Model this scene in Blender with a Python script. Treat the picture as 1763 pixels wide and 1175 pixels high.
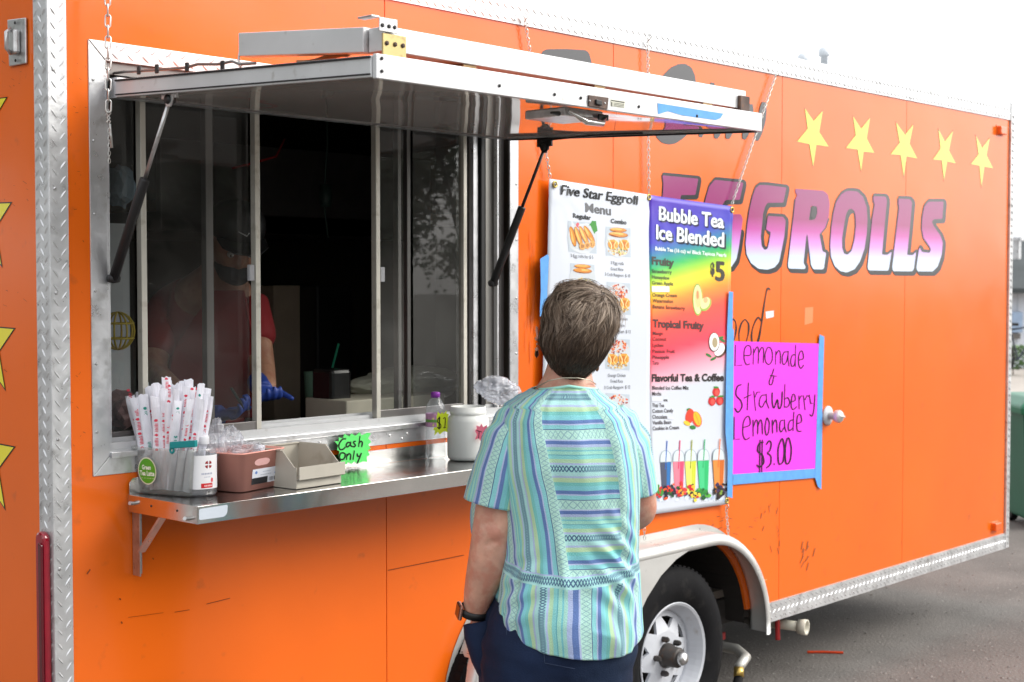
import bpy, math, random, bmesh
from mathutils import Vector, Matrix, noise
rnd = random.Random(7)
for o in list(bpy.data.objects): bpy.data.objects.remove(o)
sc = bpy.context.scene
# ------------------------------------------------------------- camera
F = 2510.0; CX, CY = 881.5, 587.5; HC = 1.70
TH = math.radians(42.5); PI = math.pi
PITCH = math.atan(100 / F)
FH = Vector((math.cos(TH), math.sin(TH), 0)); RR = Vector((math.sin(TH), -math.cos(TH), 0))
FW = (FH * math.cos(PITCH) + Vector((0, 0, -math.sin(PITCH)))); UU = RR.cross(FW)
CAM = Vector((0, 0, HC))
cam = bpy.data.cameras.new('camera'); camo = bpy.data.objects.new('camera', cam)
sc.collection.objects.link(camo); sc.camera = camo
camo.matrix_world = Matrix(((RR.x, UU.x, -FW.x, CAM.x), (RR.y, UU.y, -FW.y, CAM.y), (RR.z, UU.z, -FW.z, CAM.z), (0, 0, 0, 1)))
cam.sensor_width = 36; cam.lens = 36 * F / 1763; cam.clip_end = 600; cam.clip_start = .05
cam.dof.use_dof = True; cam.dof.focus_distance = 3.75; cam.dof.aperture_fstop = 6.5
# ------------------------------------------------------------- sky, sun, exposure
SUN_EL, SUN_AZ = math.radians(34), math.radians(-50)      # azimuth measured from +X towards +Y
w = bpy.data.worlds.new('World'); sc.world = w; w.use_nodes = True
nt = w.node_tree; nt.nodes.clear()
sky = nt.nodes.new('ShaderNodeTexSky'); sky.sky_type = 'NISHITA'; sky.sun_disc = False
sky.sun_elevation = SUN_EL; sky.sun_rotation = math.radians(90) - SUN_AZ
sky.dust_density = 4.0; sky.air_density = 1.0
hs = nt.nodes.new('ShaderNodeHueSaturation'); hs.inputs['Saturation'].default_value = .22
gm = nt.nodes.new('ShaderNodeGamma'); gm.inputs[1].default_value = .45        # thin bright overcast: evens the sky out
bgn = nt.nodes.new('ShaderNodeBackground'); bgn.inputs[1].default_value = .15
wo = nt.nodes.new('ShaderNodeOutputWorld')
mul = nt.nodes.new('ShaderNodeVectorMath'); mul.operation = 'SCALE'; mul.inputs[3].default_value = 3.1
nt.links.new(sky.outputs[0], hs.inputs['Color']); nt.links.new(hs.outputs[0], gm.inputs[0])
nt.links.new(gm.outputs[0], mul.inputs[0]); nt.links.new(mul.outputs[0], bgn.inputs[0]); nt.links.new(bgn.outputs[0], wo.inputs[0])
sl = bpy.data.lights.new('sun', 'SUN'); sl.energy = 1.3; sl.angle = math.radians(32); sl.color = (1, .95, .87)
so = bpy.data.objects.new('sun', sl); sc.collection.objects.link(so)
sd = Vector((math.cos(SUN_EL) * math.cos(SUN_AZ), math.cos(SUN_EL) * math.sin(SUN_AZ), math.sin(SUN_EL)))
so.rotation_euler = sd.to_track_quat('Z', 'Y').to_euler()
so.location = (0, 0, 12)
vs = sc.view_settings; vs.view_transform = 'Standard'; vs.look = 'None'; vs.exposure = .95; vs.gamma = 1; vs.use_curve_mapping = False
sc.cycles.use_denoising = True; sc.cycles.transparent_max_bounces = 24; sc.cycles.max_bounces = 10
sc.cycles.glossy_bounces = 6; sc.cycles.caustics_reflective = False; sc.cycles.caustics_refractive = False
sc.cycles.sample_clamp_indirect = 6

# ------------------------------------------------------------- rays of the photograph onto real planes
def ray(px, py): return FW + RR * ((px - CX) / F) + UU * ((CY - py) / F)
def onY(px, py, Y=3.2):
    d = ray(px, py); return CAM + d * (Y / d.y)
def onX(px, py, X):
    d = ray(px, py); return CAM + d * (X / d.x)
def onZ(px, py, Z):
    d = ray(px, py); return CAM + d * ((Z - HC) / d.z)
def onD(px, py, D):
    d = ray(px, py); return CAM + d * (D / d.dot(FH))

# ------------------------------------------------------------- objects
ORG = {}
def link(o): sc.collection.objects.link(o); return o
def thing(name, label, cat, loc, group=None):
    o = link(bpy.data.objects.new(name, None)); o.location = loc; o.empty_display_size = .1
    o['label'] = label; o['category'] = cat
    if group: o['group'] = group
    ORG[o.name] = Vector(loc); return o
def tag(o, label, cat, group=None):
    o['label'] = label; o['category'] = cat
    if group: o['group'] = group
    return o
def mk(name, vs, fs, mat, parent=None, smooth=False, mi=None, bevel=0, stuff=False, org=None, uv=None, auto=None):
    me = bpy.data.meshes.new(name)
    if parent is not None: org = ORG[parent.name]
    elif org is None: org = Vector((0, 0, 0))
    org = Vector(org)
    me.from_pydata([tuple(Vector(v) - org) for v in vs], [], fs)
    for m in (mat if isinstance(mat, (list, tuple)) else [mat]): me.materials.append(m)
    if mi: me.polygons.foreach_set('material_index', mi)
    if uv is not None:
        l = me.uv_layers.new(name='UVMap')
        for p in me.polygons:
            for li in p.loop_indices: l.data[li].uv = uv[me.loops[li].vertex_index]
    if smooth: me.polygons.foreach_set('use_smooth', [True] * len(me.polygons))
    me.update()
    o = link(bpy.data.objects.new(name, me))
    if parent is not None: o.parent = parent
    else: o.location = org
    ORG[o.name] = org
    if bevel:
        b = o.modifiers.new('bevel', 'BEVEL'); b.width = bevel; b.segments = 2; b.limit_method = 'ANGLE'; b.angle_limit = .6
        b.harden_normals = False
    if stuff: o['kind'] = 'stuff'
    return o
class MB:
    def __init__(s): s.v = []; s.f = []; s.mi = []; s.m = 0
    def add(s, vs, fs):
        b = len(s.v); s.v += [Vector(v) for v in vs]; s.f += [tuple(b + i for i in f) for f in fs]; s.mi += [s.m] * len(fs); return s
    def box(s, x0, x1, y0, y1, z0, z1):
        return s.add([(x, y, z) for x in (x0, x1) for y in (y0, y1) for z in (z0, z1)], [(0, 1, 3, 2), (4, 6, 7, 5), (0, 4, 5, 1), (2, 3, 7, 6), (0, 2, 6, 4), (1, 5, 7, 3)])
    def obox(s, c, ax, ay, az):
        c, ax, ay, az = map(Vector, (c, ax, ay, az))
        return s.add([c + ax * i + ay * j + az * k for i in (-1, 1) for j in (-1, 1) for k in (-1, 1)], [(0, 1, 3, 2), (4, 6, 7, 5), (0, 4, 5, 1), (2, 3, 7, 6), (0, 2, 6, 4), (1, 5, 7, 3)])
    def tube(s, pts, r, n=8, closed=False, sq=1):
        pts = [Vector(p) for p in pts]; m = len(pts); vs = []; up = None
        for i, p in enumerate(pts):
            a = pts[(i - 1) % m] if (i > 0 or closed) else p; b = pts[(i + 1) % m] if (i < m - 1 or closed) else p
            t = (b - a).normalized()
            if up is None: up = t.orthogonal().normalized()
            up = (up - t * up.dot(t)).normalized(); q = t.cross(up)
            rr = r[i] if isinstance(r, (list, tuple)) else r
            vs += [p + (up * math.cos(2 * PI * k / n) + q * math.sin(2 * PI * k / n) * sq) * rr for k in range(n)]
        fs = []
        for i in range(m if closed else m - 1):
            j = (i + 1) % m
            fs += [(i * n + k, i * n + (k + 1) % n, j * n + (k + 1) % n, j * n + k) for k in range(n)]
        if not closed: fs += [tuple(range(n))[::-1], tuple((m - 1) * n + k for k in range(n))]
        return s.add(vs, fs)
    def lathe(s, c, prof, n=24, ax=(0, 0, 1), sx=1, sy=1, cap=True):
        c = Vector(c); ax = Vector(ax).normalized(); a = Vector((1, 0, 0)) if abs(ax.x) < .9 else Vector((0, 0, 1))
        a = (a - ax * a.dot(ax)).normalized(); b = ax.cross(a); vs = []
        for r, h in prof: vs += [c + ax * h + (a * math.cos(2 * PI * k / n) * sx + b * math.sin(2 * PI * k / n) * sy) * r for k in range(n)]
        fs = [(i * n + k, i * n + (k + 1) % n, (i + 1) * n + (k + 1) % n, (i + 1) * n + k) for i in range(len(prof) - 1) for k in range(n)]
        if cap: fs += [tuple(range(n))[::-1], tuple((len(prof) - 1) * n + k for k in range(n))]
        return s.add(vs, fs)
    def prism(s, pts, d):
        """ planar outline extruded by vector d """
        n = len(pts); d = Vector(d); pts = [Vector(p) for p in pts]
        return s.add(pts + [p + d for p in pts], [tuple(range(n)), tuple(range(2 * n - 1, n - 1, -1))] + [(i, i + n, (i + 1) % n + n, (i + 1) % n) for i in range(n)])
    def build(s, name, mat, parent=None, smooth=False, **k):
        return mk(name, s.v, s.f, mat, parent, smooth, mi=s.mi if isinstance(mat, (list, tuple)) else None, **k)

# ------------------------------------------------------------- materials
def lin(h):
    h = h.lstrip('#'); c = [int(h[i:i + 2], 16) / 255 for i in (0, 2, 4)]
    return tuple(x / 12.92 if x <= .04045 else ((x + .055) / 1.055) ** 2.4 for x in c)
def mat(name, col, rough=.5, metal=0, var=.12, vs=6, bump=0, bs=60, dirt=None, dfac=.5, ds=9, dlo=.58, spec=.5, coat=0, rvar=0, aniso=None, trans=0, ior=1.45, alpha=1, wave=0, ws=2):
    m = bpy.data.materials.new(name); m.use_nodes = True; n = m.node_tree.nodes; L = m.node_tree.links
    p = n['Principled BSDF']; tc = n.new('ShaderNodeNewGeometry'); src = tc.outputs['Position']
    if aniso:
        mp = n.new('ShaderNodeVectorMath'); mp.operation = 'MULTIPLY'; mp.inputs[1].default_value = aniso; L.new(src, mp.inputs[0]); src = mp.outputs[0]
    col = lin(col) if isinstance(col, str) else col
    p.inputs['Base Color'].default_value = (*col, 1); p.inputs['Roughness'].default_value = rough; p.inputs['Metallic'].default_value = metal
    p.inputs['Specular IOR Level'].default_value = spec; p.inputs['Coat Weight'].default_value = coat; p.inputs['Coat Roughness'].default_value = .08
    p.inputs['Transmission Weight'].default_value = trans; p.inputs['IOR'].default_value = ior; p.inputs['Alpha'].default_value = alpha
    last = None
    def nz(sc_, det=5):
        x = n.new('ShaderNodeTexNoise'); x.inputs['Scale'].default_value = sc_; x.inputs['Detail'].default_value = det; L.new(src, x.inputs['Vector']); return x
    if var:
        x = nz(vs); r = n.new('ShaderNodeMapRange'); r.inputs[1].default_value = .3; r.inputs[2].default_value = .7
        r.inputs[3].default_value = 1 - var; r.inputs[4].default_value = 1 + var; L.new(x.outputs[0], r.inputs[0])
        v = n.new('ShaderNodeVectorMath'); v.operation = 'SCALE'; v.inputs[0].default_value = col; L.new(r.outputs[0], v.inputs[3]); last = v.outputs[0]
        L.new(last, p.inputs['Base Color'])
    if dirt is not None:
        x = nz(ds, 9); r = n.new('ShaderNodeMapRange'); r.inputs[1].default_value = dlo; r.inputs[2].default_value = dlo + .12; r.inputs[4].default_value = dfac
        L.new(x.outputs[0], r.inputs[0]); mx = n.new('ShaderNodeMix'); mx.data_type = 'RGBA'; L.new(r.outputs[0], mx.inputs[0])
        if last: L.new(last, mx.inputs[6])
        else: mx.inputs[6].default_value = (*col, 1)
        mx.inputs[7].default_value = (*(lin(dirt) if isinstance(dirt, str) else dirt), 1); L.new(mx.outputs[2], p.inputs['Base Color'])
    if rvar:
        x = nz(vs * 2.3); r = n.new('ShaderNodeMapRange'); r.inputs[1].default_value = .3; r.inputs[2].default_value = .7
        r.inputs[3].default_value = max(0, rough - rvar); r.inputs[4].default_value = rough + rvar; L.new(x.outputs[0], r.inputs[0]); L.new(r.outputs[0], p.inputs['Roughness'])
    if bump or wave:
        pn = None
        for a, b_ in ((wave, ws), (bump, bs)):
            if a:
                x = nz(b_, 2 if b_ == ws else 5); b = n.new('ShaderNodeBump'); b.inputs['Strength'].default_value = 1; b.inputs['Distance'].default_value = a
                L.new(x.outputs[0], b.inputs['Height'])
                if pn: L.new(pn, b.inputs['Normal'])
                pn = b.outputs[0]
        L.new(pn, p.inputs['Normal']); L.new(pn, p.inputs['Coat Normal'])
    return m
def thin(name, tint=(1, 1, 1), rough=0.0, diff=.0, dcol=(.8, .8, .8), ior=1.5, bump=0, bs=30, dust=0):
    """ thin clear sheet: see-through, mirror by angle, a little haze """
    m = bpy.data.materials.new(name); m.use_nodes = True; n = m.node_tree.nodes; L = m.node_tree.links; n.clear()
    o = n.new('ShaderNodeOutputMaterial'); t = n.new('ShaderNodeBsdfTransparent'); t.inputs[0].default_value = (*tint, 1)
    g = n.new('ShaderNodeBsdfGlossy'); g.inputs['Roughness'].default_value = rough; d = n.new('ShaderNodeBsdfDiffuse'); d.inputs[0].default_value = (*dcol, 1)
    fr = n.new('ShaderNodeFresnel'); gb = n.new('ShaderNodeNewGeometry'); mb_ = n.new('ShaderNodeMath'); mb_.operation = 'MULTIPLY_ADD'; L.new(gb.outputs['Backfacing'], mb_.inputs[0]); mb_.inputs[1].default_value = 1 / ior - ior; mb_.inputs[2].default_value = ior; L.new(mb_.outputs[0], fr.inputs[0])
    m1 = n.new('ShaderNodeMixShader'); m2 = n.new('ShaderNodeMixShader'); L.new(fr.outputs[0], m2.inputs[0])
    m1.inputs[0].default_value = diff; L.new(t.outputs[0], m1.inputs[1]); L.new(d.outputs[0], m1.inputs[2])
    if dust:
        x = n.new('ShaderNodeTexNoise'); x.inputs['Scale'].default_value = 3; x.inputs['Detail'].default_value = 6
        gp = n.new('ShaderNodeNewGeometry'); L.new(gp.outputs['Position'], x.inputs['Vector'])
        r = n.new('ShaderNodeMapRange'); r.inputs[1].default_value = .35; r.inputs[2].default_value = .75; r.inputs[3].default_value = diff; r.inputs[4].default_value = diff + dust
        L.new(x.outputs[0], r.inputs[0]); L.new(r.outputs[0], m1.inputs[0])
    L.new(m1.outputs[0], m2.inputs[1]); L.new(g.outputs[0], m2.inputs[2]); L.new(m2.outputs[0], o.inputs[0])
    if bump:
        x = n.new('ShaderNodeTexNoise'); x.inputs['Scale'].default_value = bs; b = n.new('ShaderNodeBump'); b.inputs['Distance'].default_value = bump
        gp = n.new('ShaderNodeNewGeometry'); L.new(gp.outputs['Position'], x.inputs['Vector'])
        L.new(x.outputs[0], b.inputs['Height']); L.new(b.outputs[0], g.inputs['Normal']); L.new(b.outputs[0], fr.inputs['Normal'])
    return m
ORANGE = mat('orange_vinyl', (.80, .136, .008), rough=.17, var=.07, vs=1.5, wave=.004, ws=1.7, bump=.00012, bs=25, dirt=(.25, .07, .03), dfac=.35, ds=16, dlo=.66, rvar=.05, coat=.18)
ALU = mat('weathered_aluminium', (.62, .63, .65), rough=.34, metal=.85, var=.12, vs=9, bump=.0004, bs=90, dirt=(.3, .29, .27), dfac=.45, ds=22, rvar=.1)
ALUW = mat('bright_aluminium_rail', (.62, .63, .64), rough=.4, metal=.35, var=.07, vs=7, dirt=(.35, .33, .3), dfac=.5, ds=30, dlo=.62, bump=.0002, bs=60)
TREAD = mat('tread_plate', (.64, .65, .66), rough=.36, metal=.6, var=.15, vs=14, dirt=(.22, .22, .21), dfac=.55, ds=18, dlo=.6, bump=.0006, bs=60, rvar=.12)
STEEL = mat('brushed_stainless', (.66, .65, .63), rough=.19, metal=1, var=.06, vs=5, bump=.0004, bs=12, rvar=.07, wave=.0006, ws=5)
MIRROR = mat('polished_panel', (.84, .80, .76), rough=.045, metal=.36, var=.03, wave=.0007, ws=4.5)
BLACK = mat('black_plastic', (.012, .012, .013), rough=.42, var=.2)
RUBBER = mat('tyre_rubber', (.006, .006, .007), rough=.75, var=.25, vs=14, spec=.15, dirt=(.03, .028, .026), dfac=.4, ds=20, bump=.0006, bs=80)
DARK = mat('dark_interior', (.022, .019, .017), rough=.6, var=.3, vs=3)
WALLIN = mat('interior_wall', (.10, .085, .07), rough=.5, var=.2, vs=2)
WHITEP = mat('white_steel_paint', (.52, .54, .58), rough=.3, var=.06, dirt=(.25, .2, .16), dfac=.5, ds=22, dlo=.62)
RUST = mat('rusty_steel', (.09, .06, .05), rough=.6, var=.35, vs=30, dirt=(.2, .1, .05), dfac=.5, ds=60, dlo=.56, bump=.0005, bs=120, metal=.3)
ZINC = mat('zinc_fitting', (.5, .5, .5), rough=.32, metal=.9, var=.2, vs=30, dirt=(.2, .17, .14), dfac=.5, ds=50)
DULL = mat('grey_anodised', (.2, .19, .185), rough=.38, metal=.7, var=.1)
CREAMS = mat('cream_aluminium', (.62, .6, .53), rough=.36, metal=.4, var=.1, dirt=(.3, .27, .2), dfac=.4, ds=25)
GLASS = thin('window_glass', tint=(.62, .64, .63), diff=.022, dcol=(.5, .5, .47), dust=.10)
GRIME = mat('grime_mark', (.13, .06, .035), rough=.6, var=.4, vs=40)
SEAM = mat('seam_shadow_gap', (.05, .015, .01), rough=.8)
BTAPE = mat('blue_masking_tape', (.1, .33, .72), rough=.55, var=.08, vs=40, bump=.0004, bs=70)

def attr_mat(name, rough=.35, spec=.4):
    m = bpy.data.materials.new(name); m.use_nodes = True; n = m.node_tree.nodes
    a = n.new('ShaderNodeVertexColor'); a.layer_name = 'Col'; p = n['Principled BSDF']
    m.node_tree.links.new(a.outputs[0], p.inputs['Base Color']); p.inputs['Roughness'].default_value = rough; p.inputs['Specular IOR Level'].default_value = spec
    return m
PRINT = attr_mat('flat_print', .3, .5); VINYLP = attr_mat('vinyl_print', .16, .5); VINYLP.node_tree.nodes['Principled BSDF'].inputs['Coat Weight'].default_value = .35; VINYLP.node_tree.nodes['Principled BSDF'].inputs['Coat Roughness'].default_value = .08; PAPERP = attr_mat('paper_print', .7, .25)

# ------------------------------------------------------------- lettering and flat print
_tc = {}
def glyphs(text, bold=0.0, spacing=1.0, shear=0):
    k = (text, bold, spacing, shear)
    if k in _tc: return _tc[k]
    c = bpy.data.curves.new('t', 'FONT'); c.body = text; c.size = 1; c.offset = bold; c.space_character = spacing; c.shear = shear; c.resolution_u = 3
    o = bpy.data.objects.new('t', c); me = bpy.data.meshes.new_from_object(o)
    v = [(p.co.x, p.co.y) for p in me.vertices]; f = [tuple(p.vertices) for p in me.polygons]
    bpy.data.objects.remove(o); bpy.data.curves.remove(c); bpy.data.meshes.remove(me)
    _tc[k] = (v, f); return v, f
CAPH = max(y for x, y in glyphs('H')[0])
def chaikin(pts, cut=2.0, it=2):
    for _ in range(it):
        out = []
        for i in range(len(pts)):
            a, b = pts[i], pts[(i + 1) % len(pts)]; dx, dy = b[0] - a[0], b[1] - a[1]; l = math.hypot(dx, dy) or 1e-6; q = min(.25, cut / l)
            out += [(a[0] + dx * q, a[1] + dy * q), (b[0] - dx * q, b[1] - dy * q)]
        pts = out; cut *= .6
    return pts
def fill2d(loops, offset=0.0):
    """ fill flat outlines (with holes) -> verts, faces """
    c = bpy.data.curves.new('f', 'CURVE'); c.dimensions = '2D'; c.fill_mode = 'BOTH'; c.offset = offset
    for lp in loops:
        s = c.splines.new('POLY'); s.points.add(len(lp) - 1); s.use_cyclic_u = True
        for q, p in zip(s.points, lp): q.co = (p[0], p[1], 0, 1)
    o = bpy.data.objects.new('f', c); me = bpy.data.meshes.new_from_object(o)
    v = [(p.co.x, p.co.y) for p in me.vertices]; f = [tuple(p.vertices) for p in me.polygons]
    bpy.data.objects.remove(o); bpy.data.curves.remove(c); bpy.data.meshes.remove(me)
    return v, f
class Print:
    """ flat print on a plane: P(px,py) gives the place on the plane, layers lift it """
    def __init__(s, place, nrm, step=.0004): s.P = place; s.n = Vector(nrm); s.v = []; s.f = []; s.c = []; s.l = 1; s.step = step
    def _add(s, pts, fs, col, lift=None):
        b = len(s.v); d = s.n * (s.step * (s.l if lift is None else lift))
        s.v += [p + d for p in pts]; s.f += [tuple(b + i for i in f) for f in fs]
        if callable(col): s.c += [col(p) for p in pts]
        else: s.c += [lin(col) if isinstance(col, str) else col] * len(pts)
    def poly(s, pts, col, lift=None): s._add([s.P(*p) for p in pts], [tuple(range(len(pts)))], col, lift)
    def rect(s, x0, y0, x1, y1, col, sk=0, lift=None, n=1):
        """ sk: drop of the right side in pixels """
        for i in range(n):
            a, b = x0 + (x1 - x0) * i / n, x0 + (x1 - x0) * (i + 1) / n
            sa, sb = sk * i / n, sk * (i + 1) / n
            s.poly([(a, y0 + sa), (b, y0 + sb), (b, y1 + sb), (a, y1 + sa)], col, lift)
    def blob(s, x, y, rx, ry, col, rot=0, n=14, wob=0, lift=None):
        ca, sa = math.cos(rot), math.sin(rot); ps = []
        for k in range(n):
            a = 2 * PI * k / n; q = 1 + wob * (rnd.random() - .5); u, v = rx * q * math.cos(a), ry * q * math.sin(a)
            ps.append((x + u * ca - v * sa, y + u * sa + v * ca))
        s.poly(ps, col, lift)
    def stroke(s, pts, wd, col, lift=None, smooth=True):
        pts = [Vector(p) for p in pts]
        if smooth and len(pts) > 2:
            q = []
            for i in range(len(pts) - 1):
                p0, p1, p2, p3 = pts[max(i - 1, 0)], pts[i], pts[i + 1], pts[min(i + 2, len(pts) - 1)]
                for k in range(4):
                    t = k / 4; q.append(.5 * ((2 * p1) + (p2 - p0) * t + (2 * p0 - 5 * p1 + 4 * p2 - p3) * t * t + (3 * p1 - p0 - 3 * p2 + p3) * t ** 3))
            pts = q + [pts[-1]]
        L, R = [], []
        for i, p in enumerate(pts):
            t = (pts[min(i + 1, len(pts) - 1)] - pts[max(i - 1, 0)]);
            if t.length < 1e-9: t = Vector((1, 0))
            t.normalize(); n = Vector((-t.y, t.x)); e = wd / 2 if not callable(wd) else wd(i / (len(pts) - 1)) / 2
            if i in (0, len(pts) - 1): p = p + t * (e * .5 if i else -e * .5); e *= .75
            L.append(p + n * e); R.append(p - n * e)
        m = len(L); s._add([s.P(*p) for p in L + R], [(i, i + 1, m + i + 1, m + i) for i in range(m - 1)], col, lift)
        s.l += .12
    def text(s, t, a, b, h, col, bold=0., shear=0, spacing=1, lift=None, h2=None):
        v, f = glyphs(t, bold, spacing, shear); xs = [p[0] for p in v]; x0, x1 = min(xs), max(xs); h2 = h2 or h
        out = []
        for x, y in v:
            q = (x - x0) / (x1 - x0); hh = h + (h2 - h) * q; out.append(s.P(a[0] + (b[0] - a[0]) * q, a[1] + (b[1] - a[1]) * q - y / CAPH * hh))
        s._add(out, f, col, lift)
    def shape(s, loops, col, offset=0., lift=None, d=(0, 0)):
        v, f = fill2d(loops, offset); s._add([s.P(x + d[0], y + d[1]) for x, y in v], f, col, lift)
    def build(s, name, parent, mat=PRINT, org=None):
        o = mk(name, s.v, s.f, mat, parent, org=org); a = o.data.color_attributes.new('Col', 'FLOAT_COLOR', 'POINT')
        for i, c in enumerate(s.c): a.data[i].color = (*c, 1)
        return o
def lozenges(mb, o, ax, ay, W, H, nrm, pitch=.035, ln=.026, wd=.0055, ht=.0022, inset=.003):
    """ raised bars of tread plate over a W x H rectangle with corner o """
    o, ax, ay, nrm = map(Vector, (o, ax, ay, nrm)); nc = max(1, round(W / (pitch * .62))); cw = W / nc; nr = int(H / pitch)
    for i in range(nc):
        for j in range(nr):
            sgn = 1 if i % 2 else -1
            c = o + ax * (cw * (i + .5)) + ay * (pitch * (j + .5 + (.5 if i % 2 else 0)))
            if pitch * (j + 1.2 + (.5 if i % 2 else 0)) > H: continue
            l = min(ln, cw * 1.25 / .62); t = (ax * .62 + ay * .78 * sgn).normalized(); n = nrm.cross(t)
            mb.add([c - t * l / 2, c - t * l * .2 + n * wd / 2, c + t * l * .2 + n * wd / 2, c + t * l / 2, c + t * l * .2 - n * wd / 2, c - t * l * .2 - n * wd / 2, c - t * l * .22 + nrm * ht, c + t * l * .22 + nrm * ht],
                   [(0, 1, 6), (1, 2, 7, 6), (2, 3, 7), (3, 4, 7), (4, 5, 6, 7), (5, 0, 6)])
def screw(mb, c, nrm, r=.004, h=.0025):
    mb.lathe(Vector(c), [(r, 0), (r * .95, h * .6), (r * .5, h)], 8, nrm)
# ============================================================= ground and far surroundings
ASPH = mat('asphalt', (.15, .138, .127), rough=.85, var=.2, vs=2.2, bump=.006, bs=70, dirt=(.34, .32, .3), dfac=.9, ds=48, dlo=.62)
g = MB(); N = 24
g.add([(-150, -150, 0), (250, -150, 0), (250, 250, 0), (-150, 250, 0)], [(0, 1, 2, 3)])
o = g.build('asphalt_ground', ASPH); o['kind'] = 'structure'
CONC = mat('pale_concrete', (.42, .38, .34), rough=.85, var=.12, vs=2, bump=.002, bs=60)
pc = onD(1755, 640, 22)
g = MB(); c = Vector((pc.x, pc.y, 0)); g.obox(c + RR * 3 + FH * 1.6 + Vector((0, 0, .06)), RR * 8, FH * 4.4, (0, 0, .06))
o = g.build('pavement', CONC, bevel=.02); o['kind'] = 'structure'
gv = MB(); Rg = random.Random(9)
for k in range(700):
    px_, py_ = Rg.uniform(1290, 1763), Rg.uniform(930, 1175); c = onZ(px_, py_, .001); r = Rg.uniform(.003, .009)
    if c.y > 3.1 and Rg.random() < .6: continue
    gv.add([c + Vector((math.cos(a) * r * Rg.uniform(.7, 1.2), math.sin(a) * r, 0)) for a in (0, 1.6, 3.1, 4.7)] + [c + Vector((0, 0, r * .8))], [(0, 1, 4), (1, 2, 4), (2, 3, 4), (3, 0, 4)])
o = gv.build('loose_grit', mat('grit', (.3, .28, .26), .8, var=.5, vs=80)); o['kind'] = 'stuff'; o['label'] = 'loose pale grit scattered over the asphalt'
# far white house beyond the front of the trailer
SIDING = mat('white_siding', (.66, .7, .76), rough=.6, var=.08, vs=2); ROOFM = mat('grey_roof', (.055, .065, .068), rough=.8, var=.2, vs=2, bump=.01, bs=12)
hc = onD(1742, 660, 27); hc.z = 0
house = thing('house', 'white sided house with grey roof seen past the front end of the trailer', 'house', hc)
W0, W1 = -3.0, 9.0
m = MB(); m.obox(hc + RR * 3 + FH * 3 + Vector((0, 0, .75)), RR * 6, FH * 3, (0, 0, .87)); m.build('wall', SIDING, house)
m = MB()
for i in range(40): m.obox(hc + RR * (-2.9 + i * .3) - FH * .012 + Vector((0, 0, .81)), RR * .012, FH * .012, (0, 0, .8))
m.build('siding_batten', SIDING, house, stuff=True)
m = MB(); e = hc - FH * .35 + Vector((0, 0, 1.6)); rd = hc + FH * 3 + Vector((0, 0, 2.62))
a, b = RR * -3.3, RR * 9.3
m.add([e + a, e + b, rd + b, rd + a, e + a + Vector((0, 0, -.09)), e + b + Vector((0, 0, -.09)), hc + FH * 6.3 + b + Vector((0, 0, 1.6)), hc + FH * 6.3 + a + Vector((0, 0, 1.6))], [(0, 1, 2, 3), (4, 5, 1, 0), (3, 2, 6, 7), (0, 3, 7, 4), (1, 5, 6, 2), (4, 7, 6, 5)])
m.build('roof', ROOFM, house)
vp = onD(1749, 424, 27.9); m = MB(); m.lathe(vp, [(.1, -.25), (.1, .1), (.16, .1), (.16, .16), (.02, .2)], 12); m.build('roof_vent', ALU, house)
mp_ = onD(1749, 555, 26.9); m = MB(); m.obox(mp_, RR * .1, FH * .08, (0, 0, .19)); m.build('meter_box', mat('blue_grey_box', (.3, .4, .55), .5), house, bevel=.01)
m = MB(); m.obox(mp_ + Vector((0, 0, -.26)), RR * .07, FH * .05, (0, 0, .05)); m.build('pipe_elbow', DULL, house)
# bicycle-like rack and plant at the wall foot
LEAFM = mat('leaf_green', (.06, .13, .03), rough=.5, var=.4, vs=20)
def leafy(name, label, cat, base, h, w_, n, seed, group=None, mat_=LEAFM, size=.05):
    R = random.Random(seed); t = thing(name, label, cat, base, group); m = MB()
    m.tube([base, base + Vector((0, 0, h * .5)), base + Vector((w_ * .1, 0, h * .8))], [.02 * h, .015 * h, .005 * h], 6); m.build('stem', mat('bark_' + name, (.07, .05, .035), .8), t)
    m = MB()
    for i in range(n):
        a = R.uniform(0, 2 * PI); q = R.random() ** .5; z = R.uniform(.25, 1); rr = w_ * q * (1.1 - abs(z - .55))
        c = base + Vector((math.cos(a) * rr, math.sin(a) * rr, z * h)); d = Vector((R.gauss(0, 1), R.gauss(0, 1), R.gauss(0, .6))).normalized(); e = d.orthogonal().normalized()
        m.add([c - d * size, c + e * size * .4, c + d * size, c - e * size * .4], [(0, 1, 2, 3)])
    m.build('foliage', mat_, t); return t
pb = onD(1744, 655, 25.0); pb.z = .12
leafy('shrub', 'small green leafy shrub at the foot of the white house wall', 'shrub', pb, .5, .3, 260, 3, size=.06)
rk = onD(1757, 660, 24.3); rk.z = .12
t = thing('bicycle', 'dark bicycle parked against the white house beyond the trailer', 'bicycle', rk)
for dx in (-.45, .45):
    m = MB(); c = rk + RR * dx + Vector((0, 0, .33)); m.tube([c + RR * (math.cos(a) * .33) + Vector((0, 0, math.sin(a) * .33)) for a in [2 * PI * k / 24 for k in range(24)]], .022, 6, closed=True)
    wl = m.build('wheel', BLACK, t)
    m = MB()
    for k in range(8): a = PI * k / 8; d = RR * (math.cos(a) * .32) + Vector((0, 0, math.sin(a) * .32)); m.tube([c - d, c + d], .003, 4)
    m.build('spoke', ZINC, wl, stuff=True)
m = MB(); A = rk + RR * -.45 + Vector((0, 0, .33)); B = rk + RR * .45 + Vector((0, 0, .33)); S1 = rk + RR * -.18 + Vector((0, 0, .8)); H1 = rk + RR * .32 + Vector((0, 0, .88)); K = rk + RR * -.05 + Vector((0, 0, .3))
for p, q in ((A, S1), (A, K), (K, S1), (K, H1), (S1, H1), (B, H1)): m.tube([p, q], .016, 6)
m.build('frame', mat('bicycle_paint', (.03, .04, .06), .3), t)
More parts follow.
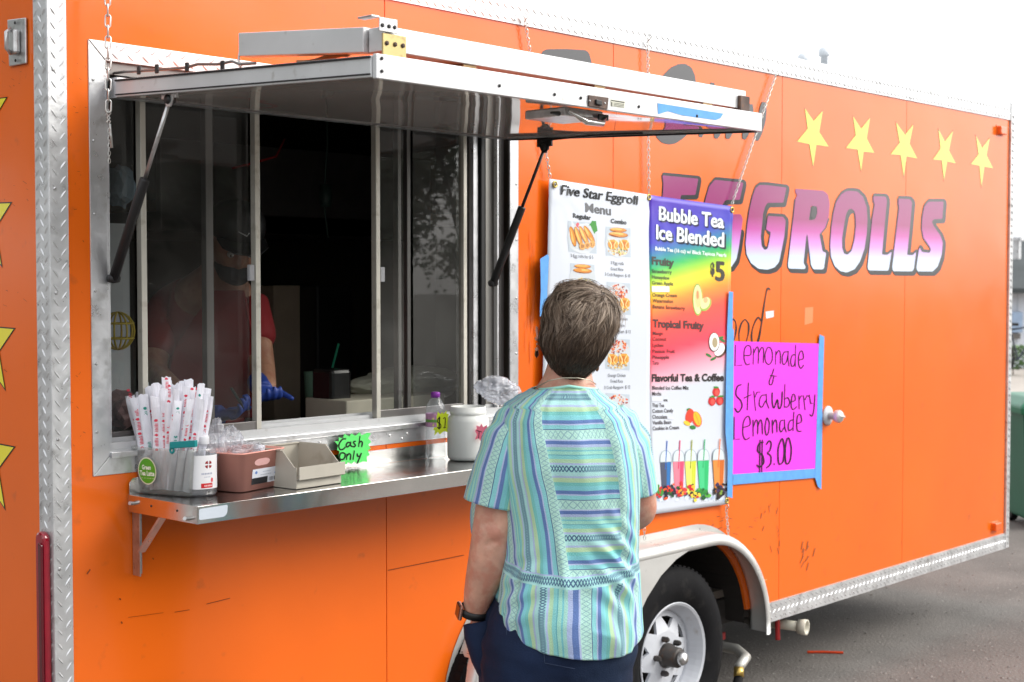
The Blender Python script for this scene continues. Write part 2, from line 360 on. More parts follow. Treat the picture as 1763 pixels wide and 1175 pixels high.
m = MB(); m.obox(S1 + Vector((0, 0, .09)), RR * .12, FH * .06, (0, 0, .025)); m.build('saddle', BLACK, t, bevel=.01)
m = MB(); m.tube([H1 - FH * .25, H1 + Vector((0, 0, .1)), H1 + FH * .25], .013, 6); m.build('handlebar', BLACK, t)
# green wheeled bin
GREENB = mat('green_bin_plastic', (.008, .115, .06), rough=.38, var=.12, vs=4, bump=.0006, bs=30)
bb = onD(1737, 905, 10.2); bb.z = 0; bb = bb + RR * .29
t = thing('wheeled_bin', 'green wheeled rubbish bin standing just past the front of the orange trailer', 'bin', bb)
m = MB(); w1, w2, h = .24, .3, .84
m.add([bb + RR * (sx * ww) + FH * (sy * ww) + Vector((0, 0, z)) for ww, z in ((w1, .06), (w2, h)) for sx, sy in ((-1, -1), (1, -1), (1, 1), (-1, 1))], [(3, 2, 1, 0), (0, 1, 5, 4), (1, 2, 6, 5), (2, 3, 7, 6), (3, 0, 4, 7), (4, 5, 6, 7)])
m.build('body', GREENB, t, bevel=.025)
m = MB(); m.add([bb + RR * (sx * ww) + FH * (sy * ww) + Vector((0, 0, z)) for ww, z in ((.325, .8), (.33, .86), (.25, .92)) for sx, sy in ((-1, -1), (1, -1), (1, 1), (-1, 1))], [(3, 2, 1, 0)] + [(i * 4 + k, i * 4 + (k + 1) % 4, i * 4 + 4 + (k + 1) % 4, i * 4 + 4 + k) for i in (0, 1) for k in range(4)] + [(8, 9, 10, 11)])
m.build('lid', mat('green_bin_lid', (.015, .17, .09), rough=.35, var=.1), t, bevel=.015)
m = MB(); q = bb - FH * .285 + Vector((0, 0, .655)) ; m.obox(q - RR * .2, RR * .075, FH * .012, (0, 0, .012)); m.build('number_plate', mat('white_mark', (.8, .8, .8), .5), t)
for sx in (-1, 1):
    m = MB(); m.lathe(bb + RR * (sx * .2) + FH * .22 + Vector((0, 0, .09)), [(.03, -.03), (.09, -.025), (.09, .025), (.03, .03)], 16, RR); m.build('wheel', BLACK, t)
# unseen trees read from reflections; second to fourth added to darken the panes
TL = mat('tree_leaves', (.045, .075, .03), rough=.6, var=.4, vs=.8)
proto = None
for i, (x, y, s_) in enumerate([(0, -25, 1.2), (8, -22, 1.5), (15, -25, 1.8), (22, -23, 1.5), (30, -27, 1.3), (40, -30, 1.1), (54, -33, 1.3), (-10, 13, 1.7), (-15, 21, 2.2), (-8, 19, 1.8)]):  # last three added out of view to darken reflections in the rear wall
    if proto is None:
        base = Vector((x, y, 0)); t = thing('oak_tree', 'tree', 'tree', base, 'trees across the lot'); R = random.Random(5)
        m = MB(); m.tube([base, base + Vector((.1, 0, 1.6)), base + Vector((.2, .1, 3.4))], [.28, .2, .1], 8)
        for k in range(5): a = k * 1.3; m.tube([base + Vector((.1, 0, 1.5 + .2 * k)), base + Vector((math.cos(a) * 1.2, math.sin(a) * 1.2, 2.6 + .3 * k))], [.09, .03], 6)
        m.build('trunk', mat('tree_bark', (.07, .055, .04), .85), t); m = MB()
        cl = [(R.gauss(0, 1.3), R.gauss(0, 1.1), R.uniform(2.2, 5)) for _ in range(26)]
        for k in range(5200):
            c_ = cl[k % 26]; c = base + Vector(c_) + Vector((R.gauss(0, .45), R.gauss(0, .45), R.gauss(0, .38))); d = Vector((R.gauss(0, 1), R.gauss(0, 1), R.gauss(0, .7))).normalized() * .13; e = d.orthogonal().normalized() * .07
            m.add([c - d, c + e, c + d, c - e], [(0, 1, 2, 3)])
        m.build('crown', TL, t); proto = t
    else:
        t = proto.copy(); link(t); t.location = (x, y, 0); t.rotation_euler.z = i * 1.1; t.scale = (s_, s_, s_); ORG[t.name] = Vector((x, y, 0))
        for c in proto.children: d = c.copy(); link(d); d.parent = t
    t['label'] = ['leftmost', 'second, added', 'third, tallest, added', 'fourth, added', 'fifth', 'sixth', 'farthest', 'nearest', 'tallest', 'middle'][i] + (' leafy tree of the row across the car park, seen only as reflection' if i < 7 else ' leafy tree added beyond the trailer rear to darken its reflections')
# unseen low building added opposite, so the windows reflect something dark
t = thing('added_building', 'low dark tan building added across the car park to darken the window reflections', 'building', (9, -44, 0))
m = MB(); m.box(-30, 48, -52, -44, 0, 7.0); m.build('wall', mat('tan_block', (.2, .17, .14), .8, vs=1), t)
m = MB(); m.box(-30.3, 48.3, -52.3, -43.6, 7.0, 7.4); m.build('roof', ROOFM, t)
for k in range(5): m = MB(); m.box(-20 + k * 12, -16 + k * 12, -44.0, -43.96, 1.5, 3.5); m.build('window', DARK, t)

# ============================================================= the trailer
TR = thing('food_trailer', 'orange food trailer with open serving window, eggroll lettering and silver tread plate trim', 'trailer', (1.85, 3.2, 0))
X0, X1 = 1.845, 7.30; ZB, ZT = .40, 2.538; YS = 3.2; WX0, WX1, WZ0, WZ1 = 1.962, 3.508, 1.232, 2.285
FR = .42; FZ = .345; FXL, FXR = 3.19, 4.91        # wheel arch
seams = [X0 + .042, 2.937, 4.016, 5.110, 6.165, X1 - .028]
def archpts(x0, x1, r, n=12):
    """ outline of the wheel opening from left foot to right foot """
    return [(x0, FZ)] + [(x0 + r - r * math.cos(a), FZ + r * math.sin(a)) for a in [PI / 2 * k / n for k in range(1, n + 1)]] + [(x1 - r + r * math.sin(a), FZ + r * math.cos(a)) for a in [PI / 2 * k / n for k in range(0, n)]] + [(x1, FZ)]
AR = archpts(FXL + .035, FXR - .035, FR - .035)
def clip(pts, xa, xb):
    out = [p for p in pts if xa <= p[0] <= xb]; return out
def panel(poly, name='side_panel'):
    mb = MB(); mb.prism([(x, YS, z) for x, z in poly], (0, .012, 0)); return mb.build(name, ORANGE, TR)
gp = .0016
a, b = seams[0], seams[1] - gp
panel([(a, ZB), (b, ZB), (b, WZ0), (WX0, WZ0), (WX0, WZ1), (b, WZ1), (b, ZT), (a, ZT)])
a, b = seams[1] + gp, seams[2] - gp
arc = clip(AR, a, b); top = max(z for x, z in AR)
panel([(a, ZB)] + [p for p in arc if p[1] > ZB and p[0] < 3.9] + [(b, top), (b, ZT), (a, ZT), (a, WZ1), (WX1, WZ1), (WX1, WZ0), (a, WZ0)])
a, b = seams[2] + gp, seams[3] - gp
arc = [p for p in AR if p[0] > a and p[1] > ZB]
panel([(a, top)] + arc + [(AR[-1][0], ZB), (b, ZB), (b, ZT), (a, ZT)])
for k in (3, 4):
    a, b = seams[k] + gp, seams[k + 1] - gp; panel([(a, ZB), (b, ZB), (b, ZT), (a, ZT)])
# rear end wall (left in the picture), roof, far side, front
m = MB(); m.prism([(X0, 3.245, ZB), (X0, 5.35, ZB), (X0, 5.35, ZT), (X0, 3.245, ZT)], (.012, 0, 0)); m.build('rear_panel', ORANGE, TR)
m = MB(); m.box(X0 + .02, X1 - .02, 5.33, 5.35, ZB, ZT); m.box(X1 - .02, X1 - .008, 3.22, 5.33, ZB, ZT); m.build('far_panel', ORANGE, TR)
m = MB(); m.box(X0 + .01, X1 - .02, 3.215, 5.35, 2.56, 2.60); m.build('roof', ALUW, TR, bevel=.008)
# inside of the cabin: floor, back wall, ceiling
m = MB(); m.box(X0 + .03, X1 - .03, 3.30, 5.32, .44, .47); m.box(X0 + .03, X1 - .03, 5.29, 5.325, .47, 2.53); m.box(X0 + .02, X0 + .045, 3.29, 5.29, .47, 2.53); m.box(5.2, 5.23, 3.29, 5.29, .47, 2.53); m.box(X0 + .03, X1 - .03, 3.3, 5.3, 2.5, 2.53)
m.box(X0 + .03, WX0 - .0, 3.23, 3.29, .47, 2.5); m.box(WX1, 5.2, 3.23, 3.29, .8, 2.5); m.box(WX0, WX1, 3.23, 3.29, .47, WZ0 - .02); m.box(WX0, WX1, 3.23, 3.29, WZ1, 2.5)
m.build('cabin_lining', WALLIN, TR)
m = MB(); m.box(X0 + .05, X1 - .05, 3.3, 5.3, .33, .43)
for y in (3.75, 4.85): m.box(X0 + .1, X1 - .1, y - .03, y + .03, .24, .33)
for x in (4.32, 3.53): m.box(x - .03, x + .03, 3.3, 5.2, .28, .34)
m.build('chassis', DARK, TR)
m = MB(); m.prism([(x, 3.215, z) for x, z in AR] , (0, .28, 0)); 
vv = [(x, y, z) for y in (3.213, 3.52) for x, z in AR]; n_ = len(AR)
mb = MB(); mb.add(vv, [(i, i + 1, n_ + i + 1, n_ + i) for i in range(n_ - 1)] + [tuple(n_ + i for i in range(n_))]); mb.build('wheel_well', DARK, TR)
# ---- tread plate trims
def trim_piece(name, verts, faces, loz, extra=None):
    mb = MB(); mb.m = 0; mb.add(verts, faces); o = mb.build(name, TREAD, TR)
    l = MB()
    for a in loz: lozenges(l, *a)
    if l.v: l.build('raised_tread', TREAD, o, stuff=True)
    if extra:
        s = MB()
        for c, nn in extra: screw(s, c, nn)
        s.build('screw', ZINC, o, stuff=True)
    return o
cw = .047
# corner post: face on the side wall and face on the rear wall
yF = YS - .004; xF = X0 - .004
mb = MB(); mb.box(xF, X0 + cw, yF, YS + .0, ZB - .08, 2.62); mb.box(xF, X0, YS + .0, YS + .062, ZB - .08, 2.62)
cp = mb.build('corner_trim', TREAD, TR, bevel=.0012)
l = MB(); lozenges(l, (xF + .003, yF, .34), (1, 0, 0), (0, 0, 1), .046, 2.26, (0, -1, 0)); lozenges(l, (xF, YS + .002, .34), (0, 1, 0), (0, 0, 1), .058, 2.26, (-1, 0, 0)); l.build('raised_tread', TREAD, cp, stuff=True)
for py in (120, 325, 505, 757, 980):
    s = MB(); p = onY(91 + py * .011, py, yF); screw(s, (X0 + .011, yF, p.z), (0, -1, 0), .0045, .003); s.build('screw', ZINC, cp)
# top, bottom, front corner
trim_piece('top_trim', *(lambda q: (q.v, q.f))(MB().box(X0 + cw + .001, X1, yF - .002, 3.215, 2.535, 2.618)), [((X0 + cw + .004, yF - .002, 2.537), (0, 0, 1), (1, 0, 0), .078, X1 - X0 - .06, (0, -1, 0))], [((x, yF - .002, 2.548), (0, -1, 0)) for x in [2.3 + .3 * k for k in range(17)]])
trim_piece('bottom_trim', *(lambda q: (q.v, q.f))(MB().box(FXR + .012, X1, yF - .002, 3.212, .322, .402)), [((FXR + .016, yF - .002, .325), (0, 0, 1), (1, 0, 0), .074, X1 - FXR - .02, (0, -1, 0))], [((x, yF - .002, .36), (0, -1, 0)) for x in (5.1, 5.5, 5.95, 6.4, 6.9)])
trim_piece('bottom_trim', *(lambda q: (q.v, q.f))(MB().box(X0 + cw + .001, FXL - .012, yF - .002, 3.212, .322, .402)), [((X0 + cw + .004, yF - .002, .325), (0, 0, 1), (1, 0, 0), .074, FXL - X0 - .07, (0, -1, 0))])
trim_piece('corner_trim', *(lambda q: (q.v, q.f))(MB().box(X1 - .026, X1 + .012, yF - .006, 3.26, .325, 2.622)), [((X1 - .022, yF - .006, .33), (1, 0, 0), (0, 0, 1), .032, 2.28, (0, -1, 0), .035, .022, .007, .004)])
# ---- tail light in the rear face of the corner post
LR = mat('red_lens', (.28, .006, .02), rough=.12, var=.15, vs=30, coat=.6)
tz = onX(70, 912, xF).z; tl = MB(); yc, hw = YS + .029, .021
out = [(yc + hw, .34), (yc - hw, .34)] + [(yc - hw * math.cos(a), tz - hw + hw * math.sin(a)) for a in [PI * k / 10 for k in range(11)]]
tl.prism([(xF, y, z) for y, z in out], (-.02, 0, 0)); t_ = tl.build('tail_light', LR, TR, bevel=.006)
tl = MB(); tl.prism([(xF - .021, y, z) for y, z in [(yc - .004, .36), (yc - .02, .36), (yc - .02, tz - .03), (yc - .004, tz - .025)]], (-.006, 0, 0)); tl.build('lens_rib', mat('dark_red_lens', (.1, .004, .01), .1, coat=.5), t_, bevel=.002)
# ---- latch receiver on the rear wall
lp = [onX(x, y, X0 - .002) for x, y in ((16, 35), (47, 31), (48, 110), (19, 115))]
m = MB(); m.prism(lp, (-.006, 0, 0)); lt = m.build('latch_plate', ZINC, TR, bevel=.002)
c = sum(lp, Vector()) / 4; m = MB(); m.obox(c + Vector((-.014, 0, -.002)), (.008, 0, 0), (0, .02, 0), (0, 0, .03)); m.build('latch_body', ZINC, lt, bevel=.006)
m = MB(); m.tube([c + Vector((-.02, 0, .03)), c + Vector((-.034, -.002, .02)), c + Vector((-.034, -.002, -.02)), c + Vector((-.02, 0, -.03))], .005, 8); m.build('latch_handle', ZINC, lt, True)
for i in (-1, 1): s = MB(); screw(s, c + Vector((-.009, 0, .046 * i)), (-1, 0, 0)); s.build('screw', BLACK, lt)
# ---- stars on the rear wall
YEL = '#e9dc3a'
PR = Print(lambda y, z: Vector((X0 - .0008, y, z)), (-1, 0, 0))
def star5(cy, cz, r, k=.40): return [(cy - r * q * math.sin(a), cz + r * q * math.cos(a)) for i in range(10) for a, q in [(-i * PI / 5, 1 if i % 2 == 0 else k)]]
prev = None
for tip, leg in (((14, 167), None), ((22, 348), (4, 462)), ((27.5, 565), (7, 674)), ((27.6, 769), (7, 879))):
    T = onX(*tip, X0)
    r = .118 if leg is None else (T.z - onX(*leg, X0).z) / 1.118
    cy, cz = T.y + r * math.cos(math.radians(18)), T.z - r * math.sin(math.radians(18))
    P2 = Print(lambda y, z: Vector((X0 - .0008, y, z)), (-1, 0, 0))
    P2.shape([star5(cy, cz, r * 1.0)], '#20180c', lift=1); P2.shape([star5(cy, cz, r * .93)], YEL, lift=2); P2.build('star', TR, VINYLP)
# ---- window outer frame
def strip(name, x0, x1, z0, z1, y0, y1, mt, parent=TR, bevel=.001, loz=False):
    m = MB(); m.box(x0, x1, y0, y1, z0, z1); o = m.build(name, mt, parent, bevel=bevel)
    return o
fw = .048
wf = MB()
def miter(pts, y=YS - .003, d=.006): wf.prism([(x, y, z) for x, z in pts], (0, d, 0))
A0, A1, B0, B1 = X0 + .107, WX1 + .012, WZ0 - .012, WZ1 + .012
miter([(A0, B0), (A0 + fw, B0 + fw), (A0 + fw, B1 - fw), (A0, B1)]); miter([(A1, B0), (A1, B1), (A1 - .04, B1 - fw), (A1 - .04, B0 + fw)])
miter([(A0 + .001, B0), (A1 - .001, B0), (A1 - .041, B0 + fw - .001), (A0 + fw + .001, B0 + fw - .001)])
wframe = wf.build('window_frame', ALU, TR, bevel=.001)
wf = MB(); miter([(A0, B1), (A0 + fw, B1 - fw + .001), (A1 - .04, B1 - fw + .001), (A1, B1)], YS - .005, .008)
tf = wf.build('head_frame', TREAD, TR, bevel=.001)
l = MB(); lozenges(l, (A0 + .05, YS - .005, B1 - .044), (0, 0, 1), (1, 0, 0), .042, 1.4, (0, -1, 0), .045, .028, .006, .002); l.build('raised_tread', TREAD, tf, stuff=True)
s = MB()
for z in (1.33, 1.5, 1.68, 1.87, 2.05, 2.2): screw(s, (A0 + .012, YS - .003, z), (0, -1, 0)); screw(s, (A1 - .01, YS - .003, z - .03), (0, -1, 0))
for x in (2.15, 2.4, 2.7, 3.0, 3.3): screw(s, (x, YS - .003, B0 + .012), (0, -1, 0))
s.build('screw', ZINC, wframe, stuff=True)
ix0, ix1, iz0, iz1 = A0 + fw, A1 - .04, B0 + fw, B1 - fw
# sill and tracks
m = MB(); m.box(ix0, ix1, YS - .012, 3.29, iz0 - .006, iz0 + .008); m.build('sill', ALU, TR, bevel=.001)
m = MB(); m.box(ix0, ix1, 3.212, 3.222, iz0 + .008, iz0 + .03); m.box(ix0, ix1, 3.236, 3.24, iz0 + .008, iz0 + .04); m.box(ix0, ix1, 3.262, 3.266, iz0 + .008, iz0 + .045); m.box(ix0, ix1, 3.204, 3.21, iz0 + .008, iz0 + .012)
m.build('window_track', ALUW, TR)
m = MB(); m.box(ix0, ix1, 3.206, 3.29, iz1 - .03, iz1 + .004); m.build('window_track', DULL, TR)
# stiles (bright ones in front, dull ones behind) and the panes between them
zt = iz1 - .03; zb = iz0 + .03
def stile(px, y, wpx, mt, name='stile'):
    x = onY(px, 420, y).x; w_ = wpx * .5 / 546 * (1 if px < 600 else 1.12) * (1.25 if px > 700 else 1)
    m = MB(); m.box(x - w_, x + w_, y - .011, y + .011, zb, zt); m.build(name, mt, TR, bevel=.0015); return x
s245 = stile(244, 3.228, 9, CREAMS); s440 = stile(440, 3.228, 9, CREAMS); s645 = stile(647, 3.228, 8, CREAMS); s800 = stile(797, 3.228, 6, CREAMS)
d355 = stile(357, 3.258, 13, DULL); d690 = stile(684, 3.258, 7, DULL); d700 = stile(700, 3.258, 7, DULL)
def rail(xa, xb, y, mt):
    m = MB(); m.box(xa, xb, y - .008, y + .008, zb + .0005, zb + .022); m.build('bottom_rail', mt, TR, bevel=.001)
rail(s245 + .009, s440 - .009, 3.228, DULL); rail(s645 + .008, s800 - .008, 3.228, DULL); rail(ix0, s245 - .009, 3.258, DULL)
def pane(xa, xb, y):
    m = MB(); m.add([(xa, y, zb + .01), (xb, y, zb + .01), (xb, y, zt), (xa, y, zt)], [(0, 1, 2, 3)]); m.build('pane', GLASS, TR)
pane(ix0, s245, 3.2605); pane(s245, d355, 3.229); pane(d355, s440, 3.2585); pane(s645, d690, 3.2295); pane(d700, s800, 3.2296); pane(s800, ix1 - .05, 3.259)
for px, py in ((432, 470), (657, 473)):
    p = onY(px, py, 3.222); m = MB(); m.obox(p, (.0085, 0, 0), (0, .006, 0), (0, 0, .022)); m.build('window_catch', mat('grey_catch', (.42, .43, .45), .45), TR, bevel=.002)
# right jamb: nested channels
for (pa, pb_, y, mt) in ((805, 811, 3.262, DULL), (812, 820, 3.25, ALU), (826, 832, 3.24, BLACK), (833, 852, 3.246, mat('jamb_channel', (.3, .29, .27), .35, .6)), (853, 856, 3.226, ALU), (857, 869, 3.232, DULL)):
    xa, xb = onY(pa, 400, y).x, onY(pb_, 400, y).x; m = MB(); m.box(xa, min(xb, ix1), y - .008, y + .008, zb - .01, zt); m.build('jamb_channel', mt, TR, bevel=.001)
m = MB(); m.box(ix0 - .0, ix0 + .012, 3.206, 3.28, zb - .02, zt); m.build('jamb_channel', ALU, TR, bevel=.001)
# ---- awning (lifted window cover)
YB, YF_ = 3.165, 2.222; ZbB, ZbF = 2.158, 2.119; AX0, AX1 = 2.012, 3.43; TH_ = .046
def az(y, top=False):
    q = (y - YF_) / (YB - YF_); return ZbF + (ZbB - ZbF) * q + (TH_ if top else 0)
aw = MB(); n_ = 14
def dent(x, y): return .0018 * math.sin(7 * x + 3 * y) + .004 * math.exp(-((x - 2.45) ** 2 + (y - 2.55) ** 2) / .015)
vs_, fs_ = [], []
for i in range(41):
    for j in range(21):
        x = AX0 + .012 + (AX1 - AX0 - .024) * i / 40; y = YF_ + .012 + (YB - YF_ - .024) * j / 20; e = min(i, 40 - i, j, 20 - j)
        vs_.append((x, y, az(y) + .003 + (dent(x, y) if e > 0 else 0)))
for i in range(40):
    for j in range(20): k = i * 21 + j; fs_.append((k, k + 21, k + 22, k + 1))
awn = mk('awning', vs_, fs_, MIRROR, TR, True)
m = MB(); m.add([(AX0 + .005, YF_ + .005, az(YF_, 1) - .004), (AX1 - .005, YF_ + .005, az(YF_, 1) - .004), (AX1 - .005, YB - .005, az(YB, 1) - .004), (AX0 + .005, YB - .005, az(YB, 1) - .004)], [(0, 1, 2, 3)])
m.build('awning_skin', ORANGE, awn)
def bar4(name, p, q, w_, h_, mt, par=awn, up=Vector((0, 0, 1))):
    """ rectangular bar from p to q (bottom centre line), width w_, height h_ """
    p, q = Vector(p), Vector(q); d = (q - p); sd_ = d.cross(up).normalized(); m = MB()
    m.obox((p + q) / 2 + up * h_ / 2, d / 2, sd_ * w_ / 2, up * h_ / 2); return m.build(name, mt, par, bevel=.0015)
ff_ = bar4('front_rail', (AX0 - .001, YF_, az(YF_) - .003), (AX1 + .006, YF_, az(YF_) - .003), .012, TH_ + .004, ALUW)
# left side: channel with two black gasket lines
q0, q1 = Vector((AX0, YF_ + .0065, az(YF_))), Vector((AX0, YB, az(YB)))
bar4('side_rail', q0, q1, .010, TH_ - .002, ALUW)
GASK = mat('black_gasket', (.012, .012, .014), .6, bump=.001, bs=50)
bar4('gasket', q0 + Vector((-.0065, 0, .004)), q1 + Vector((-.0065, 0, .004)), .003, .0035, GASK); bar4('gasket', q0 + Vector((-.0065, 0, TH_ - .008)), q1 + Vector((-.0065, 0, TH_ - .008)), .005, .005, GASK)
r0, r1 = Vector((AX1, YF_ + .0065, az(YF_))), Vector((AX1, YB, az(YB))); bar4('side_rail', r0, r1, .010, TH_ - .002, ALUW)
m = MB(); m.tube([r0 + Vector((0, 0, -.002)), r1 + Vector((0, 0, -.002))], .0035, 6); m.build('gasket', GASK, awn)
m = MB(); m.tube([(AX0, YB - .004, az(YB) + .004), (AX1 + .05, YB - .004, az(YB) + .004)], .0035, 8); m.build('hinge', DULL, awn, True)
m = MB(); m.box(AX0, AX1, YB + .002, YS - .003, az(YB) + .0, az(YB) + .05); m.build('hinge_leaf', ALU, awn)
s = MB()
for z in (.012, .038): screw(s, (AX0 - .001 + .014, YF_ - .007, az(YF_) + z), (0, -1, 0))
for px, py in ((955, 163), (1000, 169), (1100, 184), (860, 148), (1200, 200)): screw(s, onY(px, py, YF_ - .007), (0, -1, 0), .004)
s.build('screw', BLACK, awn, stuff=True)
# latch, sticker and blue tape on the front rail
m = MB(); m.prism([onY(*p, YF_ - .0065) for p in ((1012, 164), (1046, 169), (1044, 189), (1012, 183))], (0, -.004, 0)); lc = m.build('latch_plate', RUST, awn, bevel=.001)
m = MB(); c = onY(1030, 177, YF_ - .012); m.obox(c, (.011, 0, -.001), (0, .004, 0), (0, 0, .006)); m.build('latch_tongue', BLACK, lc, bevel=.002)
for px, py in ((1015, 174), (1041, 178)): s = MB(); screw(s, onY(px, py, YF_ - .0105), (0, -1, 0), .0028); s.build('screw', ZINC, lc)
PS = Print(lambda x, y: onY(x, y, YF_ - .0063), (0, -1, 0), .0003)
PS.poly([(1051, 171), (1076, 175), (1075, 187), (1051, 183)], '#c9c9b8'); PS.l = 2
PS.poly([(1052, 172.2), (1075, 176), (1075, 178), (1052, 174.2)], '#3a3a34')
for k in range(3): PS.poly([(1056, 177 + k * 2.4), (1074, 179.6 + k * 2.4), (1074, 180.8 + k * 2.4), (1056, 178.2 + k * 2.4)], '#57574e')
PS.poly([(1052, 176), (1054, 176.4), (1054, 183.6), (1052, 183.2)], '#2c2c28'); PS.build('sticker', awn)
m = MB(); m.prism([onY(*p, YF_ - .0064) for p in ((1132, 178), (1245, 196), (1240, 204), (1232, 207), (1175, 199), (1150, 192), (1133, 197))], (0, -.0006, 0)); m.build('blue_tape', BTAPE, awn)
# chrome drop handle underneath
hb = onY(975, 195, 2.33); hz = az(2.33) - .006
m = MB(); m.prism([(hb.x - .075, 2.27, hz + .004), (hb.x + .07, 2.27, hz + .004), (hb.x + .07, 2.40, hz + .004), (hb.x - .075, 2.40, hz + .004)], (0, 0, -.022)); hd = m.build('handle_cup', ZINC, awn, bevel=.004)
m = MB(); m.tube([(hb.x - .07, 2.262, hz - .006), (hb.x - .02, 2.25, hz - .03), (hb.x + .04, 2.25, hz - .03), (hb.x + .07, 2.262, hz - .012)], [.004, .008, .008, .004], 8); m.build('handle_grip', STEEL, hd, True)
m = MB(); m.tube([(hb.x - .085, 2.28, hz - .014), (hb.x - .115, 2.28, hz - .014)], [.006, .003], 6); m.build('bolt_tip', BLACK, hd)
m = MB(); m.obox((hb.x + .06, 2.262, hz - .012), (.018, 0, 0), (0, .002, 0), (0, 0, .007)); m.build('handle_label', BLACK, hd)
# cable along the left edge with clips
pts = [onX(x, y, 2.03) for x, y in ((190, 127), (215, 124), (250, 122), (290, 119), (320, 117), (340, 111), (375, 111), (400, 106), (412, 111), (440, 109))]
m = MB(); m.tube(pts, .0035, 6); m.build('cable', DULL, awn, True)
for x, y in ((239, 121), (270, 119), (322, 116), (383, 113)): m = MB(); m.obox(onX(x, y, 2.028), (.003, 0, 0), (0, .006, 0), (0, 0, .011)); m.build('cable_clip', BLACK, awn, bevel=.002)
m = MB(); p_ = onX(413, 104, 2.03); m.tube([p_ + Vector((0, 0, .02)), p_ + Vector((0, .005, .0)), p_ + Vector((0, -.004, -.012)), p_ + Vector((0, 0, -.02))], .003, 6); m.build('cable_hook', ZINC, awn, True)
# folded bar frame lying on the awning
zb_ = az(YF_, 1) + .012; yb_ = YF_ + .03
L0 = onX(412, 105, 2.03); ang = L0
bf = bar4('bar_front', (2.045, yb_, zb_), (AX1 - .05, yb_ + .005, zb_ - .004), .05, .05, ALUW, awn)
bl = bar4('bar_side', (2.05, yb_ + .028, zb_ + .0), (2.045, L0.y, zb_ + .035), .035, .052, ALUW, awn)
m = MB(); m.box(2.035, 2.10, yb_ - .03, yb_ - .0255, zb_ - .012, zb_ + .034); bp = m.build('brass_plate', mat('brass_bracket', (.5, .4, .18), .4, .6, dirt=(.2, .13, .07), ds=40, dfac=.6), awn, bevel=.001)
s = MB()
for x in (2.045, 2.068, 2.09): screw(s, (x, yb_ - .03, zb_ + .014), (0, -1, 0), .005, .004)
s.build('screw', RUST, bp, stuff=True)
m = MB(); m.box(2.022, 2.072, yb_ - .0335, yb_ - .0305, zb_ + .036, zb_ + .064); m.box(2.0, 2.022, yb_ - .0335, yb_ + .01, zb_ + .062, zb_ + .066); bp = m.build('corner_plate', ZINC, awn, bevel=.001)
s = MB()
for x in (2.03, 2.048, 2.064): screw(s, (x, yb_ - .0335, zb_ + .048), (0, -1, 0), .0045, .003)
s.build('screw', BLACK, bp, stuff=True)
m = MB(); m.box(AX1 - .09, AX1 - .045, yb_ - .03, yb_ + .03, zb_ - .012, zb_ + .03); m.build('rust_bracket', RUST, awn, bevel=.002)
WOODM = mat('tan_underside', (.35, .22, .1), .7)
for x in (2.3, 2.75, 3.2): m = MB(); m.box(x - .02, x + .02, yb_ - .02, 2.75, zb_ - .013, zb_ - .002); m.build('spacer_block', WOODM, awn)
m = MB(); q_ = Vector((2.06, 2.36, zb_ + .004))
for k in range(5): m.tube([q_ + Vector((.004 * k, 0, .002 * k)), q_ + Vector((.01 * k, .06 + .02 * k, .008)), q_ + Vector((.004 * k, .15 + .01 * k, -.002 + .003 * k))], .0028, 5)
m.build('rope_end', mat('tan_rope', (.3, .22, .12), .8), awn)
# gas struts
def strut(top, bot, kind):
    top, bot = Vector(top), Vector(bot); mid = bot.lerp(top, .56); m = MB(); m.tube([bot, mid, mid + (top - mid).normalized() * .004], [.0125, .0125, .011], 12); o = m.build('gas_strut', BLACK, TR, True)
    m = MB(); m.tube([mid, top], .0052, 10); m.build('strut_rod', ZINC if kind else BLACK, o, True)
    m = MB(); m.obox(top + Vector((0, 0, .014)), (.004, 0, 0), (0, .03, 0), (0, 0, .012)); m.prism([top + Vector((-.006, -.03, .02)), top + Vector((-.006, .03, .02)), top + Vector((-.006, .006, -.018)), top + Vector((-.006, -.01, -.018))], (.004, 0, 0)); m.build('strut_bracket', ZINC if kind else BLACK, o, bevel=.001)
    m = MB(); m.lathe(top, [(.011, -.01), (.013, 0), (.011, .01)], 10, (1, 0, 0)); m.build('strut_joint', BLACK, o, True); m = MB(); m.lathe(bot, [(.01, -.014), (.012, 0), (.01, .014)], 10, (1, 0, 0)); m.build('strut_joint', BLACK, o, True)
t_ = onX(290, 173, 2.026); b_ = onY(190, 480, 3.19); strut((2.03, t_.y, az(t_.y) - .012), (b_.x + .006, 3.185, b_.z), 1)
t_ = onX(932, 250, 3.40); b_ = onY(847, 488, 3.19); strut((3.425, 3.0, az(3.0) - .03), (b_.x, 3.185, b_.z), 0)
m = MB(); m.tube([(3.40, 2.6, az(2.6) + .001), (3.395, 2.75, az(2.75) + .0), (3.42, 2.82, az(2.82)), (3.41, 3.0, az(3.0) - .01)], .003, 6); m.build('cable', BLACK, awn, True)

